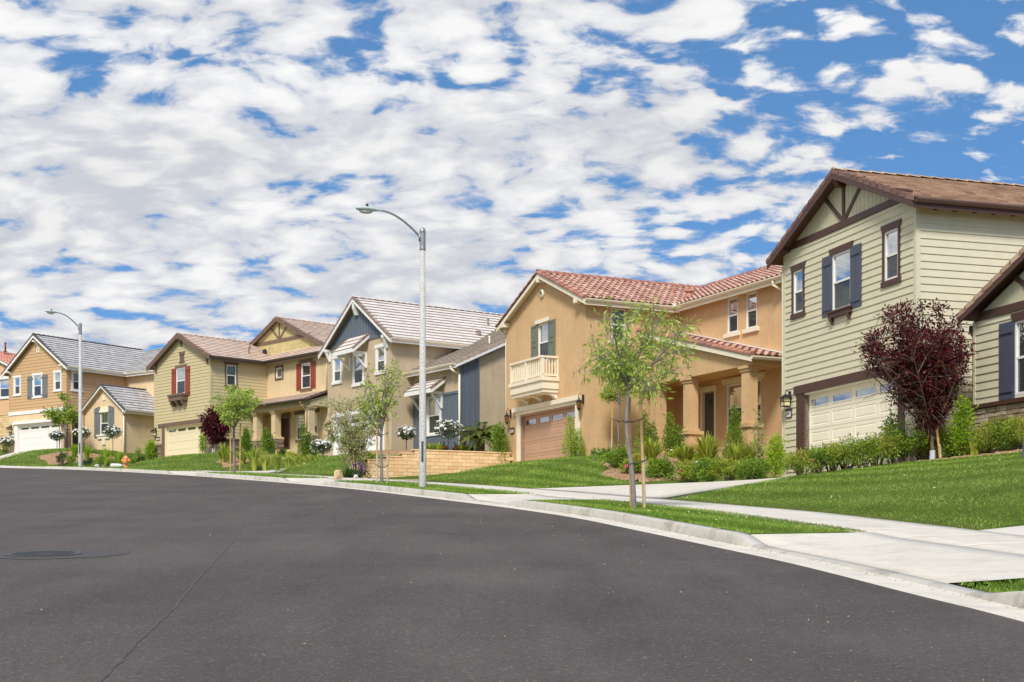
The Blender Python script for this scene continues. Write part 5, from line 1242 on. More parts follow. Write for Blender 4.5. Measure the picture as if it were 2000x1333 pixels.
# ============ 6: coral stucco house at the far left and one behind
def house6():
    th=R(62); x,y=(24-1000)/2650*116,116.0
    H=empty('house',(x,y,11.4),th,'coral stucco house with pink barrel tile roof, cut off at the left edge','house','two storey houses along the street')
    stc=stucco('coral_stucco',lin(224,180,140,.95)); rt=tile_mat('pink_barrel',[lin(190,120,100),lin(214,150,128),lin(204,136,114)],.7)
    P=FA('A',0);w=(.35,1.5,3.0,4.5)
    m=MB(); wall(m,P,0,7,-6,[(0,5.6),(3.5,5.6+.43*3.5),(7,5.6)],[w],reveal=.12); m.face([(0,0,-6),(12,0,-6),(12,0,5.6),(0,0,5.6)]);m.face([(0,7,-4),(12,7,-4),(12,7,5.6),(0,7,5.6)]); m.build('stucco_walls',stc,H)
    ro,_,_=gable_roof(H,0,13,0,7,5.55,.43,'S',rt,M_cream,M_white,M_cream,.36,.3)
    window(H,P,*w,rec=.05,muntin=0,mid=.5); trimboard(H,P,w[0]-.2,w[1]+.2,w[3]+.02,w[3]+.28,M_white,.1,.1,'head_trim'); trimboard(H,P,w[0]-.15,w[1]+.15,w[2]-.16,w[2],M_white,.1,0,'sill')
    pipe_vent(H,2,3.1,7.3,.8,.08,simple('red_pipe',lin(120,50,45),.5))
    garage_door(H,P,2.2,6.4,2.1,M_white,M_white,4,4,.0)
house6()
def house7():
    x,y=(505-1000)/2650*112,112.0
    H=empty('house',(x,y,9.0),R(35),'grey roofed house peeking out behind the khaki sided house','house')
    stc=stucco('beige_stucco',lin(205,180,140,.95)); rt=bpy.data.materials['slate_tile']; rk=bpy.data.materials['charcoal_edge']
    m=MB(); m.face([(0,0,-4),(0,9,-4),(0,9,7),(0,0,7)]); m.face([(0,0,-4),(8,0,-4),(8,0,6.6),(4,0,8.5),(0,0,6.6)]); m.face([(8,0,-4),(8,9,-4),(8,9,7),(8,0,7)]); m.face([(0,9,-4),(8,9,-4),(8,9,6.6),(4,9,8.5),(0,9,6.6)]); m.build('stucco_walls',stc,H)
    ro,_=lane_roof(H,-.4,9.4,-.4,6.65,.46,4.4,'flat',rt,M_white,M_white,M_white,name='roof',other_rake=True)
house7()
# ------------------------------------------------------------------ plants
def LC(*a): return lin(*a)
GREENS=dict(
 ash=leafmat('ash_leaf',[LC(124,146,50),LC(164,186,76),LC(198,210,106),LC(142,166,62)],.4),
 fresh=leafmat('fresh_leaf',[LC(104,130,34),LC(142,166,50),LC(182,196,76)],.35),
 shrub=leafmat('shrub_leaf',[LC(60,92,26),LC(100,134,36),LC(150,174,56),LC(84,116,32)],.3),
 bright=leafmat('bright_leaf',[LC(96,132,26),LC(144,176,38),LC(184,206,60)],.35),
 hedge=leafmat('hedge_leaf',[LC(80,108,30),LC(124,150,42),LC(166,180,62),LC(170,140,76)],.3),
 dark=leafmat('dark_leaf',[LC(30,54,20),LC(56,84,30),LC(84,108,44)],.25),
 olive=leafmat('olive_leaf',[LC(116,130,72),LC(158,168,104),LC(184,188,128),LC(168,140,80)],.35),
 plum=leafmat('plum_leaf',[LC(52,18,24),LC(82,28,34),LC(124,40,42),LC(62,24,30),LC(46,18,26)],.25),
 grass=leafmat('strap_leaf',[LC(112,138,40),LC(160,176,62),LC(204,206,96)],.35),
 gold=leafmat('gold_leaf',[LC(150,156,30),LC(196,196,50)],.35),
 palm=leafmat('palm_leaf',[LC(62,84,34),LC(102,122,50),LC(148,148,70)],.25),
 blade=leafmat('grass_blade',[LC(92,126,30),LC(124,156,46),LC(158,184,70),LC(188,200,110),LC(128,100,66)],.35))
M_wh=simple('white_petal',lin(248,246,238,.95),.6); M_red=simple('red_petal',lin(196,20,30),.6); M_pk=simple('pink_petal',lin(232,84,140),.6); M_pur=simple('purple_petal',lin(98,52,120),.7); M_yel=simple('yellow_petal',lin(235,190,50),.6)
M_bark=paint('grey_bark',lin(134,122,116),.9,.2,8,.01); M_bark2=paint('brown_bark',lin(112,92,76),.9,.2,8,.01); M_stake=paint('stake_wood',lin(190,152,98),.8,.15,10,.004); M_stakew=paint('weathered_stake',lin(186,172,154),.8,.12,10,.004)
M_rub=simple('rubber_tie',(.01,.01,.011,1),.6); M_guard=paint('trunk_guard',lin(190,192,198),.6,.2,30)
def leaves(name,C,D,L,Wd,mat,parent,rng_=RNG,uvb=None):
    """diamond leaves: C centres (n,3), D directions (n,3), L lengths, Wd widths"""
    n=len(C); D=D/np.linalg.norm(D,axis=1,keepdims=True)
    r=rng_.normal(size=(n,3)); Sx=np.cross(D,r); Sx/=np.linalg.norm(Sx,axis=1,keepdims=True); Nn=np.cross(Sx,D)
    L=L[:,None];Wd=Wd[:,None]; mid=C+D*L*.45-Nn*L*.03
    V=np.stack([C,mid+Sx*Wd*.5,C+D*L-Nn*L*.10,mid-Sx*Wd*.5],1).reshape(-1,3)
    F=np.arange(4*n).reshape(n,4); u=rng_.random(n) if uvb is None else np.clip(uvb+rng_.normal(size=n)*.16,0,1)
    return npmesh(name,V,F,mat,uv=np.column_stack([u,u]),parent=parent)
def onstrip(px,d):
    best=None
    for s in np.arange(36,140,.05):
        x,y=at(s,d)
        if y<3: continue
        q=abs(1000+2650*x/y-px)
        if best is None or q<best[0]: best=(q,x,y)
    return best[1],best[2]
def skeleton(tr,rg,base,forkz,crown,nl,sub,r0,wob=.12,low=0.15,spread=1.0,elmin=-.5):
    """limbs from the fork into an ellipsoid crown (cx,cy,cz,rx,ry,rz); returns twig points"""
    cx,cy,cz,rx,ry,rz=crown; tips=[];f=Vector((0,0,forkz))+Vector(base)
    for i in range(nl):
        an=2*math.pi*(i+rg.uniform(-.3,.3))/nl; el=rg.uniform(elmin,1.0) if i else .8; k=rg.uniform(.75,1.0)
        ce=math.cos(el*1.35)*spread
        tgt=Vector((cx+rx*k*math.cos(an)*ce,cy+ry*k*math.sin(an)*ce,cz+rz*k*math.sin(el*1.35)))
        st=f+Vector((0,0,rg.uniform(-.12,.25))); m1=st.lerp(tgt,.4)+Vector((rg.uniform(-1,1),rg.uniform(-1,1),rg.uniform(.2,1)))*wob*rz
        pts=[]
        for q in range(9):
            t=q/8; pts.append((1-t)**2*st+2*t*(1-t)*m1+t*t*tgt)
        rr=r0*rg.uniform(.45,.65); tr.tube(pts,[rr*(1-.85*q/8)+.003 for q in range(9)],6,False)
        for q in range(sub):
            t=rg.uniform(low+.15,1); j=min(7,int(t*8)); p=pts[j].lerp(pts[j+1],t*8-j)
            dr=(tgt-st).normalized()*.6+Vector((rg.gauss(0,1),rg.gauss(0,1),rg.gauss(.15,.8)))*.75; dr.normalize()
            ln=rz*rg.uniform(.22,.6); e=p+dr*ln; e2=Vector(e)
            dx,dy,dz=(e2.x-cx)/rx,(e2.y-cy)/ry,(e2.z-cz)/rz; q2=math.sqrt(dx*dx+dy*dy+dz*dz)
            if q2>1.05: e2=Vector((cx+dx/q2*rx,cy+dy/q2*ry,cz+dz/q2*rz))
            mid=p.lerp(e2,.5)+Vector((0,0,ln*.08)); tr.tube([p,mid,e2],[.35*rr*(1-t*.6)+.003,.006,.003],4,False)
            tips.append((p,mid,e2))
            for _ in range(2):
                a=p.lerp(e2,rg.uniform(.3,.9)); b=a+Vector((rg.gauss(0,1),rg.gauss(0,1),rg.gauss(.1,.7))).normalized()*ln*.45; tr.tube([a,b],[.004,.002],3,False); tips.append((a,a.lerp(b,.5),b))
    return tips
def foliage(name,tips,rg,per,L,W,mat,parent,droop=.3,spr=.07,sort=True):
    C=[];D=[]
    for a,m,b in tips:
        for _ in range(per):
            t=rg.random()**.6; p=(a.lerp(m,t*2) if t<.5 else m.lerp(b,t*2-1)); ax=(b-a).normalized()
            o=Vector((rg.gauss(0,1),rg.gauss(0,1),rg.gauss(0,1)))
            C.append(p+o*spr*.5); D.append(ax*.5+o*.7+Vector((0,0,-droop)))
    C=np.array([tuple(c) for c in C]);D=np.array([tuple(c) for c in D]); n=len(C); r=np.random.default_rng(rg.randrange(1<<30))
    ub=np.repeat(r.random(len(tips)),per); 
    return leaves(name,C,D,L*r.uniform(.65,1.25,n),W*r.uniform(.7,1.2,n),mat,parent,r,ub*.7+.15)
def stake(H,x,y,z0,h,lean=(0,0),m=None,r=.032,paintz=None):
    t=MB(); t.tube([(x,y,z0-.3),(x+lean[0],y+lean[1],z0+h)],[r,r*.96],10); o=t.build('stake',[m or M_stake],H,smooth=False)
    if paintz:
        t=MB(); t.tube([(x,y,z0-.2),(x+lean[0]*paintz/h,y+lean[1]*paintz/h,z0+paintz)],[r*1.03,r*1.02],10); t.build('weathered_base',M_stakew,o)
    return o
def tie(H,p,q):
    p=Vector(p);q=Vector(q);t=MB(); d=(q-p).normalized();n=Vector((-d.y,d.x,0))*.045; m=(p+q)/2-Vector((0,0,.03))
    t.tube([p+n-d*.03,m+n*.35,q+n-n*.1+d*.03,q-n+d*.03,m-n*.35,p-n-d*.03,p+n-d*.03],.010,6); t.build('tie',M_rub,H)
def tree(label,x,y,fork,crown,nl,sub,r0,per,L,W,leaf,bark,seed,lean=(0,0),stakes=(),droop=.3,spr=.07,group=None,cat='tree',name='street_tree',wob=.12,trunkpts=None,low=.15,spread=1.0,guard=False,elmin=-.5,vee=False):
    rg=random.Random(seed); z=Tz(x,y)-.03; H=empty(name,(x,y,z),0,label,cat,group)
    tr=MB(); tp=trunkpts or [(0,0,-.2),(lean[0]*.2+.01,lean[1]*.2,fork*.33),(lean[0]*.6-.012,lean[1]*.6,fork*.66),(lean[0],lean[1],fork)]
    n=len(tp); rad=[r0*(1.12-.35*i/(n-1)) for i in range(n)]; rad[0]=r0*1.25
    # smooth the trunk path
    P=[]; Rr=[]
    for i in range(n-1):
        a=tp[max(i-1,0)];b=tp[i];c=tp[i+1];d=tp[min(i+2,n-1)]
        for k in range(4): t=k/4; P.append(_cr(a,b,c,d,t)); Rr.append(rad[i]+(rad[i+1]-rad[i])*t)
    P.append(tp[-1]);Rr.append(rad[-1]); tr.tube(P,Rr,12)
    tips=skeleton(tr,rg,(tp[-1][0],tp[-1][1],0),tp[-1][2]-.04,crown,nl,sub,r0,wob,low,spread,elmin)
    if vee:
        z0=tp[-1][2];z1=crown[2]+crown[5]*.35
        def sq(p): f=.30+.70*min(1,max(0,(p.z-z0)/(z1-z0))); return Vector((tp[-1][0]+(p.x-tp[-1][0])*f,p.y*f,p.z))
        tips=[(sq(a),sq(m_),sq(b)) for a,m_,b in tips]
    tr.build('trunk',bark,H,smooth=True); foliage('crown',tips,rg,per,L,W,leaf,H,droop,spr)
    for (sx,sy,h,lx,ly,ties) in stakes:
        zz=Tz(x+sx,y+sy)-z; stake(H,sx,sy,zz,h,(lx,ly),paintz=h*.38 if rg.random()<.8 else None)
        for tz in ties:
            i=min(range(len(P)),key=lambda k:abs(P[k][2]-tz)); f=(tz-zz)/h
            tie(H,(P[i][0],P[i][1],tz),(sx+lx*f,sy+ly*f,tz+.06))
    if guard: g=MB(); g.tube([(0,0,.0),(tp[1][0]*.2,0,.32)],[r0*1.5,r0*1.4],12,False); g.build('trunk_guard',M_guard,H)
    return H
def shrub(label,x,y,h,r,leaf,seed,L=.06,W=.03,n=1600,shape='round',group=None,cat='shrub',name='shrub',stem=.12,flowers=None,lean=0,bot=None,dens=1.0,parent_loc=None,ry=None):
    rg=random.Random(seed); g=np.random.default_rng(seed); z=Tz(x,y)-.02; H=empty(name,(x,y,z),rg.random()*6 if shape!='twin' else .3,label,cat,group)
    ry=ry or r; st=MB(); K=14 if shape!='low' else 9; cl=[]
    if shape=='cone': cl=[(0,0,h*t,r*(1-t)**.75+.04) for t in np.linspace(.14,.93,9)]
    elif shape=='twin': cl=[(-.15*r,0,h*t,r*.75*(1-t)**.7+.05) for t in np.linspace(.14,.93,8)]+[(.55*r,.1*r,h*.72*t,r*.6*(1-t)**.6+.05) for t in np.linspace(.15,.92,7)]
    elif shape=='column': cl=[(rg.uniform(-.2,.2)*r,rg.uniform(-.2,.2)*r,h*t,r*(.8 if t<.8 else .5)*rg.uniform(.7,1)) for t in np.linspace(.22,.9,9)]
    else:
        for _ in range(K):
            a=rg.uniform(0,6.28);q=math.sqrt(rg.random())*.72; cl.append((q*r*math.cos(a),q*ry*math.sin(a),h*(rg.uniform(.3,.75)-.2*q),r*rg.uniform(.28,.5)))
    C=[];D=[];U=[]
    for cx,cy,cz,cr in cl:
        k=int(n*dens*cr**1.6/sum(c[3]**1.6 for c in cl)); v=g.normal(size=(k,3)); v/=np.linalg.norm(v,axis=1,keepdims=True); rr=cr*(g.random(k)**.33)*g.uniform(.75,1.15,k)
        sc=np.array([1,1,.8 if shape in('round','low') else 1.1]); p=v*rr[:,None]*sc+np.array([cx,cy,cz]); 
        C.append(p);D.append(v+np.array([0,0,.45])+g.normal(size=(k,3))*.5);U.append(np.full(k,g.random()*.5+.25)+v[:,2]*.18)
        st.tube([(cx*.15,cy*.15,-.1),(cx*.5,cy*.5,cz*.5),(cx,cy,cz)],[.018,.012,.005],5,False)
    # a few loose shoots break the outline
    for _ in range(int(14*dens)):
        cx,cy,cz,cr=rg.choice(cl); v=Vector((rg.gauss(0,1),rg.gauss(0,1),rg.gauss(.9,.7))).normalized(); a=Vector((cx,cy,cz))+v*cr*.8; b=a+v*rg.uniform(.5,1.1)*L*3.4; st.tube([a,b],[.004,.002],3,False); k=12
        t=g.random(k); C.append(np.array(a)+(np.array(b)-np.array(a))*t[:,None]); D.append(np.array(v)*.6+g.normal(size=(k,3))*.6); U.append(np.full(k,.8))
    C=np.vstack(C);D=np.vstack(D);U=np.concatenate(U); m=C[:,2]>.02; C=C[m];D=D[m];U=U[m]; q=len(C)
    st.build('stems',M_bark2,H,smooth=True); leaves('foliage',C,D,L*g.uniform(.6,1.2,q),W*g.uniform(.7,1.2,q),leaf,H,g,np.clip(U,0,1))
    for (fm,cnt,fr) in (flowers or ()): 
        for i in range(cnt):
            cx,cy,cz,cr=rg.choice(cl); v=Vector((rg.gauss(0,1),rg.gauss(0,1),abs(rg.gauss(.3,.6)))).normalized()
            f=MB(); rosette(f,Vector((cx,cy,cz))+v*cr*1.05,v,fr*rg.uniform(.8,1.2),rg); f.build('flower',fm,H)
    return H
def rosette(f,c,nv,r,rg):
    nv=Vector(nv).normalized(); x=nv.orthogonal().normalized();y=nv.cross(x)
    for ring,(rr,up,k) in enumerate(((r,.15,6),(r*.72,.5,5),(r*.4,.85,4))):
        o=rg.uniform(0,6)
        for i in range(k):
            a=o+6.283*i/k;a2=a+6.283/k*1.15
            f.face([c+nv*(-r*.2),c+(x*math.cos(a)+y*math.sin(a))*rr*.9+nv*up*r*.6,c+(x*math.cos((a+a2)/2)+y*math.sin((a+a2)/2))*rr*1.08+nv*up*r*.85,c+(x*math.cos(a2)+y*math.sin(a2))*rr*.9+nv*up*r*.6])
def rose_standard(label,x,y,stemh,r,seed,n=46,fm=None):
    rg=random.Random(seed);g=np.random.default_rng(seed);z=Tz(x,y)-.02;H=empty('standard_rose',(x,y,z),0,label,'rose bush','standard rose bushes with white flowers')
    s=MB(); s.tube([(0,0,-.1),(.02,0,stemh*.5),(0,0,stemh)],[.028,.022,.022],8)
    tips=[]
    for i in range(16):
        v=Vector((rg.gauss(0,1),rg.gauss(0,1),abs(rg.gauss(.2,.7)))).normalized(); b=Vector((0,0,stemh))+Vector((v.x*r,v.y*r,v.z*r*.75)); s.tube([(0,0,stemh),(b.x*.5,b.y*.5,(stemh+b.z)/2+.05),b],[.012,.008,.004],4,False); tips.append(b)
    s.build('stem',M_bark2,H,smooth=True)
    k=1100; v=g.normal(size=(k,3)); v/=np.linalg.norm(v,axis=1,keepdims=True); C=v*(r*g.random(k)**.4)[:,None]*np.array([.95,.95,.62])+np.array([0,0,stemh+r*.22])
    leaves('foliage',C,v+g.normal(size=(k,3))*.5,.075*g.uniform(.7,1.3,k),.045*np.ones(k),GREENS['dark'],H,g)
    for i in range(n):
        v=Vector((rg.gauss(0,1),rg.gauss(0,1),rg.gauss(.55,.6))).normalized()
        f=MB(); rosette(f,Vector((v.x*r,v.y*r,stemh+r*.25+v.z*r*.66))*1.0+Vector((v.x,v.y,v.z*.7))*r*rg.uniform(-.28,.22),v+Vector((0,0,.3)),.060*rg.uniform(.6,1.35),rg); f.build('flower',fm or M_wh,H)
    return H
def strap_clump(label,x,y,h,r,seed,n=110,mat=None,name='flax_clump',group='clumps of strap leaves in the garden beds',w=.022,cat='grass clump'):
    g=np.random.default_rng(seed); z=Tz(x,y)-.02; a=g.random(n)*6.283; sp=g.random(n)**.7*r; hh=h*g.uniform(.55,1.05,n); b=g.random(n)*.12
    dx,dy=np.cos(a),np.sin(a); V=[];F=[];U=[]
    T_=[0,.4,.75,1.0]; Wt=[1,1,.7,.05]
    for i in range(n):
        base=len(V)
        for t,wt in zip(T_,Wt):
            rr=b[i]+sp[i]*t**1.8; zz=hh[i]*(t-.28*t**3*(sp[i]/max(r,.01))); px,py=-dy[i]*w*wt,dx[i]*w*wt
            V.append((dx[i]*rr+px,dy[i]*rr+py,zz));V.append((dx[i]*rr-px,dy[i]*rr-py,zz))
        u=g.random()
        for k in range(3): F.append((base+2*k,base+2*k+1,base+2*k+3,base+2*k+2)); U.append((u,u))
    o=npmesh(name,np.array(V),np.array(F),mat or GREENS['grass'],uv=np.array(U)); o.location=(x,y,z); o.rotation_euler=(0,0,g.random()*6); tag(o,label,cat,group); return o
def boulder(label,x,y,r,mat,seed,sq=(1,.8,.7),name='boulder',group=None):
    bm=bmesh.new(); bmesh.ops.create_icosphere(bm,subdivisions=4,radius=1); g=random.Random(seed); from mathutils import noise as mn
    pl=[(Vector((g.gauss(0,1),g.gauss(0,1),g.gauss(0,1))).normalized(),g.uniform(.42,.78)) for _ in range(14)]
    for v in bm.verts:
        p=v.co.copy()
        for nn,dd in pl:
            k=p.dot(nn)
            if k>dd: p-=nn*(k-dd)*.97
        p*=1+.10*mn.noise(p*1.6+Vector((seed,0,0)))+.035*mn.noise(p*6)
        v.co=Vector((p.x*r*sq[0],p.y*r*sq[1],p.z*r*sq[2]))
    me=bpy.data.meshes.new(name); bm.to_mesh(me); bm.free(); me.materials.append(mat); me.polygons.foreach_set('use_smooth',[True]*len(me.polygons))
    o=bpy.data.objects.new(name,me); link(o); o.location=(x,y,Tz(x,y)+r*sq[2]*.55); o.rotation_euler=(0,0,seed); return tag(o,label,'rock',group)
# ---- garden beds
def bed(name,c,rs,rd,s0=None,n=40,lift=.03):
    """blob in road coordinates (s,d)"""
    s_c,d_c=c; ss=np.arange(s_c-rs,s_c+rs+.01,.22); dd=np.arange(d_c-rd,d_c+rd+.01,.22); V=[];inn=[]
    for s in ss:
        for d in dd:
            q=((abs(s-s_c)/rs)**2.6+(abs(d-d_c)/rd)**2.6)*(1+.12*math.sin(s*1.3)+.1*math.sin(d*2.1+s)); V.append(at(s,d)); inn.append(q<1)
    V=np.array(V);z=T(V[:,0],V[:,1]); w,_=driveq(V[:,0],V[:,1]); inn=np.array(inn)&(w<.04); n_=len(dd)
    z=z+lift+RNG.random(len(z))*.04; F=[]
    I=inn.reshape(len(ss),n_); P_=np.pad(I,1); core=P_[2:,1:-1]&P_[:-2,1:-1]&P_[1:-1,2:]&P_[1:-1,:-2]; z=z-np.where(core.ravel(),0,.16)
    for i in range(len(ss)-1):
        for j in range(n_-1):
            q=(i*n_+j,i*n_+j+1,(i+1)*n_+j+1,(i+1)*n_+j)
            if all(inn[k] for k in q): F.append(q)
    o=npmesh(name,np.column_stack([V,z]),np.array(F),M_mulch,smooth=False); tag(o,kind='structure')
    BEDS.append((s_c,d_c,rs,rd)); return o
BEDS=[]
bed('planting_bed',(68.6,11.2),6.0,3.6); bed('planting_bed',(100.6,8.4),4.4,3.4); bed('planting_bed',(118.6,7.7),5.3,2.7); bed('planting_bed',(57.5,12.2),8,1.3); bed('planting_bed',(89.5,10.0),3.2,2.4)
# ---- lawn blades
def lawn():
    g=np.random.default_rng(3); tot=[]
    for (s0,s1,d0,d1,dens) in [(24,43.2,.68,2.5,900),(49,60.4,.68,2.52,900),(64.7,77,.68,2.52,420),(82.4,92.2,.68,2.52,200),(97.3,112.4,.68,2.52,120),(49,74,4.22,11.4,520),(74,86,4.22,11.4,230),(86,100,4.22,11.4,130),(100,138,4.22,11.4,80)]:
        n=int((s1-s0)*(d1-d0)*dens); s=g.uniform(s0,s1,n); d=g.uniform(d0,d1,n); P=np.array([at(a,b) for a,b in zip(s,d)])
        w,_=driveq(P[:,0],P[:,1]); m=(w<.6)&~((d>4.2)&(s>43.0)&(s<49.0))
        for (sc,dc,rs,rd) in BEDS: m&=((np.abs(s-sc)/rs)**2.6+(np.abs(d-dc)/rd)**2.6)>.92
        m&=(opening(s)<.1)|(d>2.6)|(s<43.25)
        for k,((kx,ky),th,_z) in HF.items():
            dx=P[:,0]-kx;dy=P[:,1]-ky; a=dx*math.cos(th)+dy*math.sin(th); b=-dx*math.sin(th)+dy*math.cos(th); m&=~((a>-.05)&(b>-7)&(b<7.4))
        tot.append((P[m],s[m],d[m]))
    P=np.vstack([t[0] for t in tot]); s=np.concatenate([t[1] for t in tot]); d=np.concatenate([t[2] for t in tot]); z=T(P[:,0],P[:,1]); n=len(P)
    far=np.clip(P[:,1]/30,.9,3.0)
    h=g.uniform(.022,.055,n)*np.clip(far,1,1.6); w=.006*far**1.25; a=g.random(n)*6.283
    mow=np.sin(d*5.0+np.sin(s*.35)*1.4+s*.25)       # mowing lean
    lx=g.normal(size=n)*.022+.018*mow; ly=g.normal(size=n)*.022
    B=np.column_stack([P,z-.005]); dx=np.cos(a)*w;dy=np.sin(a)*w
    V=np.stack([B+np.column_stack([dx,dy,0*dx]),B-np.column_stack([dx,dy,0*dx]),B+np.column_stack([lx,ly,h])],1).reshape(-1,3)
    pn=np.sin(P[:,0]*1.7+np.sin(P[:,1]*.9)*2)*np.sin(P[:,1]*1.3+P[:,0]*.4)
    dry=(g.random(n)<.06)*.5
    u=np.clip(.38+.24*mow+.12*pn+g.normal(size=n)*.18+dry,0,1)*.76
    ed=((np.abs(d-4.22)<.16)|(np.abs(d-2.5)<.05))&(g.random(n)<.55); u=np.where(ed,1,u)
    o=npmesh('grass',V,np.arange(3*n).reshape(n,3),GREENS['blade'],uv=np.column_stack([u,u])); tag(o,'short mown green lawn grass in front of the houses','grass',None,'stuff'); print('blades',n)
lawn()
# ---- trees
x,y=onstrip(1240,1.45); Y1=y
k=y/2650
tree('slender young tree with two stakes nearest the camera, on the front grass strip',x,y,(980-748)*k,(.08,0,(980-695)*k+.05,125*k,1.1,118*k),12,15,.044,5,.15,.036,GREENS['ash'],M_bark,11,
     trunkpts=[(0,0,-.2),(-.05,0,.75),(-.12,0,1.2),(-.16,0,1.75),(-.12,.0,(980-745)*k)],stakes=[(.20,.02,(972-715)*k,-.10,0,[.98*.9+.02,1.72]),(-.02,.42,2.25,-.06,-.05,[])],droop=.55,spr=.10,wob=.25,low=.05)
x,y=onstrip(745,1.5);k=y/2650
tree('sparse young tree tied to two stakes between the tall street lamp and the olive bush',x,y,(938-838)*k,(.0,0,(938-765)*k,62*k,.8,66*k),9,11,.05,4,.15,.05,GREENS['ash'],M_bark,23,stakes=[(-.13,-.1,(938-795)*k,.0,0,[.55,1.55]),(.19,.05,(938-790)*k,.0,0,[.55,1.6])],droop=.1,wob=.2,low=.05)
x,y=onstrip(457,1.6);k=y/2650
tree('leafy young staked tree on the grass strip in front of the khaki house',x,y,(923-830)*k,(.15,0,(923-795)*k,49*k,.95,42*k),9,12,.06,11,.17,.055,GREENS['ash'],M_bark,31,stakes=[(-.13,-.1,(923-830)*k,0,0,[.9]),(.24,.05,(923-825)*k,.03,0,[1.0])],droop=.3)
k=51.3/2650
tree('small staked tree standing close to the tan stucco side wall',4.0,51.0,(887-785)*k,(.15,0,(887-742)*k+.1,42*k,.75,58*k),8,11,.03,12,.15,.045,GREENS['ash'],M_bark,41,stakes=[(-.26,.05,1.95,.04,0,[1.45]),(.30,-.05,1.95,-.03,0,[1.4])],droop=.3)
k=92/2650
tree('staked green tree on the lawn before the white garage door of the brown house',-30.3,92.0,(876-828)*k+.1,(-.15,0,(876-798)*k,37*k,1.2,30*k),9,11,.06,7,.20,.09,GREENS['fresh'],M_bark,47,stakes=[(-.35,-.1,2.0,0,0,[1.3]),(.45,.05,2.2,0,0,[1.4])],droop=.1,name='lawn_tree')
# olive-like clump of stems
def olive():
    x,y=-6.25,54.6; k=y/2650; z=Tz(x,y)-.03; rg=random.Random(5); H=empty('olive_bush',(x,y,z),0,'airy multi stemmed grey green bush left of the block retaining wall','bush')
    tr=MB(); tips=[]
    for i in range(13):
        a=rg.uniform(0,6.28); q=rg.uniform(.3,1); top=Vector((math.cos(a)*1.3*q-.2,math.sin(a)*.8*q,rg.uniform(1.6,3.5)*(1.1-.22*q))); m=Vector((top.x*.28,top.y*.28,top.z*.45))
        P=[(1-t)**2*Vector((math.cos(a)*.1,math.sin(a)*.1,-.1))+2*t*(1-t)*m+t*t*top for t in [j/8 for j in range(9)]]; tr.tube(P,[.032*(1-.85*j/8)+.004 for j in range(9)],6,False)
        for _ in range(13):
            t=rg.uniform(.35,1);j=min(7,int(t*8));p=P[j].lerp(P[j+1],t*8-j); e=p+Vector((rg.gauss(0,.9),rg.gauss(0,.9),rg.gauss(.35,.6))).normalized()*rg.uniform(.25,.65); mid=p.lerp(e,.5); tr.tube([p,mid,e],[.007,.005,.002],4,False); tips.append((p,mid,e))
    tr.build('trunk',paint('pale_bark',lin(170,152,128),.9,.15,8,.006),H,smooth=True); foliage('crown',tips,rg,48,.12,.040,GREENS['olive'],H,.1,.09)
olive()
# purple leaved plums
k=34.2/2650
tree('large dark purple leaved tree at the corner of the olive sided house',10.55,34.05,(905-848)*k,(-.42,0,(905-722)*k,112*k,1.1,138*k),20,20,.05,22,.085,.05,GREENS['plum'],M_bark2,61,stakes=[(.22,-.05,1.15,-.16,0,[.72])],droop=.0,cat='tree',name='plum_tree',wob=.05,low=.0,spr=.10,group='purple leaved plum trees',guard=True,spread=1.1,elmin=-.02,vee=True)
k=80/2650
tree('small dark purple leaved tree by the stone base of the khaki house',-17.55,79.6,(888-868)*k,(.15,0,(888-832)*k,28*k,.8,36*k),12,16,.04,20,.13,.08,GREENS['plum'],M_bark2,67,stakes=[(.12,-.05,.7,0,0,[])],droop=.0,name='plum_tree',wob=.05,low=.0,spr=.12,group='purple leaved plum trees',guard=True)
# hedge row by the drive of the olive house
HP=[(7.25,34.0,.55),(7.65,34.1,.62),(8.05,34.2,.66),(8.45,34.3,.72),(8.85,34.35,.78),(9.25,34.4,.84),(9.65,34.4,.86),(10.05,34.35,.82),(10.45,34.6,.80),(10.9,34.5,.80),(11.25,34.1,.82),(11.55,33.6,.84),(11.8,33.1,.88),(12.0,32.55,.95),(12.15,32.0,1.0),(12.3,31.4,1.02),(12.4,30.8,1.05)]
for i,(x,y,h) in enumerate(HP):
    shrub('low green shrub in the continuous row along the driveway edge of the olive house',x,y,h*1.35*(.9+.2*((i*7)%5)/4),.58,GREENS['shrub' if i%3==1 else 'hedge'],100+i,.05,.028,2800,'round','low hedge shrubs along the lawn edge',cat='shrub',name='hedge_shrub',flowers=[(M_pk,1,.03)] if i in (0,1) else None)
# bigger shrubs
shrub('bright green rounded upright shrub at the left corner of the olive house',7.95,41.0,1.28,.46,GREENS['bright'],201,.07,.04,2600,'column',name='upright_shrub',group='upright garden shrubs')
shrub('dusky dark shrub rising behind the bright green corner shrub of the olive house',7.75,42.6,2.2,.25,GREENS['olive'],202,.09,.03,500,'column',name='upright_shrub',group='upright garden shrubs')
shrub('light green shrub before the cream garage door, left of the purple tree',9.78,34.9,1.28,.34,GREENS['bright'],203,.07,.04,1500,'column',name='upright_shrub',group='upright garden shrubs')
shrub('light green shrub between the purple tree and the stone faced wall',11.15,33.7,1.58,.42,GREENS['bright'],204,.07,.04,2400,'column',name='upright_shrub',group='upright garden shrubs')
shrub('pointed twin topped evergreen shrub before the right edge of the tan garage door',2.28,51.6,1.75,.52,GREENS['bright'],205,.06,.03,4200,'twin',name='upright_shrub',group='upright garden shrubs')
shrub('dense green shrub between the block retaining wall and the tan garage',-.52,57.6,1.85,.55,GREENS['shrub'],206,.08,.045,3000,'column',name='upright_shrub',group='upright garden shrubs')
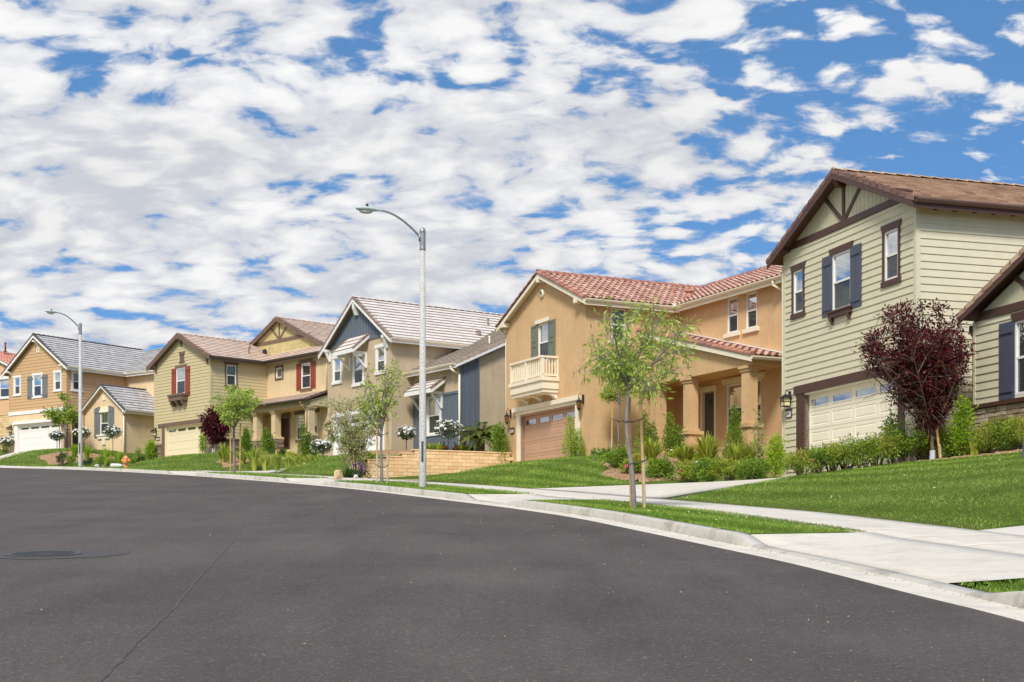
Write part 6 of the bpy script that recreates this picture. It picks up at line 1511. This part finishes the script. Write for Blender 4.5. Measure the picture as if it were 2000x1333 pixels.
for i,(px,Y,top,w,sh,lb) in enumerate([(1262,49.5,800,27,'twin','dark green pointed shrub at the left column of the tan house porch'),(1312,49,806,27,'twin','dark green pointed shrub between the left and middle porch columns'),(1435,46.5,786,24,'cone','tall pointed shrub in front of the porch window of the tan house')]):
    x=(px-1000)/2650*Y; z=Tz(x,Y); h=1.4+(1072-top)*Y/2650-z; shrub(lb,x,Y,h,w*Y/2650,GREENS['shrub'],210+i,.065,.035,3800,sh,name='upright_shrub',group='upright garden shrubs')
for i,(px,Y,top,w,sh,lb) in enumerate([(481,77.5,836,14,'cone','left of the three pointed shrubs at the khaki house porch'),(521,77,833,15,'twin','middle of the three pointed shrubs at the khaki house porch'),(594,73.5,822,16,'twin','right of the three pointed shrubs at the khaki house porch'),(295,87.5,861,13,'column','rounded green shrub between the khaki and the brown house'),(396,80.8,846,9,'column','thin pale green shrub at the right edge of the khaki house garage door')]):
    x=(px-1000)/2650*Y; z=Tz(x,Y); h=1.4+(1072-top)*Y/2650-z; shrub(lb,x,Y,h,w*Y/2650,GREENS['bright' if i>2 else 'shrub'],220+i,.09,.05,2400 if i<4 else 700,sh,name='upright_shrub',group='upright garden shrubs')
# flowering rose shrubs, front row of the bed of the tan house
for i,(px,Y,top,w,lb) in enumerate([(1212,44.5,880,22,'largest of the low rose shrubs, at the left end of the mulch bed'),(1240,43.2,890,20,'rose shrub with pink flowers directly behind the nearest young tree'),(1298,42,902,26,'low rose shrub, first to the right of the nearest young tree'),(1345,41,902,26,'low rose shrub, second to the right of the nearest young tree'),(1388,40.2,900,27,'low rose shrub, third to the right of the nearest young tree'),(1425,39.5,900,26,'low rose shrub, fourth to the right of the nearest young tree'),(1470,39,902,26,'low rose shrub next to the bright green corner shrub')]):
    x=(px-1000)/2650*Y; z=Tz(x,Y); h=max(.45,1.4+(1072-top)*Y/2650-z); shrub(lb,x,Y,h*1.4,w*Y/2650*1.45,GREENS['hedge' if i%2 else 'shrub'],230+i,.065,.038,3600,'round','low rose shrubs in the mulch bed',name='rose_shrub',flowers=[(M_pk,5 if i<2 else 1,.05),(M_red,1,.035)])
# strap leaf clumps
n=0
for px,Y,top,w,lb in [(1272,46,862,20,'left most'),(1338,45.5,872,20,'second'),(1382,45,858,26,'tallest'),(1440,44,872,24,'fourth'),(1472,43.5,868,20,'right most')]:
    x=(px-1000)/2650*Y;z=Tz(x,Y);h=1.4+(1072-top)*Y/2650-z
    strap_clump('yellow green strap leaf clump before the tan house porch, '+lb+' of five',x,Y,max(h,.5)*1.35,w*Y/2650*1.6,300+n,240,w=.03); n+=1
for j,(px,Y,top,w) in enumerate([(437,71.5,872,14),(452,70.5,878,10),(474,69.5,882,11),(497,68.5,880,13),(518,68,886,11),(541,67.5,888,10),(563,67,890,10),(585,66.5,891,10),(606,66,890,10),(622,65.5,890,8)]):
    x=(px-1000)/2650*Y;z=Tz(x,Y);h=max(.4,1.4+(1072-top)*Y/2650-z)
    strap_clump('yellow green grass clump in the bed of the khaki house, number %d counted from the left'%(j+1) if 0 else 'yellow green grass clump, %s from the left in the bed of the khaki house'%('first','second','third','fourth','fifth','sixth','seventh','eighth','ninth','tenth')[j],x,Y,h*1.35,w*Y/2650*1.6,320+j,130,w=.035)
for j,(px,Y,top,lb) in enumerate([(146,86,860,'tall green grass clump just left of the far street lamp base'),(170,85.5,862,'tall green grass clump just right of the far street lamp'),(207,85,868,'bushy green grass clump in the bed of the brown house'),(232,84.5,872,'short green grass clump left of the fire hydrant'),(700,57.8,872,'green grass clump behind the olive bush'),(720,58.5,874,'green grass clump between the olive bush and the retaining wall steps'),(840,60,872,'green grass clump right behind the tall street lamp'),(856,60,876,'green grass clump under the large white rose')]):
    x=(px-1000)/2650*Y;z=Tz(x,Y);h=max(.5,1.4+(1072-top)*Y/2650-z); strap_clump(lb,x,Y,h,.45,340+j,90,mat=GREENS['bright'] if j<4 else None,w=.025)
strap_clump('thin green iris leaves beside the purple tree, before the olive house',10.75,34.75,.95,.3,360,40); strap_clump('thin iris leaves at the foot of the stone faced wall',11.35,33.35,.8,.3,361,40)
# little shrubs in the bed of the brown house and elsewhere
for j,(px,Y,top,w,lf,lb) in enumerate([(121,83.5,876,9,'dark','dark green ball shrub at the left end of the brown house bed'),(139,83,882,8,'shrub','small green shrub left of the far street lamp'),(172,82,884,9,'dark','dark low shrub right of the far street lamp'),(196,81,884,10,'shrub','low green shrub left of the fire hydrant'),(212,80.5,884,8,'hedge','low olive green shrub nearest left of the fire hydrant'),(262,80,880,10,'shrub','low green shrub right of the fire hydrant'),(278,80,884,8,'dark','dark low shrub farther right of the fire hydrant'),(268,84,866,10,'shrub','loose green shrub at the wall of the brown house wing'),(8,98,850,14,'fresh','green garden shrub cut by the left edge'),(567,72,880,9,'gold','bright yellow ball shrub in the bed of the khaki house'),(550,73.5,868,10,'dark','spiky dark shrub at the porch of the khaki house'),(612,71.5,878,10,'dark','low dark shrub by the right porch column of the khaki house'),(868,61,874,8,'dark','small red rose bush left of the palm, under the white rose'),(894,61,872,9,'dark','small red rose bush nearest left of the palm'),(922,60.2,878,8,'dark','small red rose bush at the foot of the palm'),(908,60,882,6,'gold','yellow green tuft on the retaining wall'),(1166,50.5,878,14,'shrub','low ground shrub at the foot of the tan side wall, left'),(1186,50,876,14,'shrub','low ground shrub at the foot of the tan side wall, right'),(682,52.5,917,8,'dark','small dark plant beside the large tan boulder'),(1322,47.5,880,18,'bright','leafy green plants under the porch shrubs, left'),(1352,47,882,18,'bright','leafy green plants under the porch shrubs, right'),(1420,45.6,852,9,'olive','thin wiry plant with yellow flowers before the porch window')]):
    x=(px-1000)/2650*Y;z=Tz(x,Y);h=max(.3,1.4+(1072-top)*Y/2650-z); fl=None
    if 'red rose' in lb: fl=[(M_red,5,.06)]
    if 'ground shrub' in lb: fl=[(M_wh,5,.05)]
    if 'yellow flowers' in lb: fl=[(M_yel,3,.05),(M_wh,4,.035)]
    if 'under the porch' in lb: fl=[(M_red,2,.045),(M_wh,4,.04)]
    shrub(lb,x,Y,h,w*Y/2650*1.15,GREENS[lf],400+j,.07,.04,900,'round','low garden shrubs',name='garden_shrub',flowers=fl)
# purple flower spikes among the rocks
def salvia():
    x,y=-5.95,52.6; z=Tz(x,y); H=empty('salvia_plant',(x,y,z),0,'dark plant with purple flower spikes among the rocks by the walk','flowering plant'); g=np.random.default_rng(9)
    k=700;v=g.normal(size=(k,3))*np.array([.22,.16,.1])+np.array([0,0,.15]); leaves('foliage',v,g.normal(size=(k,3))+np.array([0,0,.5]),.07*np.ones(k),.04*np.ones(k),GREENS['dark'],H,g)
    for i in range(9):
        a=(g.uniform(-.28,.28),g.uniform(-.15,.15)); h=g.uniform(.3,.52); k=45; t=g.random(k); C=np.column_stack([a[0]+g.normal(size=k)*.018,a[1]+g.normal(size=k)*.018,.15+h*t]); leaves('flower_spike',C,g.normal(size=(k,3)),.05*np.ones(k),.04*np.ones(k),M_pur,H,g)
salvia()
# standard roses
for (px,Y,topf_,botf,base,w,lb) in [(875,60.8,822,858,886,30,'largest white standard rose, just right of the tall street lamp'),(793,62.3,828,862,886,20,'white standard rose just left of the tall street lamp, by the blue wall'),(630,63.8,860,884,906,22,'white standard rose at the left jamb of the white garage of the taupe house'),(220,88.5,834,856,880,20,'white standard rose under the arched window of the brown house'),(160,88.5,836,858,880,19,'white standard rose behind the far street lamp'),(111,91.5,842,860,877,16,'white standard rose in front of the right end of the white garage door'),(13,97,852,874,890,16,'white standard rose at the left edge beside the brown house')]:
    x=(px-1000)/2650*Y;z=Tz(x,Y);k=Y/2650; ctr=1.4+(1072-(topf_+botf)/2)*k-z; rose_standard(lb,x,Y,max(.5,ctr-.12),w*k*.92,int(px),84)
# palm
def palm():
    x,y=-1.36,59.3;z=Tz(x,y)-.05;g=np.random.default_rng(12);H=empty('palm',(x,y,z),0,'small feathery palm behind the retaining wall against the blue boards','palm')
    t=MB(); hh=.62; t.tube([(0,0,-.2),(0.01,0,.2),(0,.0,hh*.7),(0,0,hh)],[.13,.15,.16,.11],12)
    for i in range(60):
        a=i*2.4;zz=.03+hh*i/62; t.tube([(math.cos(a)*.12,math.sin(a)*.12,zz),(math.cos(a)*.19,math.sin(a)*.19,zz+.07)],[.02,.008],4,False)
    t.build('trunk',paint('palm_bark',lin(120,98,68),.95,.25,14,.02),H)
    for i in range(30):
        a=i*2.399;el=1.25-1.15*(i/30); L=g.uniform(.95,1.3); P=[];r=0;zz=hh
        for k in range(11): P.append(np.array([math.cos(a)*r,math.sin(a)*r,zz])); e=el-1.55*(k/10)**1.3; r+=L/10*math.cos(e); zz+=L/10*math.sin(e)
        C=[];D=[];U=[]
        for k in range(1,10):
            for q in range(6):
                p=P[k]+(P[k+1]-P[k])*q/6; ax=P[k+1]-P[k]; ax/=np.linalg.norm(ax); sx=np.array([-math.sin(a),math.cos(a),0])
                for sg in (-1,1): C.append(p);D.append(ax*.75+sx*sg*.8+np.array([0,0,-.10])+g.normal(size=3)*.08)
        C=np.array(C);D=np.array(D);m=len(C); f=leaves('frond',C,D,np.full(m,.34)*g.uniform(.8,1.1,m),np.full(m,.030),GREENS['palm'],H,g,np.full(m,g.random()))
        t=MB(); t.tube([tuple(p) for p in P],[.012*(1-.08*k) for k in range(11)],4,False); t.build('midrib',M_bark2,f)
palm()
# rocks
M_rock=paint('tan_rock',lin(214,182,136),.9,.18,4,.02); M_rockw=paint('pale_rock',lin(212,208,200),.9,.12,4,.02); M_rocko=paint('grey_rock',lin(178,176,160),.9,.12,4,.02)
boulder('large tan boulder beside the sidewalk',-6.45,50.4,.25,M_rock,1,(1.0,.7,.92)); boulder('small white rock right of the purple flowers\' dark neighbour plant' if 0 else 'small white rock between the boulder and the purple flowers',-5.95,51.6,.16,M_rockw,2,(1,.8,.6))
boulder('small orange tan rock right of the purple flowers',-5.35,52.6,.17,M_rock,3,(1,.7,.55)); boulder('small grey rock in front of the retaining wall end',-5.2,53.6,.18,M_rocko,4,(1,.8,.55))
for j,(px,Y,r) in enumerate([(1338,46.3,.30),(1368,46,.26),(1408,45.8,.34),(1446,45.2,.30),(1482,44.6,.26)]):
    boulder('flat pale edging stone, %s from the left in the mulch bed of the tan house'%('first','second','third','fourth','fifth')[j],(px-1000)/2650*Y,Y,r,M_rockw,20+j,(1.2,.5,.45),'edging_stone','flat stones across the mulch bed')
for j,(px,Y,r) in enumerate([(530,71,.5),(556,70.5,.45),(588,70,.5),(612,69.5,.4)]):
    boulder('flat pale edging stone, %s from the left by the porch of the khaki house'%('first','second','third','fourth')[j],(px-1000)/2650*Y,Y,r,M_rockw,30+j,(1.3,.5,.3),'edging_stone','flat stones at the porch bed')
for j,(px,Y,r) in enumerate([(193,84,.5),(228,83.5,.45),(250,83,.4)]):
    boulder('flat pale edging stone, %s from the left in the bed of the brown house'%('first','second','third')[j],(px-1000)/2650*Y,Y,r,M_rockw,40+j,(1.2,.5,.35),'edging_stone','flat stones in the far bed')
# fallen leaves on the near lawn
def litter():
    g=np.random.default_rng(4);n=95; s=g.uniform(49.5,61,n); d=np.where(g.random(n)<.75,g.uniform(4.4,10,n),g.uniform(.8,2.4,n)); P=np.array([at(a,b) for a,b in zip(s,d)]); z=T(P[:,0],P[:,1])+.055
    o=leaves('fallen_leaves',np.column_stack([P,z]),np.column_stack([g.normal(size=n),g.normal(size=n),g.normal(size=n)*.15]),g.uniform(.02,.07,n),g.uniform(.015,.035,n),leafmat('dry_leaf',[LC(206,190,160),LC(228,214,186),LC(190,150,90)],.1),None,g); tag(o,'scattered pale fallen leaves on the near lawn','leaves',None,'stuff')
    n=1500; s=g.uniform(36,75,n); d=np.where(g.random(n)<.6,g.uniform(.3,.45,n),-np.abs(g.normal(size=n))*4); P=np.array([at(a,b) for a,b in zip(s,d)]); z=np.where(d>0,Pz(s)+.012,GR*P[:,1]+.004)
    o=leaves('road_grit',np.column_stack([P,z]),np.column_stack([g.normal(size=n),g.normal(size=n),g.normal(size=n)*.2]),g.uniform(.008,.03,n),g.uniform(.006,.02,n),leafmat('grit',[LC(150,138,110),LC(200,190,160),LC(90,80,50)],.1),None,g); tag(o,'bits of grit and dry leaf on the road and gutter','debris',None,'stuff')
litter()
# ------------------------------------------------------------------ street furniture
def lamp(label,px,d,H_,seed):
    x,y=onstrip(px,d);z=Tz(x,y)-.02; H=empty('street_lamp',(x,y,z),0,label,'street lamp','tall street lamps on the grass strip'); s,_=sdv([x],[y]); th=head(float(s[0])); ax=Vector((-math.cos(th),-math.sin(th),0))
    t=MB(); n=14;t.tube([(0,0,-.2),(0,0,.0),(0,0,H_-.62)],[.112,.112,.078],n); t.build('pole',terrazzo_m,H,smooth=True)
    t=MB(); t.lathe((0,0,H_-.66),[(.088,0),(.092,.02),(.092,.07),(.088,.09),(.088,.5),(.094,.52),(.094,.56),(.08,.6),(.05,.65),(0,.67)],14); c=t.build('pole_cap',M_galv,H,smooth=False)
    a0=Vector((0,0,H_-.28)); L=1.22; P=[]
    for k in range(13):
        q=k/12; P.append(a0+ax*(.08+L*q)+Vector((0,0,.66*math.sin(q*math.pi/2)**.9)))
    t=MB(); t.tube(P,[.034-.006*k/12 for k in range(13)],8); t.tube([a0+ax*.07-Vector((0,0,.12)),a0+ax*.1+Vector((0,0,.1))],.045,8); arm=t.build('arm',M_galv,H,smooth=True)
    e=P[-1]; t=MB(); sx=Vector((-ax.y,ax.x,0)); up=Vector((0,0,1)); pr=[(-.02,.035,.035,-.03),(.10,.055,.05,-.045),(.2,.10,.07,-.06),(.4,.135,.075,-.075),(.55,.12,.06,-.07),(.66,.07,.035,-.045),(.70,.01,.0,-.01)]
    rings=[]
    for q,w,hu,hl in pr:
        ring=[]
        for k in range(12):
            an=2*math.pi*k/12; ring.append(e+ax*q+sx*w*math.cos(an)+up*((hu if math.sin(an)>0 else -hl)*math.sin(an)))
        rings.append(ring)
    for a,b in zip(rings,rings[1:]):
        for k in range(12): t.face([a[k],a[(k+1)%12],b[(k+1)%12],b[k]])
    t.face(rings[0]); hd=t.build('lamp_head',paint('lamp_grey_green',lin(176,188,180),.4,.05),H)
    t=MB(); o=e+ax*.40-up*.068; 
    R_=[(.19,.0),(.17,-.035),(.10,-.06),(0,-.07)]
    prev=None
    for rr,dz in R_:
        ring=[o+ax*rr*math.cos(a)*1.05+sx*rr*math.sin(a)*.62+up*dz for a in np.linspace(0,6.283,13)[:-1]]
        if prev: 
            for k in range(12): t.face([prev[k],prev[(k+1)%12],ring[(k+1)%12],ring[k]])
        prev=ring
    t.build('lens',simple('lamp_lens',(.5,.52,.5,1),.15),hd)
    t=MB(); t.lathe(e+ax*.36+up*.06,[(.035,0),(.04,.05),(.03,.09),(0,.095)],10); t.build('photocell',M_metal_dark,hd)
    t=MB(); t.box(-.03,.03,-.118,-.09,.75,1.35); t.build('hand_hole_cover',simple('dark_plate',(.05,.05,.055,1),.5),H)
M_galv=simple('galvanised_steel',lin(150,150,148),.45,.5); terrazzo_m=terrazzo()
x_,y_=onstrip(825,1.25); lamp('nearest tall speckled concrete street lamp, at the middle left',825,1.25,502*y_/2650+.1,1)
x_,y_=onstrip(157,1.25); lamp('farther small looking street lamp in front of the brown house',157,1.25,278*y_/2650+.15,2)
def hydrant():
    x,y=onstrip(246,1.7);z=Tz(x,y)-.01; H=empty('fire_hydrant',(x,y,z),0,'small orange fire hydrant on the grass near the curb','fire hydrant'); m=simple('orange_enamel',lin(240,150,90),.45)
    t=MB(); t.lathe((0,0,0),[(.16,0),(.16,.04),(.10,.05),(.10,.42),(.13,.44),(.13,.5),(.11,.52)],16); b=t.build('barrel',m,H,smooth=False)
    t=MB(); t.lathe((0,0,.52),[(.14,0),(.14,.02),(.11,.08),(.06,.13),(.03,.14),(.03,.18),(0,.18)],16); t.build('bonnet',m,H)
    for v in ((1,0,0),(-1,0,0)): t=MB(); t.lathe((v[0]*.08,0,.42),[(.05,0),(.05,.06),(.075,.06),(.075,.13),(.03,.13),(.03,.16),(0,.16)],12,v); t.build('hose_outlet',m,H)
    t=MB(); t.lathe((0,-.08,.36),[(.065,0),(.065,.06),(.09,.06),(.09,.13),(.03,.13),(.03,.17),(0,.17)],12,(0,-1,0)); t.build('pumper_outlet',m,H)
hydrant()
def manhole():
    x,y=-5.9,17.1; z=GR*y; H=empty('manhole_cover',(x,y,z),0,'round iron manhole cover in the road at the lower left','manhole cover'); H.rotation_euler=(math.atan(GR),0,0)
    m,t_,b=newmat('cast_iron'); b.inputs['Base Color'].default_value=(.05,.052,.056,1); b.inputs['Roughness'].default_value=.55; b.inputs['Metallic'].default_value=.2
    t=MB(); t.lathe((0,0,0),[(.0,.010),(.40,.010),(.40,.004)],48); 
    for i in range(-9,10):
        for j in range(-9,10):
            if math.hypot(i,j)*.042<.37 and not(abs(i)<3 and abs(j)<2): t.box(i*.042-.013,i*.042+.013,j*.042-.013,j*.042+.013,.009,.016)
    t.build('cover',m,H)
    t=MB(); t.lathe((0,0,0),[(.405,.004),(.405,.013),(.46,.013),(.46,.004)],48); t.build('rim',m,H)
    m2,t_,b=newmat('patch_asphalt'); g=N(t_,'ShaderNodeNewGeometry').outputs['Position']; n=noise(t_,g,60,4,.7); t_.links.new(scale_col(t_,(.058,.052,.052),rng(t_,n,.3,.7,.6,1.5)),b.inputs['Base Color']); b.inputs['Roughness'].default_value=.8; bump(t_,b,n,.015,.7)
    t=MB(); pts=[]; rg=random.Random(2)
    for k in range(64): a=6.283*k/64; r=.74*(1+.05*math.sin(3*a+1)+.03*math.sin(7*a)); pts.append((r*math.cos(a)*1.15+.15,r*math.sin(a),.0045))
    t.face(pts); t.build('asphalt_collar',m2,H)
manhole()
# ------------------------------------------------------------------ block retaining wall
def retaining():
    (kx,ky),th,z=HF['h2']; H=empty('retaining_wall',(kx,ky,0),th,'tan block retaining wall stepping down beside the pink driveway','wall')
    bm_=tile_mat('tan_block',[lin(206,170,118),lin(224,190,140),lin(232,202,154),lin(214,180,128)],.9,.5); b0=6.28; t=MB(); c=MB(); rg=random.Random(4); ch=.152; top=5.44
    for course in range(14):
        zt=top-course*ch; a_start=[-4.5,-5.05,-5.75,-6.55,-7.0][min(course,4)]; a=-.15+(.2 if course%2 else 0)
        while a>a_start+.03:
            w=min(.405,a-a_start); rv=(rg.random(),.3); n0=len(t.uv); j=rg.uniform(0,.006)
            t.box(a-w+.006,a-.006,b0-j,b0+.3,zt-ch+.006,zt-.004); t.uv[n0:]=[rv]*(len(t.uv)-n0); a-=.405
    t.build('blocks',bm_,H)
    m=MB(); 
    for course in range(14): a_start=[-4.5,-5.05,-5.75,-6.55,-7.0][min(course,4)]; m.box(a_start+.004,-.16,b0+.008,b0+.294,top-(course+1)*ch,top-course*ch-.005)
    m.build('mortar',simple('mortar',(.25,.17,.10,1),.9),H)
    for i,(a0,a1,zz) in enumerate([(-4.53,-.1,top),(-5.08,-4.53,top-ch),(-5.78,-5.08,top-2*ch),(-6.58,-5.78,top-3*ch),(-7.03,-6.58,top-4*ch)]): c=MB(); c.box(a0,a1,b0-.03,b0+.33,zz,zz+.045); c.build('cap_course',paint('cap_block',lin(232,200,150,.95),.9,.08) if i==0 else bpy.data.materials['cap_block'],H)
retaining()
def brickwall():
    x,y=(-1-1000)/2650*108,108.0; H=empty('garden_wall',(x,y,8.8),R(52),'tall tan block wall behind the left edge of the brown house','wall'); bm_=bpy.data.materials['tan_block']; t=MB(); rg=random.Random(8)
    for course in range(16):
        b=(.2 if course%2 else 0)-2
        while b<3.0: n0=len(t.uv); t.box(0,.3,b+.006,b+.394,course*.2+.006,course*.2+.194); t.uv[n0:]=[(rg.random(),.3)]*(len(t.uv)-n0); b+=.4
    t.build('blocks',bm_,H); c=MB(); c.box(-.04,.34,-2,3,3.2,3.28); c.build('cap_course',bpy.data.materials['cap_block'],H)
brickwall()
def post():
    x,y=10.45,27.7; z=Tz(x,y); t=MB(); t.bar((x-.03,y,z-.2),(x+.08,y,z+.75),.09,.05); o=t.build('garden_post',simple('blue_grey_post',lin(92,98,112),.6),None); tag(o,'slanting blue grey post on the lawn at the right edge','post')
post()
